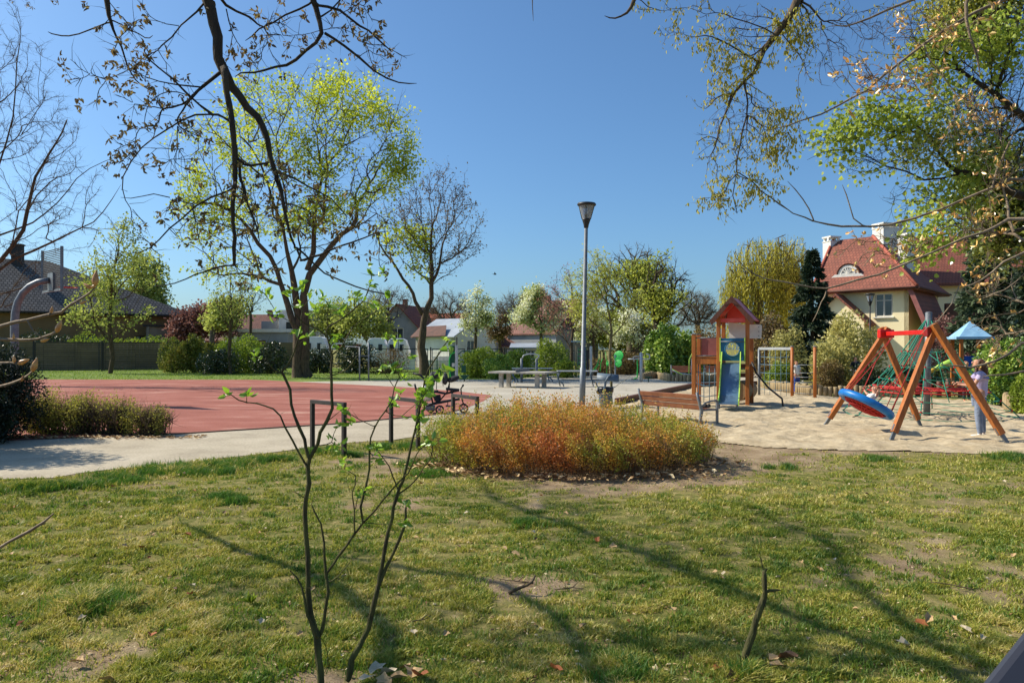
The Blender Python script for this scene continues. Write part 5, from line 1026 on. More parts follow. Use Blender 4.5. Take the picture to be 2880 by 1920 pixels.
def wood(pos, par, Rb, rt, seed=0, ex=None):
    """tube mesh of the skeleton; returns V, F, radii"""
    N = len(pos); tips = np.zeros(N); nch = np.zeros(N, int)
    for i in range(N - 1, -1, -1):
        if tips[i] == 0: tips[i] = 1
        if par[i] >= 0: tips[par[i]] += tips[i]; nch[par[i]] += 1
    e = ex or math.log(max(tips[0], 2)) / math.log(Rb / rt); r = rt * tips ** (1 / e)
    for i, v in SR.items(): r[i] = v
    if SR:
        for i in range(N):
            if par[i] >= 0 and i not in SR: r[i] = min(r[i], max(r[par[i]] * .85, rt))
    ch = [[] for _ in range(N)]
    for i in range(N):
        if par[i] >= 0: ch[par[i]].append(i)
    rng = np.random.RandomState(seed); V = []; FF = []; nv = 0; stack = [(0, -1)]
    while stack:
        i, p = stack.pop(); c = [p] if p >= 0 else []; cur = i
        while True:
            c.append(cur)
            if not ch[cur]: break
            nx = max(ch[cur], key=lambda q: r[q])
            for q in ch[cur]:
                if q != nx: stack.append((q, cur))
            cur = nx
        if len(c) < 2: continue
        pts = pos[c]; rr = r[c].copy()
        if p >= 0: rr[0] = min(rr[0], rr[1] * 1.25)
        # midpoints with slight wiggle
        mids = (pts[1:] + pts[:-1]) / 2 + rng.normal(0, .05, (len(pts) - 1, 3)) * np.linalg.norm(pts[1:] - pts[:-1], axis=1, keepdims=True)
        q = np.empty((2 * len(pts) - 1, 3)); q[0::2] = pts; q[1::2] = mids; rq = np.empty(len(q)); rq[0::2] = rr; rq[1::2] = (rr[1:] + rr[:-1]) / 2; rq[-1] *= .5
        if len(pts) > 3: q[2:-2:2] = q[2:-2:2] * .5 + (q[1:-3:2] + q[3:-1:2]) * .25
        R0 = rr.max(); k = 8 if R0 > .08 else 6 if R0 > .01 else 4 if R0 > .008 else 3
        t = np.empty_like(q); t[1:-1] = q[2:] - q[:-2]; t[0] = q[1] - q[0]; t[-1] = q[-1] - q[-2]; t = unit(t)
        m = unit(t.mean(0)); ref = np.array((1., 0, 0)) if abs(m[0]) < .7 else np.array((0, 1., 0)); a = unit(np.cross(t, ref)); b = np.cross(t, a)
        an = np.arange(k) * 2 * np.pi / k; lump = 1 + (rng.normal(0, .06, (len(q), k)) if R0 > .05 else rng.normal(0, .09, (len(q), k)) if R0 > .004 else 0)
        ringv = q[:, None] + (a[:, None] * np.cos(an)[None, :, None] + b[:, None] * np.sin(an)[None, :, None]) * (rq[:, None] * lump)[:, :, None]
        V.append(ringv.reshape(-1, 3)); ii = nv + np.arange(len(q) - 1)[:, None] * k + np.arange(k)[None]; jj = nv + np.arange(len(q) - 1)[:, None] * k + (np.arange(k)[None] + 1) % k
        FF.append(np.stack([ii, jj, jj + k, ii + k], -1).reshape(-1, 4)); nv += len(q) * k
    return np.concatenate(V), np.concatenate(FF), r
def spikes(Pn, Dn, L, r, rng, bend=.25):
    """thin 3-sided two-segment twigs"""
    n = len(Pn); a = unit(np.cross(Dn, rng.normal(0, 1, (n, 3)))); b = np.cross(Dn, a); mid = Pn + Dn * (L * .5)[:, None] + a * (L * bend * rng.uniform(-.5, .5, n))[:, None]; tip = Pn + Dn * L[:, None] + b * (L * bend * rng.uniform(-.6, .6, n))[:, None]
    V = np.empty((n, 7, 3))
    for k in range(3):
        o = a * math.cos(k * 2.094) + b * math.sin(k * 2.094); V[:, k] = Pn + o * r[:, None]; V[:, 3 + k] = mid + o * (r * .7)[:, None]
    V[:, 6] = tip; i = np.arange(n)[:, None] * 7
    q = np.concatenate([i + np.array([[k, (k + 1) % 3, 3 + (k + 1) % 3, 3 + k]]) for k in range(3)]); t = np.concatenate([i + np.array([[3 + k, 3 + (k + 1) % 3, 6]]) for k in range(3)])
    return V.reshape(-1, 3), q, t, mid, tip
def leafgeo(C, D, L, W, rng, fold=0.0):
    n = len(C); S = unit(np.cross(D, rng.normal(0, 1, (n, 3)))); Nn = np.cross(D, S); L = L[:, None]; W = W[:, None]
    if fold:
        V = np.empty((n, 6, 3)); V[:, 0] = C; V[:, 3] = C + D * L - Nn * L * .12
        V[:, 1] = C + D * L * .3 + S * W * .5 + Nn * W * fold; V[:, 2] = C + D * L * .7 + S * W * .38 + Nn * W * fold * .6
        V[:, 5] = C + D * L * .3 - S * W * .5 + Nn * W * fold; V[:, 4] = C + D * L * .7 - S * W * .38 + Nn * W * fold * .6
        i = np.arange(n)[:, None] * 6; return V.reshape(-1, 3), np.concatenate([i + [[0, 1, 2, 3]], i + [[0, 3, 4, 5]]]), 6
    V = np.empty((n, 4, 3)); V[:, 0] = C; V[:, 1] = C + D * L * .5 + S * W * .5; V[:, 2] = C + D * L; V[:, 3] = C + D * L * .5 - S * W * .5
    return V.reshape(-1, 3), np.arange(n)[:, None] * 4 + np.array([[0, 1, 2, 3]]), 4
def blobs_px(bl, d, fy=.8):
    k = F / d; out = []
    for b in bl:
        cx, cy, rx, ry = b[:4]; dy = b[4] if len(b) > 4 else 0; c = P(cx, cy, d); c = c + np.array((c[0] * dy / d, dy, (c[2] - EYE) * dy / d)); s = (d + dy) / d
        out.append((c, np.array((rx / k * s, fy * min(rx, ry * 1.3) / k * s, ry / k * s))))
    return out
def sample_blobs(bl, n, rng, power=2.2):
    w = np.array([b[1].prod() ** (2 / 3) for b in bl]); w /= w.sum(); idx = rng.choice(len(bl), n, p=w); u = unit(rng.normal(0, 1, (n, 3))) * (rng.uniform(0, 1, n) ** (1 / power))[:, None]
    c = np.array([b[0] for b in bl])[idx]; r = np.array([b[1] for b in bl])[idx]; return c + u * r

def tree(name, label, base, Rb, stems, bl, n, twig=None, leaf=None, bark='bark', rt=.012, bf=.35, seed=1, cat='tree', group=None, power=2.2, ex=None, kind2=None, att_extra=None):
    """stems: list of polylines in world coords. twig=(per_node, length, radius). leaf=dict(per, L, W, spread, mat, droop, fold)"""
    rng = np.random.RandomState(seed); att = sample_blobs(bl, n, rng, power) if n else np.zeros((0, 3))
    if att_extra is not None: att = np.concatenate([att, att_extra])
    pos, par, ns = grow(stems, att, bf, seed)
    ch_ = {}
    for i in range(len(par) - 1, 0, -1): ch_.setdefault(par[i], i)
    for _ in range(2):
        p2 = pos.copy()
        for i in range(ns, len(pos)):
            if i in ch_: p2[i] = pos[i] * .5 + pos[par[i]] * .25 + pos[ch_[i]] * .25
        pos = p2
    V, FQ, r = wood(pos, par, Rb, rt, seed, ex)
    root = thing(name, label, cat, tuple(np.array(base) * [1, 1, 0 if name != 'overhanging_branch' else 1]), 0, group)
    Vs = [V]; Fq = [FQ]; Ft = []; nv = len(V); tipP = pos[ns:]; tipD = unit(pos[ns:] - pos[par[ns:]]) if len(par) > ns else np.zeros((0, 3))
    if twig:
        per, tl, tr = twig; Pn = np.repeat(tipP, per, 0); base_ = np.repeat(pos[par[ns:]], per, 0); u = rng.uniform(0, 1, len(Pn))[:, None]; Pn = base_ + (Pn - base_) * u
        Dn = unit(np.repeat(tipD, per, 0) * .7 + unit(rng.normal(0, 1, Pn.shape)) * .9 + np.array((0, 0, .15 + (kind2 or 0)))); L = tl * rng.uniform(.4, 1.3, len(Pn))
        v, q, t, mid, tip = spikes(Pn, Dn, L, np.full(len(Pn), tr), rng); Vs.append(v); Fq.append(q + nv); Ft.append(t + nv); nv += len(v); tipP = np.concatenate([tipP, tip, mid]); tipD = np.concatenate([tipD, Dn, Dn])
    np_obj('trunk', np.concatenate(Vs), [np.concatenate(Fq)] + ([np.concatenate(Ft)] if Ft else []), MT[bark], root, smooth=True)
    for lf in (leaf if isinstance(leaf, list) else [leaf] if leaf else []):
        keep = np.ones(len(tipP), bool)
        if 'patch' in lf: keep = rng.uniform(0, 1, len(tipP)) < np.clip((vnoise(tipP[:, 0] + tipP[:, 1] * .6, tipP[:, 2], lf['patch'], seed) - lf.get('gap', .3)) * 3.5, 0, 1)
        if 'where' in lf: keep &= lf['where'](tipP)
        tp, td = tipP[keep], tipD[keep]; per = lf['per']; C = np.repeat(tp, per, 0); n_ = len(C); C = C + rng.normal(0, 1, C.shape) * lf.get('spread', .05)
        D = unit(np.repeat(td, per, 0) * lf.get('along', .4) + unit(rng.normal(0, 1, C.shape)) + np.array((0, 0, -lf.get('droop', 0))))
        L = lf['L'] * rng.uniform(.6, 1.3, n_); v, q, k = leafgeo(C, D, L, L * lf.get('W', .7), rng, lf.get('fold', 0))
        cl = vnoise(C[:, 0] * 1.0 + C[:, 1] * .5, C[:, 2], lf.get('cs', .5), seed + 3); tn = np.clip(.45 * rng.uniform(0, 1, n_) + .75 * cl - .1, 0, 1)
        np_obj(lf.get('name', 'crown'), v, [q], LM[lf['mat']], root, tint=np.repeat(tn, k))
    return root
LM = {}
LM['maple'] = leafmat('maple_leaf', [(96, 108, 36), (128, 142, 44), (160, 170, 50), (184, 190, 66)], .52)
LM['young'] = leafmat('young_leaf', [(98, 108, 54), (126, 136, 66), (156, 164, 90)], .5)
LM['oak'] = leafmat('oak_leaf', [(108, 116, 52), (134, 142, 62), (158, 162, 80)], .55)
LM['willow'] = leafmat('willow_leaf', [(132, 130, 50), (156, 152, 58), (176, 170, 78)], .55)
LM['pear'] = leafmat('pear_blossom', [(100, 116, 56), (138, 146, 92), (206, 204, 172), (228, 224, 204)], .35)
LM['plum'] = leafmat('plum_leaf', [(112, 70, 68), (136, 86, 82), (158, 108, 102)], .4)
LM['darkplum'] = leafmat('dark_plum_leaf', [(82, 58, 56), (106, 74, 70), (130, 96, 88)], .4)
LM['spruce'] = leafmat('spruce_needle', [(24, 36, 26), (36, 50, 34), (54, 66, 42)], .15)
LM['spruce2'] = leafmat('grey_spruce_needle', [(34, 48, 38), (56, 70, 50), (84, 96, 66)], .15)
LM['thuja'] = leafmat('thuja_leaf', [(52, 64, 28), (78, 88, 36), (106, 110, 44), (124, 112, 58)], .25)
LM['shrub'] = leafmat('green_shrub_leaf', [(70, 88, 28), (98, 116, 34), (130, 142, 46)], .4)
LM['laurel'] = leafmat('laurel_leaf', [(46, 72, 24), (76, 104, 34), (112, 134, 50), (156, 168, 84)], .3, .5, .05)
LM['dark'] = leafmat('dark_evergreen_leaf', [(24, 36, 20), (40, 54, 26), (62, 74, 32)], .2, .4, .08)
LM['yew'] = leafmat('yew_needle', [(14, 22, 14), (24, 34, 20), (38, 50, 26)], .15, .4, .05)
LM['orange'] = leafmat('orange_spirea_leaf', [(144, 84, 48), (164, 106, 52), (166, 124, 54), (148, 134, 52), (118, 130, 48)], .4)
LM['hedge'] = leafmat('budding_hedge_leaf', [(104, 100, 48), (128, 126, 54), (152, 150, 66)], .45)
LM['olive'] = leafmat('olive_willow_leaf', [(104, 104, 58), (138, 134, 80), (170, 164, 108)], .4)
LM['brown'] = leafmat('brown_shrub_leaf', [(66, 52, 34), (92, 76, 44), (116, 104, 56)], .3)
LM['catkin'] = leafmat('catkin', [(124, 120, 50), (150, 146, 60), (176, 170, 82)], .55)
LM['budbrown'] = leafmat('opening_bud', [(62, 50, 36), (98, 84, 54), (130, 116, 72)], .35)
LM['bright'] = leafmat('fresh_leaf', [(74, 104, 28), (100, 132, 36), (130, 158, 48), (150, 172, 66)], .5, .4, .06)
LM['greenmaple'] = leafmat('fresh_maple_leaf', [(94, 104, 42), (122, 136, 52), (148, 160, 72)], .55)
LM['ivy'] = leafmat('ivy_leaf', [(56, 64, 26), (88, 96, 36), (122, 126, 48), (152, 148, 66)], .35, .3, .1)
LM['chestbud'] = leafmat('chestnut_bud', [(150, 110, 60), (188, 148, 90), (212, 176, 118)], .2, .3, .1)

def S(l, d=None):
    """stem polyline from picture points at a real distance; entries (px,py[,d])"""
    return [P(a[0], a[1], a[2] if len(a) > 2 else d) for a in l]
def gbase(px, d): p = P(px, 980, d); p[2] = -.05; return p

# ---- big maple
d = 48; b = gbase(838, d)
tree('maple_tree', 'big maple in yellow green young leaf on a forked dark trunk behind the red court', b, .42,
     [([b] + S([(838, 1000), (836, 930), (832, 850), (822, 760), (795, 640), (800, 520)], d), .42, .33, .3, .25, .17, .1, .06), ([gbase(868, d + .4)] + S([(858, 1000), (862, 900), (864, 760), (880, 640), (905, 500), (890, 380)], d), .42, .32, .27, .22, .15, .09, .05), S([(836, 930), (812, 860), (790, 800), (768, 720), (710, 650), (640, 590)], d), S([(864, 760), (930, 690), (1000, 640), (1060, 600)], d), S([(800, 640), (760, 520), (700, 400), (690, 320)], d)],
     blobs_px([(740, 360, 220, 150), (900, 330, 210, 150, 1), (1000, 330, 170, 130, -1), (1090, 420, 110, 110), (600, 460, 140, 150, 1), (560, 560, 90, 80), (1120, 470, 80, 60), (880, 520, 260, 150, -2), (600, 640, 130, 90), (760, 620, 170, 110, 2), (1000, 560, 160, 120), (920, 240, 120, 70), (620, 760, 110, 60)], d), 1250, (2, .8, .010),
     dict(per=6, L=.17, W=.85, spread=.24, mat='maple', droop=.3, patch=.9, gap=.33, cs=.25), 'bark', .016, .3, 11)
# ---- bare tree beside it
d = 52; b = gbase(1192, d)
tree('bare_tree', 'nearly bare tree with tiny buds and a dark trunk right of the big maple', b, .36,
     [([b] + S([(1192, 1010), (1190, 930), (1192, 880), (1212, 800), (1210, 720), (1214, 640), (1206, 560)], d), .38, .31, .27, .21, .16, .11, .06, .03), (S([(1192, 890), (1165, 850), (1150, 800), (1120, 760), (1085, 720), (1060, 660)], d), .15, .11, .08, .05), (S([(1212, 800), (1240, 740), (1290, 710)], d), .09, .05)],
     blobs_px([(1200, 590, 130, 110), (1290, 620, 80, 100), (1140, 640, 90, 100), (1250, 520, 80, 60), (1230, 720, 110, 70), (1330, 690, 45, 50)], d), 620, (2, .7, .008),
     [dict(per=1, L=.16, W=.5, spread=.1, mat='budbrown', droop=.1), dict(per=2, L=.22, W=.7, spread=.2, mat='maple', name='leaf_clusters', where=lambda p: (p[:, 0] < -5.8) & (p[:, 2] < 10.5))], 'bark', .013, .5, 12, power=2.6, ex=2.2)
# ---- large bare tree at the left edge
d = 38; b = gbase(-110, d)
tree('bare_tree', 'bare upswept tree with fine grey twigs at the left edge', b, .34,
     [([b] + S([(-110, 1000), (-80, 900), (-60, 800), (-40, 650), (-30, 500), (-20, 300)], d), .45, .34, .2, .1), (S([(-60, 760), (40, 690), (75, 600), (90, 530), (120, 465), (155, 408), (190, 330)], d), .12, .09, .06, .03), (S([(-40, 700), (60, 640), (130, 600), (190, 540), (250, 470), (330, 440)], d), .06, .03, .012), (S([(-60, 800), (40, 720), (150, 680), (230, 640), (290, 600), (340, 520)], d), .07, .035, .012), (S([(-60, 830), (60, 810), (150, 790), (240, 760), (300, 745)], d), .04, .02, .01), (S([(-30, 520), (20, 400), (45, 250), (60, 100)], d), .05, .02), (S([(-20, 450), (60, 380), (110, 300), (120, 160)], d), .04, .02, .01), (S([(75, 600), (150, 500), (180, 420)], d), .03, .01)],
     blobs_px([(50, 170, 110, 170), (110, 350, 120, 150, 1), (150, 520, 150, 130, -1), (200, 620, 140, 100), (0, 400, 200, 350), (60, 700, 150, 80), (20, 820, 120, 80)], d), 900, (5, .52, .0052), None, 'bark', 0.0085, .3, 13, power=2.2, ex=2.1)
# ---- young tree in front of the fence
d = 56; b = gbase(310, d)
tree('young_tree', 'slim young tree coming into light green leaf in front of the concrete panel fence', b, .17, [[b] + S([(310, 960), (316, 850), (325, 740), (335, 660)], d)],
     blobs_px([(318, 860, 130, 70), (325, 770, 120, 80), (335, 690, 80, 50), (340, 645, 45, 35), (230, 890, 60, 30)], d), 330, (2, .55, .01), dict(per=4, L=.19, W=.75, spread=.2, mat='young', droop=.1, patch=.6, gap=.32), 'bark', .012, .5, 14)
d = 60; b = gbase(400, 92)
tree('leafy_tree', 'hazy soft green tree rising behind the dark bungalow roof', b, .3, [[b] + S([(400, 880), (410, 800)], 92)], blobs_px([(400, 800, 60, 70), (440, 830, 50, 60), (420, 740, 40, 40), (360, 850, 60, 50)], 92), 200, (2, .8, .02), dict(per=6, L=.34, W=.8, spread=.5, mat='young'), 'barkfar', .03, .5, 15)
for i, (px, base_y, top, dd_, rx, lab, kd, nl, per) in enumerate([
    (649, 985, 760, 54, 70, 'thin young tree with sparse pale leaves left of the big maple', 'young', 120, 1), (708, 938, 790, 62, 55, 'forked thin sapling rising above the hedge next to the maple trunk', 'young', 110, 1),
    (1338, 1000, 815, 62, 62, 'small pear tree with sparse white blossom right of the shed roof', 'pear', 200, 3), (1522, 1000, 815, 60, 92, 'round crowned pear tree full of creamy white blossom left of the lamp post', 'pear', 420, 3),
    (1405, 1020, 880, 66, 40, 'small reddish orange sapling between the two white blossoming trees', 'brown', 130, 3), (1795, 1040, 885, 58, 88, 'white blossoming pear tree in front of the oaks', 'pear', 300, 3), (1668, 1020, 880, 62, 50, 'pale blossoming tree just right of the lamp post', 'pear', 200, 3)]):
    b = gbase(px, dd_); cy = (top + base_y - 60) / 2; ry = (base_y - 60 - top) / 2; k = F / dd_
    tree('pear_tree' if kd == 'pear' else 'young_tree', lab, b, .13, [[b] + S([(px, base_y - 60), (px + 1, (top + base_y) / 2), (px, top + 25)], dd_)], blobs_px([(px + rx * (.5 * math.sin(i * 3 + j * 2.4)), cy + ry * (.55 - .33 * j), rx * (.62 - .09 * j), ry * .36) for j in range(5)], dd_), nl, (3, .5, .009), dict(per=per, L=.17 if kd == 'pear' else .16, W=.8, spread=.2, mat=kd, cs=1.2, patch=1.1, gap=.22), 'bark', .01, .55, 30 + i)
# ---- plum trees
d = 54; b = gbase(1608, d); tree('plum_tree', 'red leaved ornamental plum with long upright shoots behind the lamp post', b, .12, [[b] + S([(1608, 985), (1612, 930)], d), S([(1610, 940), (1570, 900), (1510, 840)], d), S([(1612, 930), (1600, 850), (1575, 760)], d), S([(1612, 930), (1650, 850), (1690, 780)], d)], blobs_px([(1600, 890, 85, 70), (1560, 830, 40, 60), (1660, 850, 45, 60), (1605, 790, 25, 60)], d), 260, (4, .5, .008), dict(per=1, L=.09, W=.7, spread=.12, mat='plum'), 'bark', .01, .45, 41)
# ---- oaks
d = 74; b = gbase(1778, d)
tree('oak_tree', 'tall broad oak in fresh green leaf, left one of the pair behind the plaza', b, .5, [[b] + S([(1778, 900), (1785, 840), (1790, 790), (1780, 740)], d), S([(1780, 850), (1740, 790), (1700, 750)], d), S([(1785, 840), (1830, 800), (1850, 760)], d)], blobs_px([(1790, 740, 80, 60), (1745, 800, 95, 60), (1830, 800, 85, 60), (1700, 760, 50, 50), (1690, 850, 50, 60), (1800, 860, 90, 50)], d), 620, (2, .9, .016), dict(per=4, L=.26, W=.8, spread=.3, mat='oak', patch=.42, gap=.44), 'bark', .03, .35, 51)
b = gbase(1848, 70)
tree('oak_tree', 'dark stemmed wide oak in fresh green leaf, right one of the pair behind the plaza', b, .4, [[b] + S([(1848, 930), (1838, 880), (1830, 830), (1845, 780)], 70), S([(1845, 920), (1880, 850), (1900, 790)], 70), S([(1850, 940), (1890, 880), (1940, 850)], 70)], blobs_px([(1870, 770, 60, 60), (1900, 830, 70, 50), (1930, 780, 25, 25), (1840, 840, 60, 50), (1880, 900, 80, 30)], 70), 440, (2, .85, .016), dict(per=4, L=.26, W=.8, spread=.3, mat='oak', patch=.42, gap=.44), 'barkdk', .028, .35, 52)
for i, (px, d, bl, lab, lm, n) in enumerate([
    (1448, 98, [(1445, 865, 65, 40), (1420, 880, 40, 30), (1480, 880, 40, 35)], 'bare grey domed tree far behind the pear trees', None, 420),
    (1500, 100, [(1500, 855, 35, 40), (1475, 950, 60, 25)], 'small green tree next to the bare domed tree', 'oak', 160),
    (1960, 90, [(1960, 860, 55, 45), (1990, 890, 40, 40), (1930, 885, 35, 40)], 'bare grey tree between the oaks and the willow', None, 420),
    (1268, 100, [(1270, 860, 60, 50), (1230, 880, 50, 40)], 'hazy bare tree behind the grey villa', None, 330),
    (1100, 96, [(1090, 850, 80, 50), (1050, 880, 50, 50)], 'bare tree behind the caravans left of the villa', None, 300),
    (1040, 88, [(1035, 900, 60, 60), (980, 890, 50, 60), (1080, 930, 40, 40)], 'soft green bushy tree behind the caravans', 'young', 110),
    (920, 92, [(920, 900, 50, 60), (960, 930, 60, 40)], 'pale leaved tree behind the big maple trunk', 'young', 110),
    (1740, 84, [(1735, 930, 70, 50), (1790, 940, 60, 40)], 'dark green bushy tree at the foot of the oaks', 'oak', 330),
    (560, 84, [(560, 905, 60, 40), (620, 900, 50, 45), (520, 930, 40, 40)], 'purple leaved plum hedge tree right of the bungalow', 'darkplum', 300),
    (600, 80, [(640, 880, 50, 40), (600, 900, 30, 40)], 'light yellow green tree between plum and maple', 'young', 80)]):
    b = gbase(px, d); tree('bare_tree' if lm is None else 'plum_tree' if lm == 'darkplum' else 'leafy_tree', lab, b, .3, [[b] + S([(px, 990), (px, bl[0][1] + bl[0][3])], d)], blobs_px(bl, d), n, (4, .9, .016), dict(per=5, L=.3, W=.8, spread=.3, mat=lm) if lm else dict(per=1, L=.12, W=.5, mat='budbrown'), 'barkfar', .02, .35, 60 + i)
# ---- willow
def willow():
    rng = np.random.RandomState(77); d = 64; b = gbase(2120, d); root = thing('willow_tree', 'yellow green weeping willow with hanging curtains of twigs left of the cream house', 'tree', tuple(b * [1, 1, 0])); bl = blobs_px([(2150, 740, 110, 80), (2075, 800, 55, 60), (2220, 710, 60, 55), (2215, 800, 70, 70)], d)
    att = sample_blobs(bl, 260, rng, 3); pos, par, ns = grow([[b] + S([(2130, 900), (2140, 830), (2160, 780)], d)], att, .3); V, Q, r = wood(pos, par, .4, .03, 5); np_obj('trunk', V, [Q], MT['bark'], root, smooth=True)
    st = sample_blobs(bl, 1350, rng, 4); L = rng.uniform(1.4, 5.8, len(st)); L = np.minimum(L, st[:, 2] - 1.6).clip(.4); D = unit(np.stack([rng.normal(0, .07, len(st)), rng.normal(0, .07, len(st)), -np.ones(len(st))], 1)); v, q, t, m_, tp = spikes(st, D, L, np.full(len(st), .012), rng, .06); np_obj('hanging_twigs', v, [q, t], mat('yellow_twig', (150, 140, 60), (126, 118, 48), 4), root)
    n = 11; C = np.repeat(st, n, 0) + np.repeat(D * L[:, None], n, 0) * np.tile(np.linspace(.03, 1, n), len(st))[:, None] + rng.normal(0, .05, (len(st) * n, 3)); DD = unit(np.array((0, 0, -1.3)) + rng.normal(0, .5, C.shape)); LL = rng.uniform(.2, .42, len(C)); v, q, k = leafgeo(C, DD, LL, LL * .28, rng); tn = np.clip(.5 * rng.uniform(0, 1, len(C)) + .6 * vnoise(C[:, 0], C[:, 2] * .4, 1.2, 5) - .05, 0, 1); np_obj('crown', v, [q], LM['willow'], root, tint=np.repeat(tn, 4))
willow()
# ---- spruces
def spruce(label, px, d, top, base_y, w, lm, seed, n=9000, dens=1):
    rng = np.random.RandomState(seed); b = gbase(px, d); k = F / d; H = EYE - (top - HY) / k; Wd = w / k; z0 = .25; root = thing('spruce_tree', label, 'tree', tuple(b * [1, 1, 0])); m = MB(); m.tube([b, (b[0], b[1], H * .5), (b[0], b[1], H * .97)], [.16, .1, .02], 8); m.build('trunk', MT['bark'], root, True)
    nb = int(150 * dens); zs = z0 + (H - z0) * rng.uniform(0, 1, nb) ** 1.05; rr = Wd * (1 - (zs - z0) / (H - z0)) ** .85 * rng.uniform(.65, 1.08, nb) + .12; an = rng.uniform(0, 2 * np.pi, nb); per = n // nb; u = rng.uniform(.08, 1, (nb, per)) ** .75; side = rng.normal(0, .13, (nb, per)) * (rr[:, None] * (1.1 - u) + .15); ca, sa = np.cos(an)[:, None], np.sin(an)[:, None]
    X = b[0] + ca * rr[:, None] * u - sa * side; Y = b[1] + sa * rr[:, None] * u + ca * side; Zc = zs[:, None] - .28 * rr[:, None] * u ** 1.2 + .13 * rr[:, None] * u ** 3 + rng.normal(0, .06, u.shape); C = np.stack([X, Y, Zc], -1).reshape(-1, 3); out = np.stack([np.broadcast_to(ca, u.shape), np.broadcast_to(sa, u.shape), -.5 * np.ones(u.shape)], -1).reshape(-1, 3)
    D = unit(out + rng.normal(0, .55, C.shape)); L = rng.uniform(.14, .32, len(C)) * (.7 + .3 * Wd / 1.5); v, q, kk = leafgeo(C, D, L, L * .32, rng); np_obj('crown', v, [q], LM[lm], root, tint=np.repeat(np.clip(rng.beta(2, 2, len(C)) * .7 + .3 * np.repeat(rng.uniform(0, 1, nb), per), 0, 1), 4))
spruce('dark pointed spruce in front of the left corner of the cream house', 2285, 46, 708, 1050, 100, 'spruce', 81, 22000, 1.6)
spruce('large grey green spruce at the right edge behind the blue roofed play tower', 2790, 38, 560, 1040, 150, 'spruce2', 82, 26000, 1.6)
spruce('dark spruce half outside the right edge behind the mother', 2930, 34, 640, 1040, 140, 'spruce', 83, 18000, 1.4)

# ---- shrubs
def shrub(name, label, px, d, w, top, lm, n, L=.12, seed=1, cat='shrub', group=None, dep=.8, stems=26, lumps=12, base=0.0, W=.7, flat=1.0, up=0.25, barkk='bark', core=.3, loc=None, rot=0, power=4):
    """lumpy leaf mass on many thin stems"""
    rng = np.random.RandomState(seed); b = gbase(px, d) if loc is None else np.array((loc[0], loc[1], 0.)); b[2] = 0; k = F / b[1]; H = EYE - (top - HY) / k if top is not None else base; rx = w / 2 / k if loc is None else w / 2; root = thing(name, label, cat, tuple(b), 0, group)
    # lumps scattered over a dome
    a = rng.uniform(0, 2 * np.pi, lumps); rr = np.sqrt(rng.uniform(0, 1, lumps)) * .72; cx = rr * np.cos(a) * rx; cy = rr * np.sin(a) * rx * dep; hz = H * np.sqrt(1 - rr ** 2 * .75) * rng.uniform(.82, 1.04, lumps); lr = rx * rng.uniform(.26, .42, lumps); idx = rng.choice(lumps, n)
    u = unit(rng.normal(0, 1, (n, 3))) * (rng.uniform(core, 1, n) ** (1 / power))[:, None]; rz = np.minimum(hz * .5, H * .5)
    C = np.stack([cx[idx] + u[:, 0] * lr[idx] * 1.15, cy[idx] + u[:, 1] * lr[idx] * 1.05 * (dep + .2), hz[idx] - rz[idx] + u[:, 2] * rz[idx]], 1); C[:, 2] = np.abs(C[:, 2] - .04) + .04
    if rot: ca, sa = math.cos(rot), math.sin(rot); C[:, :2] = np.stack([C[:, 0] * ca - C[:, 1] * sa, C[:, 0] * sa + C[:, 1] * ca], 1)
    D = unit(rng.normal(0, 1, C.shape) + np.array((0, 0, up)) + u * .5); LL = L * rng.uniform(.55, 1.3, n); v, q, kk = leafgeo(C, D, LL, LL * W, rng)
    cl = vnoise(C[:, 0] + C[:, 1] * .7, C[:, 2] + C[:, 1] * .3, 2.2 / max(rx, .5) , seed); tn = np.clip(.55 * rng.uniform(0, 1, n) + .6 * cl - .1, 0, 1); np_obj('foliage', v + b, [q], LM[lm], root, tint=np.repeat(tn, 4))
    if stems:
        pk = rng.choice(n, stems * 3); tgt = C[pk]; st = tgt * np.array((.35, .35, 0)) + rng.normal(0, .03, tgt.shape); st[:, 2] = -.02; vec = tgt - st; Ln = np.linalg.norm(vec, axis=1); v, q, t, m_, tp = spikes(st, vec / Ln[:, None], Ln, np.full(len(st), .012 if rx > .8 else .007), rng, .2); np_obj('stems', v + b, [q, t], MT[barkk], root)
    return root
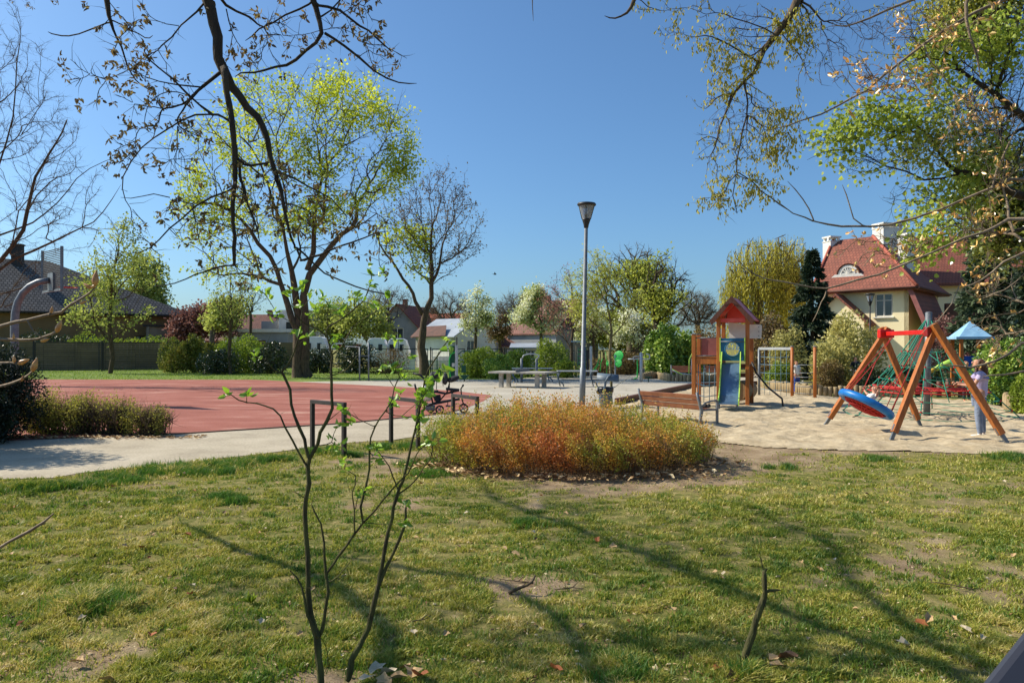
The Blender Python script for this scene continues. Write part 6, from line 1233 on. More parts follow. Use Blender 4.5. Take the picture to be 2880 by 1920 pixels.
SH = [ # name,label,px,d,w,top,leaf,n,L
 ('thuja', 'brownish green thuja at the left end of the hedge row before the fence', 492, 58, 62, 955, 'thuja', 3000, .16),
 ('thuja', 'green thuja second from the left in the hedge row before the fence', 548, 58.5, 52, 950, 'thuja', 2600, .16),
 ('thuja', 'narrow green thuja in the middle of the hedge row before the fence', 596, 58, 44, 972, 'thuja', 2200, .16),
 ('shrub', 'wide rounded mid green shrub left of the big maple trunk', 672, 58, 130, 948, 'shrub', 5200, .15),
 ('shrub', 'dark low shrub at the foot of the hedge left of the maple', 620, 55, 110, 990, 'dark', 3600, .14),
 ('shrub', 'dark green shrub touching the left side of the maple trunk', 762, 56, 100, 972, 'dark', 3600, .15),
 ('shrub', 'black green shrub just right of the maple trunk', 900, 57, 76, 985, 'dark', 2600, .15),
 ('shrub', 'dense dark green shrub behind the steel posts', 1005, 56, 92, 968, 'dark', 3400, .15),
 ('shrub', 'tangled brown shrub with few leaves left of the bare tree trunk', 1092, 56, 96, 988, 'brown', 1500, .1),
 ('shrub', 'yellow green arching shrub right of the fitness station', 1352, 48, 110, 985, 'shrub', 4600, .13),
 ('shrub', 'bright green broad shrub behind the table tennis table', 1440, 50, 120, 990, 'shrub', 4600, .13),
 ('shrub', 'glossy flowering low shrub at the left end of the table tennis table', 1400, 46, 86, 1008, 'laurel', 2400, .12),
 ('shrub', 'light green feathery shrub behind the walking trainer', 1540, 52, 92, 962, 'shrub', 3600, .13),
 ('shrub', 'green and brown low shrub left of the green ladder frame', 1590, 48, 76, 1022, 'shrub', 1800, .12),
 ('shrub', 'dark low shrub behind the ladder frame', 1690, 52, 90, 1015, 'brown', 1800, .13),
 ('shrub', 'brown green shrub below the white blossoming tree behind the discs', 1755, 54, 110, 1000, 'brown', 2600, .13),
 ('laurel', 'tall glossy laurel bush in sunlight behind the bench', 1868, 50, 118, 905, 'laurel', 7000, .2),
 ('laurel', 'glossy laurel bush partly hidden by the left post of the slide tower', 1935, 51, 112, 930, 'laurel', 5200, .2),
 ('shrub', 'reddish green tree like shrub above the laurels', 1985, 60, 110, 905, 'brown', 3000, .18),
 ('shrub', 'olive brown shrub mass under the willow behind the net frame', 2160, 46, 170, 880, 'brown', 5600, .16),
 ('shrub', 'brown twiggy shrub between the net frame and the spruce', 2225, 42, 120, 900, 'olive', 4200, .14),
 ('shrub', 'low green shrub on the bank behind the climbing frame', 2200, 34, 110, 1020, 'shrub', 3600, .1),
 ('shrub', 'round brown box shrub on the bank behind the right post of the climbing frame', 2330, 32, 110, 1006, 'brown', 5200, .08),
 ('shrub', 'round dark green shrub on the bank behind the nest swing', 2430, 32, 100, 1022, 'dark', 4200, .08),
 ('willow_shrub', 'pale olive weeping shrub in blossom before the cream house', 2400, 36, 190, 862, 'olive', 7000, .15),
 ('willow_shrub', 'low spreading olive green shrub left of the nest swing', 2345, 34, 130, 940, 'olive', 4200, .13),
 ('shrub', 'dark red leaved plum bush in front of the right wing of the cream house', 2660, 44, 120, 862, 'darkplum', 5000, .13),
 ('shrub', 'small red leaved shrub at the edge of the house entrance', 2715, 42, 70, 905, 'darkplum', 2000, .13),
 ('shrub', 'dark green broadleaved hedge behind the standing mother', 2835, 25, 190, 925, 'laurel', 8000, .12),
 ('shrub', 'dark hedge at the far right behind the small play tower', 2905, 28, 160, 880, 'dark', 5000, .13),
 ('shrub', 'bright green low conifer on the mound at the right edge', 2872, 21, 76, 1052, 'shrub', 4200, .07),
 ('shrub', 'low dark hedge under the rope pyramid in front of the house', 2560, 36, 200, 1030, 'dark', 4200, .12),
 ('shrub', 'dark green hedge top rising above the left end of the panel fence', 120, 75, 170, 915, 'dark', 3600, .2),
 ('shrub', 'mid green hedge top above the panel fence behind the slim young tree', 260, 76, 200, 928, 'shrub', 3800, .2),
 ('shrub', 'low green hedge top above the fence before the garden annex', 420, 77, 200, 938, 'shrub', 3800, .2)]
for i, s in enumerate(SH):
    big = s[3] >= 46 and s[4] < 135 and s[3] < 60 and 'laurel' not in s[0]
    shrub(s[0], s[1], s[2], s[3], s[4] * (1.3 if big else 1), s[5] - (16 if big else 4), s[6], int(s[7] * (1.3 if big else 1)), s[8], 200 + i, stems=14 if s[6] not in ('brown', 'olive') else 50, lumps=12 if s[4] > 80 else 7, up=.8 if 'thuja' in s[0] else .25)
# yew at left + budding hedge
shrub('yew_bush', 'very dark green yew bush at the left edge beside the path', 0, 15.6, 260, 930, 'yew', 26000, .07, 301, stems=40, lumps=16, W=.35, core=.0, power=2.6)
shrub('yew_bush', 'lower dark conifer bush tucked at the left edge by the shaded path', -30, 14.6, 150, 1080, 'yew', 9000, .07, 302, stems=20, lumps=9, W=.35, core=0, power=2.6)
shrub('yew_bush', 'tall dark yew standing out of the picture left of the shaded path', -340, 13.4, 520, 620, 'yew', 22000, .13, 303, stems=30, lumps=16, W=.4, core=0, power=2.6)
for i, (px, d, w, top, n, lab) in enumerate([(140, 16.6, 200, 1078, 5600, 'budding green hedge shrub next to the dark yew'), (240, 16.5, 180, 1086, 4600, 'budding twiggy hedge shrub in the middle of the left hedge'), (335, 16.4, 170, 1098, 3400, 'thin twiggy hedge shrub near the right end of the left hedge'), (425, 16.2, 140, 1122, 2200, 'low sparse hedge shrub at the end of the left hedge by the red court')]):
    r_ = shrub('hedge_shrub', lab, px, d, w, top, 'hedge', n, .042, 310 + i, stems=0, lumps=9, core=.0, power=2.2, group='shrubs of the left hedge')
    rng = np.random.RandomState(i); k = F / d; b = gbase(px, d); H = EYE - (top - HY) / k; ns_ = 190; st = np.stack([b[0] + rng.normal(0, .14, ns_) * w / k, b[1] + rng.normal(0, .12, ns_), np.zeros(ns_)], 1); D = unit(np.stack([rng.normal(0, .35, ns_), rng.normal(0, .35, ns_), np.ones(ns_)], 1)); v, q, t, mid, tp = spikes(st, D, H * rng.uniform(.6, 1.05, ns_), np.full(ns_, .008), rng, .25)
    m2 = np.repeat(mid, 3, 0); D2 = unit(np.repeat(D, 3, 0) + rng.normal(0, .5, m2.shape)); v2, q2, t2, _, _ = spikes(m2, D2, rng.uniform(.15, .4, len(m2)), np.full(len(m2), .0045), rng); np_obj('stems', np.concatenate([v, v2]), [np.concatenate([q, q2 + len(v)]), np.concatenate([t, t2 + len(v)])], MT['bark'], r_)
# ---- the orange spirea bush
def spirea():
    rng = np.random.RandomState(5); cx, cy = BUSH_C; rx, ry = BUSH_R[0] * .99, BUSH_R[1] * 1.0; root = thing('spirea_bush', 'wide orange and yellow green spirea bush in the middle of the lawn', 'bush', (cx, cy, 0))
    def hgt(x, y):
        q = ((x - cx) / rx) ** 2 + ((y - cy) / ry) ** 2; return (.30 + .70 * np.clip(1 - q, 0, 1) ** .38) * (.92 + .34 * (vnoise(x, y, 1.5, 3) - .45) + .34 * (vnoise(x, y, 3.4, 5) - .5)) * (1 - .2 * np.clip((x - cx - .6) / 1.6, 0, 1))
    ns = 3400; a = rng.uniform(0, 2 * np.pi, ns); r = np.sqrt(rng.uniform(0, 1, ns)) * (.93 + .12 * (vnoise(np.cos(a) * 2, np.sin(a) * 2, 1.4, 14) - .5)); x = cx + rx * r * np.cos(a); y = cy + ry * r * np.sin(a); H = hgt(x, y); lean = np.stack([(x - cx) / rx * .32 + rng.normal(0, .16, ns), (y - cy) / ry * .32 + rng.normal(0, .16, ns), np.ones(ns)], 1); D = unit(lean)
    L = H * rng.uniform(.72, 1.16, ns); st = np.stack([x, y, np.full(ns, -.02)], 1); v, q, t, mid, tip = spikes(st, D, L, np.full(ns, .0032), rng, .22)
    k = 4; bp = np.repeat(st, k, 0) + np.repeat(D * L[:, None], k, 0) * rng.uniform(.45, .95, ns * k)[:, None]; D2 = unit(np.repeat(D, k, 0) * .8 + rng.normal(0, .5, bp.shape)); L2 = rng.uniform(.06, .2, len(bp)); v2, q2, t2, m2, tp2 = spikes(bp, D2, L2, np.full(len(bp), .002), rng)
    np_obj('stems', np.concatenate([v, v2]), [np.concatenate([q, q2 + len(v)]), np.concatenate([t, t2 + len(v)])], mat('spirea_stem', (128, 96, 62), (92, 70, 48), 8), root)
    # whorls of little leaves along the twigs
    per = 40; idx = np.repeat(np.arange(ns), per); u = rng.uniform(.1, 1.05, len(idx)) ** .85; C = st[idx] + D[idx] * (L[idx] * u)[:, None] + rng.normal(0, .026, (len(idx), 3)); C2 = np.repeat(tp2, 3, 0) + rng.normal(0, .016, (len(tp2) * 3, 3)); C = np.concatenate([C, C2]); C = C[C[:, 2] > .06]
    # leave holes
    g = vnoise(C[:, 0] * 1.2 + C[:, 2], C[:, 1] * 1.2 - C[:, 2], 4.5, 8); C = C[g > .36 + .1 * rng.rand(len(C))]
    DD = unit(rng.normal(0, 1, C.shape) + np.array((0, 0, .5))); LL = rng.uniform(.02, .043, len(C)); v, q, kk = leafgeo(C, DD, LL, LL * .62, rng, 0)
    big = .4 * vnoise(C[:, 0], C[:, 1], .9, 21) + .3 * vnoise(C[:, 0] + C[:, 2], C[:, 1], 2.3, 22) + .3 * vnoise(C[:, 0] + C[:, 2] * .6, C[:, 1] + C[:, 2] * .8, 5.5, 23); yel = np.clip((cx - C[:, 0] - 1.7) / .9, 0, 1) * .3 + .42 * np.exp(-((C[:, 0] - 2.3) ** 2 / .5 + (C[:, 1] - 13.0) ** 2 / .8)) + .4 * np.exp(-(((C[:, 0] - 1.25) / .22) ** 2 + ((C[:, 1] - 11) / .5) ** 2 + ((C[:, 2] - .35) / .25) ** 2)); tn = np.clip(.34 * rng.uniform(0, 1, len(C)) + 1.9 * (big - .5) + .40 + yel - .12 * (C[:, 2] > .75), 0, 1)
    np_obj('foliage', v, [q], LM['orange'], root, tint=np.repeat(tn, 4))
spirea()

# ---- foreground tree at left whose limb hangs into the picture
def fg_tree():
    d = 5.8; tr = [np.array((-5.3, 3.9, -.05)), np.array((-5.25, 3.95, 2.5)), np.array((-5.15, 4.0, 5.0)), np.array((-5.0, 4.2, 7.0)), np.array((-4.6, 4.6, 9.0))]
    top = P(577, -60, d)
    A = [np.array((-5.1, 4.1, 6.0)), np.array((-4.1, 4.9, 6.7)), np.array((-3.2, 5.5, 6.3)), np.array((-2.65, 5.8, 5.5)), top] + S([(582, 0), (600, 61), (610, 143), (629, 196), (649, 249), (673, 265), (731, 327), (755, 388), (776, 490), (796, 571), (812, 640), (835, 700), (850, 735)], d)
    st = [(tr, .2, .15, .1), (A, .08, .065, .046, .042, .04, .036, .03, .023, .016, .01, .007),
      (S([(632, 200), (636, 261), (653, 327), (661, 408), (663, 510), (653, 640), (656, 700), (660, 745)], d - .1), 0.02624, 0.02132, 0.0164, 0.01148),
      (S([(663, 440), (673, 449), (686, 531), (714, 612), (730, 680)], d - .1), 0.01476, 0.00984, 0.00574),
      (S([(655, 345), (630, 330), (592, 322), (510, 335), (429, 388), (367, 449), (339, 530)], d - .1), 0.01066, 0.00738, 0.0041),
      (S([(600, 325), (592, 318), (522, 261), (441, 188), (408, 147)], d), 0.00984, 0.00738, 0.0041),
      (S([(592, 318), (545, 280), (500, 256), (450, 262), (410, 300), (405, 360)], d + .1), 0.00574, 0.00328),
      (S([(663, 520), (653, 535), (543, 576), (473, 640), (428, 700), (352, 713)], d - .15), 0.00902, 0.00656, 0.00328), (S([(543, 576), (478, 555), (400, 552), (339, 555)], d - .1), 0.00574, 0.00328),
      (S([(660, 745), (600, 752), (551, 768), (490, 800), (428, 806)], d), 0.0082, 0.00328), (S([(680, 465), (740, 460), (757, 457)], d), 0.01066, 0.00902), (S([(757, 480), (830, 500), (900, 540), (960, 590)], d), 0.00984, 0.0041),
      (S([(850, 735), (900, 720), (960, 690), (1030, 668), (1090, 650)], d + .1), 0.01148, 0.00738, 0.0041), (S([(830, 690), (880, 740), (960, 790), (1040, 820), (1120, 830)], d + .1), 0.0082, 0.0041),
      # upper right branch sweeping in from above
      ([np.array((-4.6, 4.6, 9.0)), np.array((-3.4, 5.6, 8.6)), np.array((-2.3, 6.2, 7.0)), np.array((-1.75, 6.3, 5.6))] + S([(872, -40), (878, 0), (895, 50), (914, 94), (860, 140), (808, 188), (740, 200), (694, 204), (661, 216)], 6.2), 0.0574, 0.041, 0.0246, 0.01394, 0.00984, 0.00574),
      (S([(914, 94), (960, 122), (1050, 204), (1123, 237), (1172, 235)], 6.2), 0.01066, 0.0041), (S([(890, 20), (960, 24), (1013, 78), (1060, 110), (1103, 147)], 6.2), 0.0123, 0.00574), (S([(878, 10), (800, 40), (720, 80), (690, 115)], 6.2), 0.00984, 0.00492), (S([(900, 50), (950, 10), (1000, -40)], 6.2), 0.0082, 0.00492),
      # branches from above at far left
      ([np.array((-5.0, 4.2, 7.0)), np.array((-4.6, 5.4, 6.9)), np.array((-3.8, 6.1, 5.8))] + S([(300, -40), (303, 20), (315, 70), (327, 106), (350, 160), (367, 204), (395, 240), (440, 262)], 6.1), 0.041, 0.0246, 0.00902, 0.00656, 0.00328), (S([(307, 60), (250, 85), (190, 105), (155, 98), (135, 90)], 6.1), 0.00738, 0.0041), (S([(312, 55), (370, 90), (410, 112), (430, 100)], 6.1), 0.00656, 0.0041),
      # limbs above the frame that throw the long shadows
      ([np.array((-5.0, 4.2, 7.0)), np.array((-5.1, 5.8, 7.5)), np.array((-7.1, 8.1, 8.0)), np.array((-7.9, 9.9, 8.0)), np.array((-9.7, 13.7, 8.2))], .08, .06, .045, .03),
      ([np.array((-5.1, 5.8, 7.5)), np.array((-6.3, 8.4, 8.0)), np.array((-6.5, 12.0, 8.3))], .05, .04, .02),
      ([np.array((-5.2, 3.95, 4.6)), np.array((-6.2, 6.65, 5.0)), np.array((-7.4, 8.0, 5.0)), np.array((-9.4, 9.8, 5.1))], .07, .055, .04), ([np.array((-5.15, 4.0, 6.0)), np.array((-6.4, 7.5, 6.1)), np.array((-7.4, 8.2, 6.0)), np.array((-8.4, 8.9, 6.0))], .06, .045, .03)]
    bl = blobs_px([(420, 300, 150, 110), (380, 430, 110, 100), (500, 400, 130, 110), (380, 620, 110, 70), (500, 640, 120, 90), (760, 560, 160, 130), (700, 750, 200, 60), (950, 650, 160, 90), (400, 150, 120, 100), (300, 40, 140, 60), (250, 200, 60, 60), (1080, 730, 50, 60)], d, .5) + blobs_px([(960, 90, 130, 80), (1060, 160, 90, 70), (760, 100, 160, 90), (720, 180, 100, 60), (1000, 10, 140, 50)], 6.2, .5)
    bl += [(np.array((-8.8, 11.8, 8.4)), np.array((1.5, 1.8, .6))), (np.array((-6.6, 10.6, 8.6)), np.array((.7, 1.6, .5))), (np.array((-8, 7.8, 5.8)), np.array((1.3, 1.3, .6))), (np.array((-7.4, 9.4, 8.0)), np.array((1.3, 2.0, .5))), (np.array((-6.6, 6.4, 6.0)), np.array((1.2, 1.1, .5)))]
    r = tree('overhanging_maple', 'foreground maple whose thick dark limb and budding twigs hang in from the upper left', tr[0], .21, st, bl, 1900, (2, .17, .0024), None, 'barkdk', .0032, .25, 91, power=1.8, ex=2.6)
    return r, st, bl
class _T: pass
def bud_clusters(root, P_, mat_, L, per, seed, droop=.6, W=.35, spread=.012, name='buds'):
    rng = np.random.RandomState(seed); C = np.repeat(P_, per, 0) + rng.normal(0, spread, (len(P_) * per, 3)); D = unit(rng.normal(0, 1, C.shape) + np.array((0, 0, -droop))); LL = L * rng.uniform(.6, 1.3, len(C)); v, q, k = leafgeo(C, D, LL, LL * W, rng, .3); o = np_obj(name, v, [q], LM[mat_], root, tint=np.repeat(rng.uniform(0, 1, len(C)), k)); o['kind'] = 'stuff'
def limb_radii(pos, par): pass
r_fg, st_fg, bl_fg = fg_tree()
def fg_buds():
    # buds sit on the twig tips: read them back from the trunk mesh's own twigs (last vertex of every 7-vertex spike)
    o = [c for c in r_fg.children if c.name.startswith('trunk')][0]; n = len(o.data.vertices); V = np.empty(n * 3, np.float32); o.data.vertices.foreach_get('co', V); V = V.reshape(-1, 3) + np.array(r_fg.location)
    tips = V[n - 1900 * 2 * 7:][6::7]; rng = np.random.RandomState(1); k = rng.rand(len(tips)) < .55; bud_clusters(r_fg, tips[k], 'budbrown', .042, 8, 3, .9, .42, .014)
fg_buds()

# ---- trees leaning in from the right edge
def right_trees():
    A = lambda *v: [np.array(q, float) for q in v]
    d = 7.2; tr = A((8.6, 8.4, -.05), (8.5, 8.4, 3), (8.2, 8.3, 6), (7.6, 8.2, 8.5))
    st = [(tr, .2, .15, .08), (A((8.2, 8.3, 6.), (6.5, 7.9, 7.6), (4.4, 7.4, 6.9), (3.2, 7.2, 5.9)) + S([(2242, 0), (2206, 69), (2165, 118), (2136, 176), (2091, 229), (2059, 265), (2038, 327), (2018, 392), (1995, 440)], d), .07, .06, .045, .034, .024, .016, .011, .008, .005),
      (S([(2095, 235), (2100, 261), (2104, 327), (2083, 408), (2071, 490), (2075, 604)], d), .011, .008, .005), (S([(2071, 480), (2124, 514), (2165, 551), (2218, 592)], d), .006, .004), (S([(2018, 392), (1990, 380), (1960, 400)], d), .005, .004), (S([(2059, 265), (2010, 275), (1985, 310)], d), .007, .004), (S([(2136, 176), (2060, 130), (2000, 100), (1960, 105)], d), .009, .004), (S([(2195, 90), (2240, 140), (2262, 180)], d), .008, .004), (A((4.4, 7.4, 6.9), (3.4, 7.2, 5.8)) + S([(2240, 0), (2280, 15), (2310, 60), (2330, 110)], d), .02, .012, .005), (S([(2180, 100), (2100, 60), (2040, 40), (2010, 35)], d), .008, .004), (S([(2071, 490), (2040, 540), (1990, 600)], d), .006, .003),
      (A((7.6, 8.2, 8.5), (4.4, 7.6, 8.6), (2.0, 7.2, 6.4)) + S([(1800, -60), (1785, 0), (1765, 40), (1730, 55), (1700, 45)], 7.2), .05, .03, .012, .005), (A((2.0, 7.2, 6.4), (.4, 7., 5.6)) + S([(1492, -30), (1497, 20), (1500, 60)], 7.2), .012, .005, .003), (S([(1785, -10), (1820, 25), (1860, 30)], 7.2), .006, .003)]
    bl = blobs_px([(2080, 120, 120, 120), (2050, 280, 100, 110), (2060, 420, 120, 100), (2040, 560, 90, 60), (2200, 60, 120, 60), (1970, 20, 60, 35), (2270, 100, 80, 90), (1850, 30, 70, 20), (2170, 330, 110, 80), (2180, 420, 90, 60), (2360, 60, 110, 60), (2330, 180, 100, 80), (2480, 90, 120, 80), (2600, 40, 120, 60), (1900, 90, 60, 40), (2140, 530, 70, 50)], d, .5)
    tree('catkin_tree', 'tree at the upper right with drooping branches full of mustard yellow catkins', tr[0], .2, st, bl, 1150, (1, .13, .002), [dict(per=1, L=.036, W=.42, spread=.012, mat='catkin', droop=1.8, fold=.4, along=0, name='catkins', patch=2.5, gap=.2), dict(per=2, L=.038, W=.42, spread=.016, mat='catkin', droop=1.8, fold=.4, along=0, name='catkin_clusters', patch=2.5, gap=.5)], 'bark', .0024, .25, 95, power=1.7, ex=2.6)
    # green maple with mistletoe like clumps
    d = 10.5; tr = A((9.4, 10.8, -.05), (9.2, 10.8, 2.5), (8.6, 10.7, 4.3), (7.9, 10.6, 6))
    st = [(tr, .22, .17, .12), (A((8.9, 10.7, 3.5)) + S([(2900, 560), (2800, 515), (2740, 490), (2696, 490), (2650, 440), (2620, 380), (2540, 370), (2450, 410)], d), .08, .055, .045, .035, .02, .012, .006), (S([(2696, 490), (2600, 520), (2480, 470), (2400, 440)], d), .014, .006), (A((8.6, 10.7, 4.3)) + S([(2900, 330), (2800, 260), (2700, 200), (2600, 160)], d), .05, .03, .01), (S([(2800, 260), (2840, 150), (2830, 40)], d), .02, .01), (A((8.9, 10.7, 3.8)) + S([(2880, 640), (2790, 660), (2690, 680), (2610, 690)], d), .03, .01), (S([(2620, 380), (2560, 330), (2480, 300), (2400, 300)], d), .012, .005), (S([(2480, 470), (2420, 430), (2340, 420), (2270, 450)], d), .007, .004)]
    tree('green_maple', 'tree at the right with fans of fresh green maple leaves', tr[0], .24, st, blobs_px([(2380, 390, 130, 60), (2480, 330, 150, 60), (2560, 420, 160, 90), (2440, 460, 90, 50), (2620, 560, 160, 80), (2620, 130, 160, 100), (2700, 300, 160, 130), (2800, 420, 120, 140), (2560, 690, 110, 60, -1), (2680, 640, 130, 60, -1), (2800, 130, 100, 120)], d, .6), 1250, (2, .2, .0026), [dict(per=2, L=.06, W=.95, spread=.09, mat='greenmaple', droop=.2, fold=.15, patch=2.2, gap=.38), dict(per=4, L=.055, W=.5, spread=.08, mat='ivy', name='mistletoe', where=lambda p: (np.hypot(p[:, 0] - P(2535, 215, d)[0], p[:, 2] - P(0, 215, d)[2]) < .3) | (np.hypot(p[:, 0] - P(2640, 440, d)[0], p[:, 2] - P(0, 400, d)[2]) < .42))], 'barkdk', .004, .25, 96, power=1.6, ex=2.5)
    d = 13.5; b = np.array((10.9, 14.2, -.05)); tree('ivy_clad_tree', 'dense olive green ivy clad crown filling the upper right corner', b, .3, [[b, np.array((10.8, 14.1, 4)), np.array((10.4, 13.9, 7)), np.array((10.1, 13.7, 9))]], blobs_px([(2810, 110, 140, 150), (2810, 330, 130, 120), (2790, 480, 110, 90), (2820, 620, 120, 110), (2740, 60, 110, 80)], d, .6), 620, (3, .35, .005), [dict(per=11, L=.085, W=.65, spread=.18, mat='ivy', patch=.9, gap=.18)], 'barkdk', .006, .3, 97, ex=2.4)
    # horse chestnut
    d = 6.2; tr = A((6.2, 5.9, -.05), (6.1, 5.9, 2), (5.9, 5.9, 3.6), (5.6, 5.9, 6)); r3 = (.05, .03, .018, .013, .009, .006, .004)
    st = [(tr, .15, .12, .1, .06), (A((5.6, 5.9, 5.4)) + S([(2860, -20), (2818, 0), (2696, 61), (2593, 127), (2491, 204), (2389, 278), (2308, 327), (2206, 359), (2150, 370)], d + .6), .028, .016, .014, .012, .009, .006, .003), (A((5.6, 5.9, 5.8)) + S([(2640, -50), (2581, 0), (2438, 57), (2380, 80), (2330, 75)], d + .4), .03, .014, .008, .004), (A((5.75, 5.9, 4.8)) + S([(2745, -30), (2712, 0), (2724, 102), (2757, 212)], d), .03, .014, .007),
      (A((5.95, 5.9, 3.2)) + S([(2880, 490), (2790, 530), (2696, 567), (2610, 600), (2532, 624), (2450, 638), (2369, 640), (2287, 622), (2230, 600), (2160, 550)], d), .022, .012, .010, .009, .007, .004), (A((5.95, 5.9, 3.0)) + S([(2900, 600), (2800, 640), (2711, 667), (2650, 698), (2527, 750), (2405, 787), (2325, 817), (2240, 800), (2160, 790), (2090, 750), (2062, 705)], d - .2), .022, .012, .009, .008, .006, .005, .003),
      (S([(2325, 817), (2310, 850), (2285, 905)], d - .2), .005, .003), (S([(2290, 622), (2260, 560), (2215, 510)], d), .006, .004), (S([(2430, 640), (2390, 580), (2369, 520)], d), .006, .004), (A((6.05, 5.9, 2.4)) + S([(2900, 700), (2820, 730), (2760, 790), (2700, 800), (2640, 900), (2590, 940)], d - .3), .02, .009, .005, .003), (A((6.08, 5.9, 2.2)) + S([(2900, 860), (2820, 880), (2740, 905), (2650, 900)], d - .3), .014, .006, .003), (A((6.1, 5.9, 2.0)) + S([(2900, 930), (2840, 1000), (2770, 1025), (2690, 1028), (2640, 1025)], d - .3), .014, .009, .004), (A((6.1, 5.9, 1.9)) + S([(2900, 1040), (2850, 1050), (2800, 1055), (2765, 1060)], d - .4), .012, .005), (S([(2700, 800), (2740, 850), (2830, 820), (2890, 760)], d - .3), .006, .004), (S([(2600, 130), (2650, 210), (2690, 330), (2640, 420)], d + .5), .006, .003), (S([(2790, 530), (2830, 420), (2880, 330)], d), .008, .005)]
    r = tree('horse_chestnut', 'bare branched horse chestnut with fat pale buds reaching in from the right edge', tr[0], .16, st, blobs_px([(2650, 80, 160, 70), (2600, 240, 150, 70), (2450, 220, 120, 70), (2750, 640, 120, 60), (2480, 700, 150, 60), (2790, 800, 90, 80), (2800, 960, 80, 80), (2820, 500, 80, 80), (2760, 340, 110, 100)], d, .5), 640, (1, .13, .0026), None, 'barkpale', .0034, .3, 98, power=1.6, ex=2.8)
    o = [c for c in r.children if c.name.startswith('trunk')][0]; n = len(o.data.vertices); V = np.empty(n * 3, np.float32); o.data.vertices.foreach_get('co', V); V = V.reshape(-1, 3) + np.array(r.location); tips = V[n - 640 * 7:][6::7]; rng = np.random.RandomState(7); k = rng.rand(len(tips)) < .4; bud_clusters(r, tips[k], 'chestbud', .045, 3, 5, -.3, .5, .005)
right_trees()

# ---- slim tree by the bin
d = 24.3; b = gbase(1717, d)
tree('slim_tree', 'slim young tree with whorled side branches standing against the litter bin', b, .048, [[b] + S([(1717, 1120), (1718, 1040), (1720, 946), (1718, 909), (1706, 850), (1697, 805), (1680, 755), (1666, 722)], d), S([(1720, 946), (1690, 925), (1654, 891), (1620, 870)], d), S([(1720, 946), (1750, 915), (1774, 885), (1790, 850)], d), S([(1718, 1045), (1700, 1025), (1660, 1015)], d), S([(1718, 1045), (1760, 1010), (1810, 985)], d), S([(1716, 1098), (1745, 1075), (1770, 1060)], d), S([(1710, 870), (1680, 850), (1660, 800)], d)],
     blobs_px([(1672, 735, 30, 30), (1645, 800, 60, 60), (1700, 780, 50, 50), (1640, 880, 60, 40), (1760, 870, 50, 50), (1620, 840, 40, 30)], d), 120, (3, .3, .006), dict(per=6, L=.09, W=.35, spread=.07, mat='oak'), 'barkcolumn', .007, .5, 101)

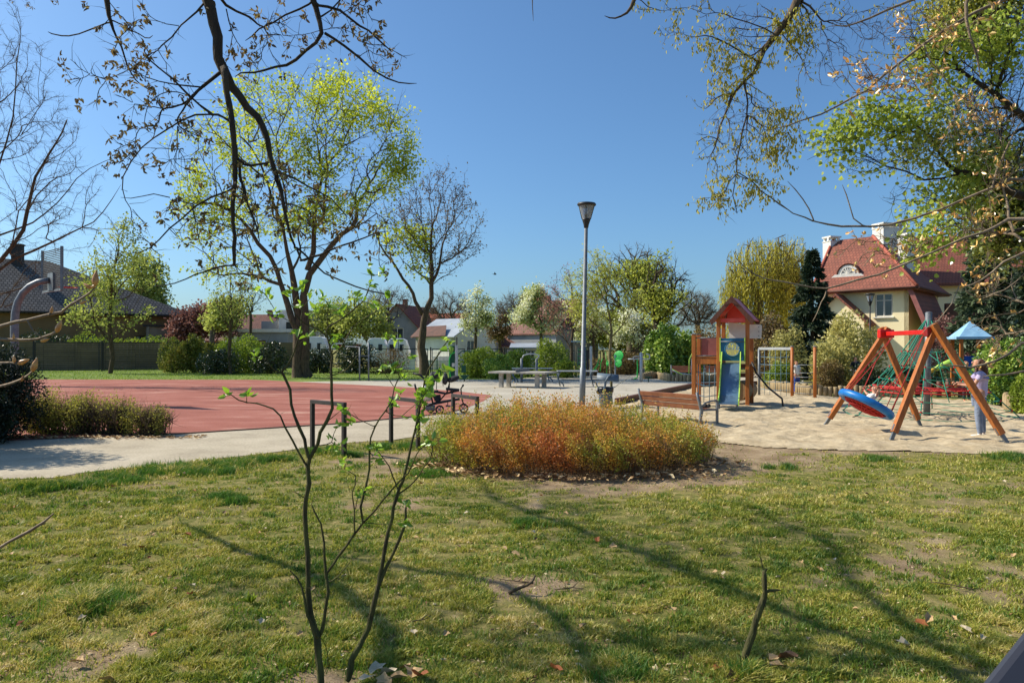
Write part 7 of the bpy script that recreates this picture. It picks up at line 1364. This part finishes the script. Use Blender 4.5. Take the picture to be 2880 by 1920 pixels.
# ---- foreground sapling with fresh leaves
def sapling():
    d = 4.12; D1 = d; f = lambda l, dd=0: S(l, D1 + dd)
    stems = [(f([(904, 1935), (902, 1915), (896, 1850), (894, 1788), (873, 1727), (868, 1690), (865, 1645), (857, 1482), (857, 1400), (865, 1330), (869, 1286), (898, 1253), (922, 1184), (931, 1110), (931, 1041), (934, 1020), (933, 995), (919, 944), (921, 916), (957, 901), (998, 867), (1034, 824), (1049, 776)]), 0.02214, 0.01968, 0.01722, 0.01476, 0.01312, 0.01148, 0.00984, 0.00738, 0.00574, 0.00492, 0.0041, 0.00246),
      (f([(869, 1286), (861, 1265), (840, 1200), (816, 1143), (796, 1049), (791, 1046), (822, 1008), (832, 977), (850, 924)]), 0.00984, 0.0082, 0.00574, 0.00328), (f([(796, 1049), (776, 1046), (750, 1010), (735, 985)]), 0.0041, 0.00246), (f([(933, 1000), (950, 985), (967, 970), (990, 916), (1046, 883), (1085, 855)]), 0.00492, 0.00246), (f([(919, 944), (911, 939), (880, 918), (837, 896), (820, 860)]), 0.00492, 0.00328), (f([(931, 1060), (980, 1040), (1000, 1000)]), 0.00328, 0.00246),
      (f([(866, 1320), (861, 1306), (824, 1237), (792, 1163), (747, 1141), (694, 1133), (650, 1110)]), 0.00738, 0.00492, 0.00328),
      (f([(894, 1790), (905, 1775), (910, 1759), (918, 1690), (918, 1625), (911, 1560), (906, 1494), (890, 1450), (876, 1416)], .03), 0.01394, 0.01148, 0.00902, 0.00574, 0.0041), (f([(918, 1610), (940, 1585), (960, 1551), (991, 1506), (1021, 1469), (1075, 1405), (1123, 1351), (1164, 1300), (1180, 1260)], .05), 0.0082, 0.00738, 0.00574, 0.00328), (f([(1021, 1469), (1030, 1370), (1038, 1265), (1054, 1196), (1087, 1155), (1107, 1086), (1130, 1060)], .04), 0.00738, 0.00574, 0.0041, 0.00328), (f([(1000, 1500), (1000, 1430), (985, 1385), (1010, 1330)], .04), 0.00574, 0.00328), (f([(918, 1640), (950, 1625), (990, 1580), (1000, 1520)], .06), 0.00492, 0.00246), (f([(1087, 1160), (1130, 1180), (1180, 1130)], .03), 0.00328, 0.00246), (f([(1054, 1200), (1010, 1180), (975, 1160)], .03), 0.00328, 0.00246),
      (f([(892, 1790), (886, 1775), (861, 1727), (858, 1690), (853, 1653), (816, 1604)], -.03), 0.00902, 0.00738, 0.00492), f([(903, 1900), (925, 1870), (915, 1810), (900, 1790)], .03)]
    cl = [(733, 816), (748, 829), (817, 819), (850, 815), (880, 829), (847, 862), (891, 867), (771, 888), (842, 934), (865, 950), (937, 970), (950, 950), (957, 883), (715, 1005), (727, 985), (998, 834), (1012, 840), (1034, 755), (1074, 770), (1097, 827), (1090, 949), (1120, 957), (1074, 1036), (1095, 1030), (1112, 1035), (964, 1150), (949, 1196), (988, 1188), (933, 1243), (1097, 1138), (1121, 1107), (1138, 1067), (1183, 1120), (1190, 1100), (1221, 1072), (973, 1303), (1050, 1257), (1054, 1293), (1211, 1238), (637, 1106), (694, 1110), (900, 835), (870, 885), (925, 860), (1040, 800), (1060, 870), (1135, 1470), (1150, 1010), (945, 1258), (960, 1310), (1010, 1390)]
    rng = np.random.RandomState(3); ext = np.array([P(a, b_, D1 + rng.uniform(-.12, .12)) for a, b_ in cl]); pos, par, ns = grow(stems, ext, .4, 3); V, Q, r = wood(pos, par, .021, .0022, 4)
    root = thing('sapling', 'thin multi stemmed sapling with fresh bright green leaves in the foreground', 'sapling', tuple(P(902, 980, D1) * [1, 1, 0]))
    e = rng.choice(ns, 70); e = e[pos[e][:, 2] > .4]; v, q, t, mid, tip = spikes(pos[e], unit(rng.normal(0, 1, (len(e), 3)) + np.array((0, 0, .6))), rng.uniform(.03, .16, len(e)), np.full(len(e), 0.001804), rng)
    np_obj('stem', np.concatenate([V, v]), [np.concatenate([Q, q + len(V)]), t + len(V)], MT['barkgreen'], root, smooth=True)
    C = np.repeat(ext, 6, 0) + rng.normal(0, .012, (len(ext) * 6, 3)); D = unit(rng.normal(0, 1, C.shape) * np.array((1, 1, .55)) + np.array((0, 0, .12))); L = rng.uniform(.026, .06, len(C)); v, q, k = leafgeo(C, D, L, L * .52, rng, .28); C2 = np.concatenate([tip[::2]]); np_obj('leaves', v, [q], LM['bright'], root, tint=np.repeat(np.clip(rng.uniform(0, 1, len(C)) * .6 + .4 * np.repeat(rng.uniform(0, 1, len(ext)), 6), 0, 1), k))
    root = thing('sapling', 'taller leaning forked bare stem beside the leafy foreground sapling', 'sapling', tuple(P(984, 980, 4.2) * [1, 1, 0])); st2 = [(S([(975, 1912), (984, 1898), (1010, 1820), (1042, 1727), (1060, 1665), (1066, 1645), (1076, 1590), (1082, 1543), (1107, 1453), (1115, 1400), (1119, 1376), (1140, 1327), (1156, 1245), (1180, 1155), (1188, 1100), (1200, 1040), (1240, 990), (1262, 955)], 4.2), 0.01968, 0.01722, 0.01476, 0.0123, 0.00984, 0.00738, 0.00492, 0.00328), (S([(1068, 1640), (1082, 1600), (1123, 1522), (1140, 1424)], 4.2), 0.01148, 0.00984, 0.00738), (S([(1117, 1390), (1150, 1370), (1180, 1339), (1213, 1294), (1216, 1250)], 4.2), 0.00574, 0.00328), (S([(1119, 1376), (1105, 1340), (1080, 1290), (1060, 1265)], 4.2), 0.0041, 0.00246), (S([(1190, 1080), (1230, 1062), (1285, 1060)], 4.2), 0.00328, 0.00246)]
    ext = np.array([P(a, b_, 4.2) for a, b_ in ((1190, 1115), (1215, 1072), (1185, 1140), (1060, 1262), (1145, 1420), (1216, 1245), (1260, 960), (1170, 1180), (1240, 1040))]); pos, par, ns = grow(st2, ext, .4, 3); V, Q, r = wood(pos, par, .019, .0022, 8); np_obj('stem', V, [Q], MT['barkgreen'], root, smooth=True)
    C = np.repeat(ext, 7, 0) + rng.normal(0, .014, (len(ext) * 7, 3)); D = unit(rng.normal(0, 1, C.shape) + np.array((0, 0, .1))); L = rng.uniform(.035, .075, len(C)); v, q, k = leafgeo(C, D, L, L * .5, rng, .28); np_obj('leaves', v, [q], LM['bright'], root, tint=np.repeat(rng.uniform(0, .9, len(C)), k))
    # low broken stem at right
    root = thing('broken_stem', 'broken leafless mossy stem sticking out of the lawn at lower right', 'stem', tuple(P(2090, 980, 4.45) * [1, 1, 0])); pos, par, ns = grow([(S([(2088, 1875), (2095, 1861), (2108, 1810), (2124, 1747), (2140, 1705), (2153, 1665), (2149, 1629), (2146, 1600), (2140, 1571)], 4.45), .026, .024, .022, .02, .018, .017, .016, .012, .004), (S([(2153, 1665), (2175, 1660), (2197, 1659)], 4.45), .009, .004), (S([(2149, 1610), (2158, 1598)], 4.45), .01, .008), (S([(2090, 1870), (2080, 1840)], 4.45), .014, .01)], np.array([P(2136, 1563, 4.45)]), 0.328); V, Q, r = wood(pos, par, .026, .006, 3); np_obj('stem', V, [Q], MT['barkgreen'], root, smooth=True)
    for name, lab, px, py, n_, L_ in (('weed_rosette', 'small rosette of broad weed leaves in the lawn left of the sapling', 705, 1690, 16, .09), ('weed_rosette', 'tiny dark weed rosette in the lawn near the watermark side', 515, 1768, 10, .06)):
        g = G(px, py); root = thing(name, lab if n_ == 16 else 'tiny dark weed rosette low in the lawn at lower left', 'weed', (g[0], g[1], 0)); a = rng.uniform(0, 6.28, n_); C = np.tile(np.array((g[0], g[1], -.01)), (n_, 1)); D = unit(np.stack([np.cos(a), np.sin(a), rng.uniform(.3, 1.2, n_)], 1)); LL = L_ * rng.uniform(.6, 1.2, n_); v, q, k = leafgeo(C, D, LL, LL * .3, rng, .2); np_obj('leaves', v, [q], LM['shrub'], root, tint=np.repeat(rng.uniform(0, 1, n_), k))
sapling()
# ---- twigs with fat buds at the left edge
def left_twigs():
    d = 2.6; root = thing('budding_chestnut_shoot', 'pale horse chestnut twigs with swelling orange buds poking in at the left edge', 'shrub', (-2.35, d, 0)); st = [([np.array((-2.35, d, -.05)), np.array((-2.3, d, .9)), np.array((-2.25, d, 1.6)), np.array((-2.2, d, 1.95))], .02, .012, .008),
      ([np.array((-2.25, d, 1.6))] + S([(-160, 950), (0, 923), (77, 902), (138, 885), (199, 854), (245, 830), (269, 808)], d), .008, .006, .0055, .0045, .0035), ([np.array((-2.27, d, 1.4))] + S([(-160, 930), (0, 952), (61, 957), (107, 955), (147, 940), (160, 930)], d), .007, .005, .004), ([np.array((-2.28, d, 1.3))] + S([(-150, 1015), (0, 1023), (49, 1023), (62, 1020)], d), .006, .0045, .004), ([np.array((-2.29, d, 1.1))] + S([(-150, 1110), (0, 1093), (58, 1069), (83, 1053), (95, 1038)], d), .007, .005, .004)]
    pos, par, ns = grow(st, np.array([P(230, 851, d), P(145, 872, d), P(130, 958, d)]), .4); V, Q, r = wood(pos, par, .03, .0028, 3)
    np_obj('stem', V, [Q], MT['barkpale'], root, smooth=True)
    mb = mat('swelling_bud', (212, 164, 96), (176, 116, 66), 60, .35, .2)
    for px, py, s, rx in ((268, 790, 1.5, .1), (250, 807, .9, -1.0), (262, 806, .7, .9), (230, 851, .75, 1.2), (145, 874, .7, .2), (163, 924, 1.3, .4), (122, 957, .95, 1.3), (38, 948, .6, 0), (60, 1019, 1.2, 1.2), (40, 1014, .7, 0), (95, 1033, 1.4, .35), (62, 1067, .6, .3)):
        m = MB(); M_ = Matrix.Translation(P(px, py, d)) @ Matrix.Rotation(rx, 4, 'Y'); m.lathe([(.0005, -.012), (.005, -.008), (.0078, 0), (.006, .012), (.003, .02), (.0005, .026)], n=10, M=M_ @ Matrix.Scale(s, 4)); m.build('bud', mb, root, True)
    root = thing('dry_stick', 'pale dry stick poking in over the lawn at the left edge', 'stick', (-2.3, 2.55, 0)); pos, par, ns = grow([([np.array((-2.3, 2.55, -.05))] + S([(-400, 1740), (-200, 1640), (0, 1545), (60, 1505), (105, 1478), (151, 1443)], 2.6), .009, .007, .0055, .0045)], np.array([P(128, 1472, 2.6)]), .4); V, Q, r = wood(pos, par, .007, .0045, 3); np_obj('stem', V, [Q], MT['barkpale'], root, smooth=True)
left_twigs()
# ================================================================ PEOPLE
m_skin = mat('skin', (214, 160, 130), (198, 142, 114), 12, .55)
def skin_mesh(name, nodes, edges, m, parent, root_i=0, sub=1, extra=None):
    """nodes: list of (x,y,z,r) or (x,y,z,rx,ry)"""
    me = bpy.data.meshes.new(name); me.from_pydata([n[:3] for n in nodes], edges, []); o = bpy.data.objects.new(name, me); COL.objects.link(o)
    md = o.modifiers.new('skin', 'SKIN'); md.use_smooth_shade = True
    for i, n in enumerate(nodes):
        v = me.skin_vertices[0].data[i]; v.radius = (n[3], n[4] if len(n) > 4 else n[3]); v.use_root = (i == root_i)
    sb = o.modifiers.new('sub', 'SUBSURF'); sb.levels = sb.render_levels = sub
    dg = bpy.context.evaluated_depsgraph_get(); ev = o.evaluated_get(dg); m2 = bpy.data.meshes.new_from_object(ev); 
    if extra: 
        bm = bmesh.new(); bm.from_mesh(m2); em = bpy.data.meshes.new('x'); em.from_pydata([Vector(v) for v in extra.v], [], extra.f); bm.from_mesh(em); bm.to_mesh(m2); bm.free()
    o.modifiers.clear(); o.data = m2; m2.materials.clear(); m2.materials.append(m); m2.polygons.foreach_set('use_smooth', [True] * len(m2.polygons)); m2.name = name
    o.parent = parent; return o
def mother():
    # local frame: faces -x, metres; hands reach forward to the swing ropes
    base = Vector(P(2755, 980, 15.55)); base.z = .02; r = thing('person', 'woman with long brown hair, lilac T-shirt and grey blue jeans beside the nest swing', 'person', tuple(base), R(-27))
    s = 1.0; ft = [(-.02, -.11), (.06, .11)]
    N = []; E = []
    def a(*v): N.append(v); return len(N) - 1
    pel = a(0, 0, .90, .125, .15); sp = a(-.01, 0, 1.05, .11, .14); ch = a(0, 0, 1.24, .115, .155); nk0 = a(-.005, 0, 1.37, .07, .085); nk = a(-.02, 0, 1.44, .046); hd = a(-.045, 0, 1.52, .072); hd2 = a(-.045, 0, 1.60, .084); hd3 = a(-.04, 0, 1.655, .06)
    E += [(pel, sp), (sp, ch), (ch, nk0), (nk0, nk), (nk, hd), (hd, hd2), (hd2, hd3)]
    for y, (fx, fy) in ((-.095, ft[0]), (.095, ft[1])):
        h = a(.0, y, .82, .09); k = a(fx - .01, y * 1.02, .48, .058); an = a(fx + .02, fy, .09, .038); hl = a(fx + .0, fy, .05, .035); to = a(fx - .15, fy, .03, .026); E += [(pel, h), (h, k), (k, an), (an, hl), (hl, to)]
    fing = MB()
    for y, ty, el, hand in ((-.17, -.1, (-.12, -.2, 1.10), (-.36, -.10, 1.12)), (.17, .1, (-.14, .2, 1.10), (-.37, .1, 1.15))):
        sh = a(.0, y, 1.34, .05); e = a(*el, .036); w = a(*hand, .024); p_ = a(hand[0] - .05, hand[1], hand[2] + .005, .026, .034); E += [(nk0, sh), (sh, e), (e, w), (w, p_)]
        for k in range(4):
            yy = hand[1] + (k - 1.5) * .018; L = (.06, .068, .064, .05)[k]; x0 = hand[0] - .07; fing.tube([(x0, yy, hand[2] + .012), (x0 - L * .5, yy, hand[2] + .02), (x0 - L * .75, yy, hand[2] - .005), (x0 - L * .55, yy, hand[2] - .02)], [.009, .0085, .008, .007], 6)
        sg = 1 if y < 0 else -1; fing.tube([(hand[0] - .03, hand[1] + sg * .025, hand[2]), (hand[0] - .06, hand[1] + sg * .04, hand[2] - .01), (hand[0] - .08, hand[1] + sg * .025, hand[2] - .025)], [.011, .01, .008], 6)
    # face: nose, chin, ears, lips
    fing.ball((-.128, 0, 1.585), .016, 8, (1.2, .8, 1.5)); fing.ball((-.10, 0, 1.515), .03, 8, (1, 1.1, .8)); fing.ball((-.115, 0, 1.545), .012, 8, (.8, 2, .7))
    for s_ in (-1, 1): fing.ball((-.04, s_ * .085, 1.58), .02, 8, (.9, .4, 1.5))
    skin_mesh('body', N, E, m_skin, r, 0, 2, fing)
    m = MB(); [m.ball((-.118, s_ * .03, 1.60), .010, 8) for s_ in (-1, 1)]; m.build('eyes', MT['white'], r); m = MB(); [m.ball((-.126, s_ * .03, 1.60), .005, 6) for s_ in (-1, 1)]; [m.bar((-.124, s_ * .018, 1.622), (-.116, s_ * .046, 1.622), .006, .006) for s_ in (-1, 1)]; m.build('eyebrows', MT['black'], r)
    # hair
    N = []; E = []; t = a(-.02, 0, 1.67, .085); b1 = a(.03, 0, 1.61, .098); b2 = a(.065, 0, 1.50, .082, .10); b3 = a(.07, 0, 1.38, .06, .095); b4 = a(.07, 0, 1.28, .03, .07); E = [(t, b1), (b1, b2), (b2, b3), (b3, b4)]
    for s_ in (-1, 1): q = a(-.035, s_ * .095, 1.56, .022); q2 = a(-.05, s_ * .10, 1.43, .024); q3 = a(-.065, s_ * .09, 1.31, .014); E += [(b1, q), (q, q2), (q2, q3)]
    skin_mesh('hair', N, E, mat('brown_hair', (104, 66, 44), (74, 46, 32), 30, .5, .4, 90, stretch=(1, 1, .2)), r, 0, 2)
    # shirt
    N = []; E = []; p0 = a(.0, 0, .84, .13, .16); p1 = a(.0, 0, .97, .125, .155); p2 = a(-.01, 0, 1.12, .128, .16); p3 = a(0, 0, 1.26, .132, .175); p4 = a(-.005, 0, 1.375, .075, .1); E = [(p0, p1), (p1, p2), (p2, p3), (p3, p4)]
    for y, e in ((-.185, (-.05, -.205, 1.21)), (.185, (-.06, .205, 1.21))): s1 = a(.0, y, 1.345, .066); s2 = a(*e, .062); E += [(p4, s1), (s1, s2)]
    skin_mesh('t_shirt', N, E, mat('lilac_cotton', (196, 182, 214), (172, 160, 196), 9, .9, .7, 14), r, 2, 2)
    N = []; E = []; h0 = a(0, 0, .90, .14, .165); 
    for y, (fx, fy) in ((-.095, ft[0]), (.095, ft[1])): h = a(.0, y, .80, .108); k = a(fx - .012, y * 1.02, .48, .078); k2 = a(fx + .005, fy, .27, .064); an = a(fx + .02, fy, .085, .05); E += [(h0, h), (h, k), (k, k2), (k2, an)]
    skin_mesh('jeans', N, E, mat('grey_blue_denim', (136, 146, 164), (108, 120, 142), 9, .9, .6, 20), r, 0, 2)
    for fx, fy in ft:
        m = MB(); m.ball((fx - .05, fy, .045), .05, 12, (2.35, .95, .85)); m.ball((fx + .01, fy, .075), .045, 10, (1.1, .95, 1)); m.build('shoe', MT['white'], r)
mother()
def child_in_nest():
    c = Vector((7.98, 16.5, .66)); r = thing('person', 'small child with reddish hair and white top lying in the nest swing', 'person', tuple(c)); N = []; E = []
    def a(*v): N.append(v); return len(N) - 1
    # seen from behind: head up on the right rim side, legs to the left
    pel = a(-.10, .02, .05, .085); ch = a(.08, .0, .16, .09); nk = a(.12, 0, .24, .04); hd = a(.12, 0, .33, .085); hd2 = a(.12, 0, .40, .07); E += [(pel, ch), (ch, nk), (nk, hd), (hd, hd2)]
    for s_ in (-1, 1):
        h = a(-.16, s_ * .06, .05, .06); k = a(-.30, s_ * .07, .16, .045); f = a(-.42, s_ * .07, .1, .03); sh = a(.1, s_ * .1, .2, .035); e = a(.05, s_ * .24, .22, .026); w = a(.02, s_ * .34, .32, .02); E += [(pel, h), (h, k), (k, f), (ch, sh), (sh, e), (e, w)]
    fg = MB()
    for s_ in (-1, 1):
        for k in range(4): fg.tube([(.02 + (k - 1.5) * .011, s_ * .345, .335), (.02 + (k - 1.5) * .011, s_ * .37, .35), (.02 + (k - 1.5) * .011, s_ * .375, .335)], .0055, 5)
        fg.tube([(.035, s_ * .34, .325), (.04, s_ * .36, .315)], .006, 5)
    fg.ball((.04, 0, .345), .013, 6); [fg.ball((.12, s_ * .085, .35), .016, 6, (1, .5, 1.3)) for s_ in (-1, 1)]
    skin_mesh('body', N, E, m_skin, r, 0, 2, fg); N = []; E = []; t = a(.13, 0, .41, .088); b = a(.15, 0, .34, .09); b2 = a(.16, 0, .26, .055); E = [(t, b), (b, b2)]; skin_mesh('hair', N, E, mat('reddish_blond_hair', (176, 112, 74), (142, 86, 56), 30, .5, .3, 80), r, 0, 2)
    N = []; E = []; p = a(-.05, 0, .08, .10); q = a(.08, 0, .17, .108); u = a(.115, 0, .225, .055); E = [(p, q), (q, u)]; 
    for s_ in (-1, 1): s1 = a(.1, s_ * .11, .2, .045); s2 = a(.07, s_ * .19, .21, .04); E += [(q, s1), (s1, s2)]
    skin_mesh('shirt', N, E, MT['white'], r, 0, 2)
child_in_nest()
def bystander(label, px, d, H, shirt, legs, hair, face=0):
    base = Vector(P(px, 980, d)); base.z = 0; r = thing('person', label, 'person', tuple(base), face); k = H / 1.7; N = []; E = []
    def a(x, y, z, *q): N.append((x * k, y * k, z * k) + tuple(v * k for v in q)); return len(N) - 1
    pel = a(0, 0, .92, .12, .14); ch = a(0, 0, 1.28, .12, .15); n0 = a(0, 0, 1.42, .06, .07); nk = a(0, 0, 1.47, .045); hd = a(0, -.01, 1.56, .085); h2 = a(0, -.01, 1.64, .07); E += [(pel, ch), (ch, n0), (n0, nk), (nk, hd), (hd, h2)]
    for s_ in (-1, 1):
        h = a(s_ * .09, 0, .84, .085); kn = a(s_ * .1, 0, .48, .058); an = a(s_ * .1, 0, .08, .036); to = a(s_ * .11, -.14, .03, .028); sh = a(s_ * .18, 0, 1.38, .05); e = a(s_ * .23, 0, 1.12, .038); w = a(s_ * .2, -.12, .92, .026); E += [(pel, h), (h, kn), (kn, an), (an, to), (n0, sh), (sh, e), (e, w)]
    fg = MB()
    for s_ in (-1, 1):
        for j in range(4): fg.tube([(s_ * .2 * k + (j - 1.5) * .016 * k, -.125 * k, .90 * k), (s_ * .2 * k + (j - 1.5) * .018 * k, -.15 * k, .84 * k - .004 * abs(j - 1.5)), (s_ * .2 * k + (j - 1.5) * .016 * k, -.13 * k, .81 * k)], .008 * k, 5)
        fg.tube([(s_ * .18 * k, -.13 * k, .90 * k), (s_ * .16 * k, -.15 * k, .86 * k)], .009 * k, 5)
    fg.ball((0, -.1 * k, 1.56 * k), .014 * k, 6); skin_mesh('body', N, E, m_skin, r, 0, 1, fg)
    N = []; E = []; t = a(0, .0, 1.66, .09); b = a(0, .03, 1.58, .092); b2 = a(0, .05, 1.48, .06); E = [(t, b), (b, b2)]; skin_mesh('hair', N, E, hair, r, 0, 1)
    N = []; E = []; p = a(0, 0, .9, .145, .165); q = a(0, 0, 1.28, .14, .17); u = a(0, 0, 1.42, .07, .08); E = [(p, q), (q, u)]
    for s_ in (-1, 1): s1 = a(s_ * .19, 0, 1.37, .065); s2 = a(s_ * .23, 0, 1.18, .055); E += [(u, s1), (s1, s2)]
    skin_mesh('shirt', N, E, shirt, r, 0, 1); N = []; E = []; p = a(0, 0, .93, .13, .155)
    for s_ in (-1, 1): h = a(s_ * .095, 0, .82, .1); kn = a(s_ * .1, 0, .48, .075); an = a(s_ * .1, 0, .12, .055); E += [(p, h), (h, kn), (kn, an)]
    skin_mesh('trousers', N, E, legs, r, 0, 1)
hb = mat('dark_blond_hair', (150, 104, 66), (120, 80, 50), 20, .5)
bystander('small girl with light hair and pale shirt seen through the climbing frame', 2240, 30.5, 1.42, MT['white'], MT['bluepanel'], hb, .4)
bystander('red haired child standing behind the round shrub left of the nest swing', 2406, 33.5, 1.55, MT['fabric_black'], MT['fabric_black'], mat('red_hair', (168, 86, 52), None, 20, .5), 0)
bystander('person in dark clothes standing behind the rope pyramid by the mother', 2718, 26, 1.5, MT['fabric_black'], MT['fabric_black'], hb, .2)
# dead twigs lying on the bare soil patch
rng = np.random.RandomState(12)
for i, (px, py, L_, an, lab) in enumerate([(1430, 1660, .32, .5, 'short thick dead twig standing up from the bare soil patch'), (1500, 1632, .5, 2.9, 'long thin dead twig across the far side of the bare soil patch'), (1560, 1650, .45, .2, 'thin dead twig at the right end of the bare soil patch'), (1340, 1640, .18, 1.4, 'small pale twig at the left rim of the bare soil patch'), (1150, 1740, .25, .4, 'crooked dead twig in the grass right of the sapling stems'), (2300, 1900, .4, .2, 'dead twig half hidden by leaves near the broken stem'), (2740, 1650, .4, 2.7, 'dry grass like twig in the shade at the right edge')]):
    g = G(px, py); r = thing('dead_twig', lab, 'twig', (g[0], g[1], -.02)); L_ *= .7; m = MB(); p = Vector((0, 0, .0)); pts = [p]; dr = Vector((math.cos(an), math.sin(an), .5 if i == 0 else .05))
    for k in range(5): p = p + dr * L_ / 5 + Vector((rng.normal(0, .02), rng.normal(0, .02), 0)); pts.append(Vector((p.x, p.y, abs(p.z))))
    m.tube(pts, [.006, .0055, .005, .0045, .004, .0025] if i else [.016, .015, .013, .011, .01, .008], 6); m.tube([pts[2], pts[2] + Vector((.05, .04, .03))], [.005, .002], 5); m.build('stem', MT['bark'], r)
# bird in the sky and power cable
bd = thing('bird', 'tiny dark bird flying in the open sky right of the bare tree', 'bird', tuple(P(1392, 771, 60))); m = MB(); m.ball((0, 0, 0), .07, 8, (2, .9, .8)); m.prism([(-.03, .03, .02), (.06, .03, .02), (.02, .3, .12), (-.05, .28, .12)], (0, 0, .01)); m.prism([(-.03, -.03, .02), (.06, -.03, .02), (.02, -.3, .12), (-.05, -.28, .12)], (0, 0, .01)); m.prism([(-.1, .03, 0), (-.1, -.03, 0), (-.24, -.05, .01), (-.24, .05, .01)], (0, 0, .01)); m.build('body', MT['fabric_black'], bd)
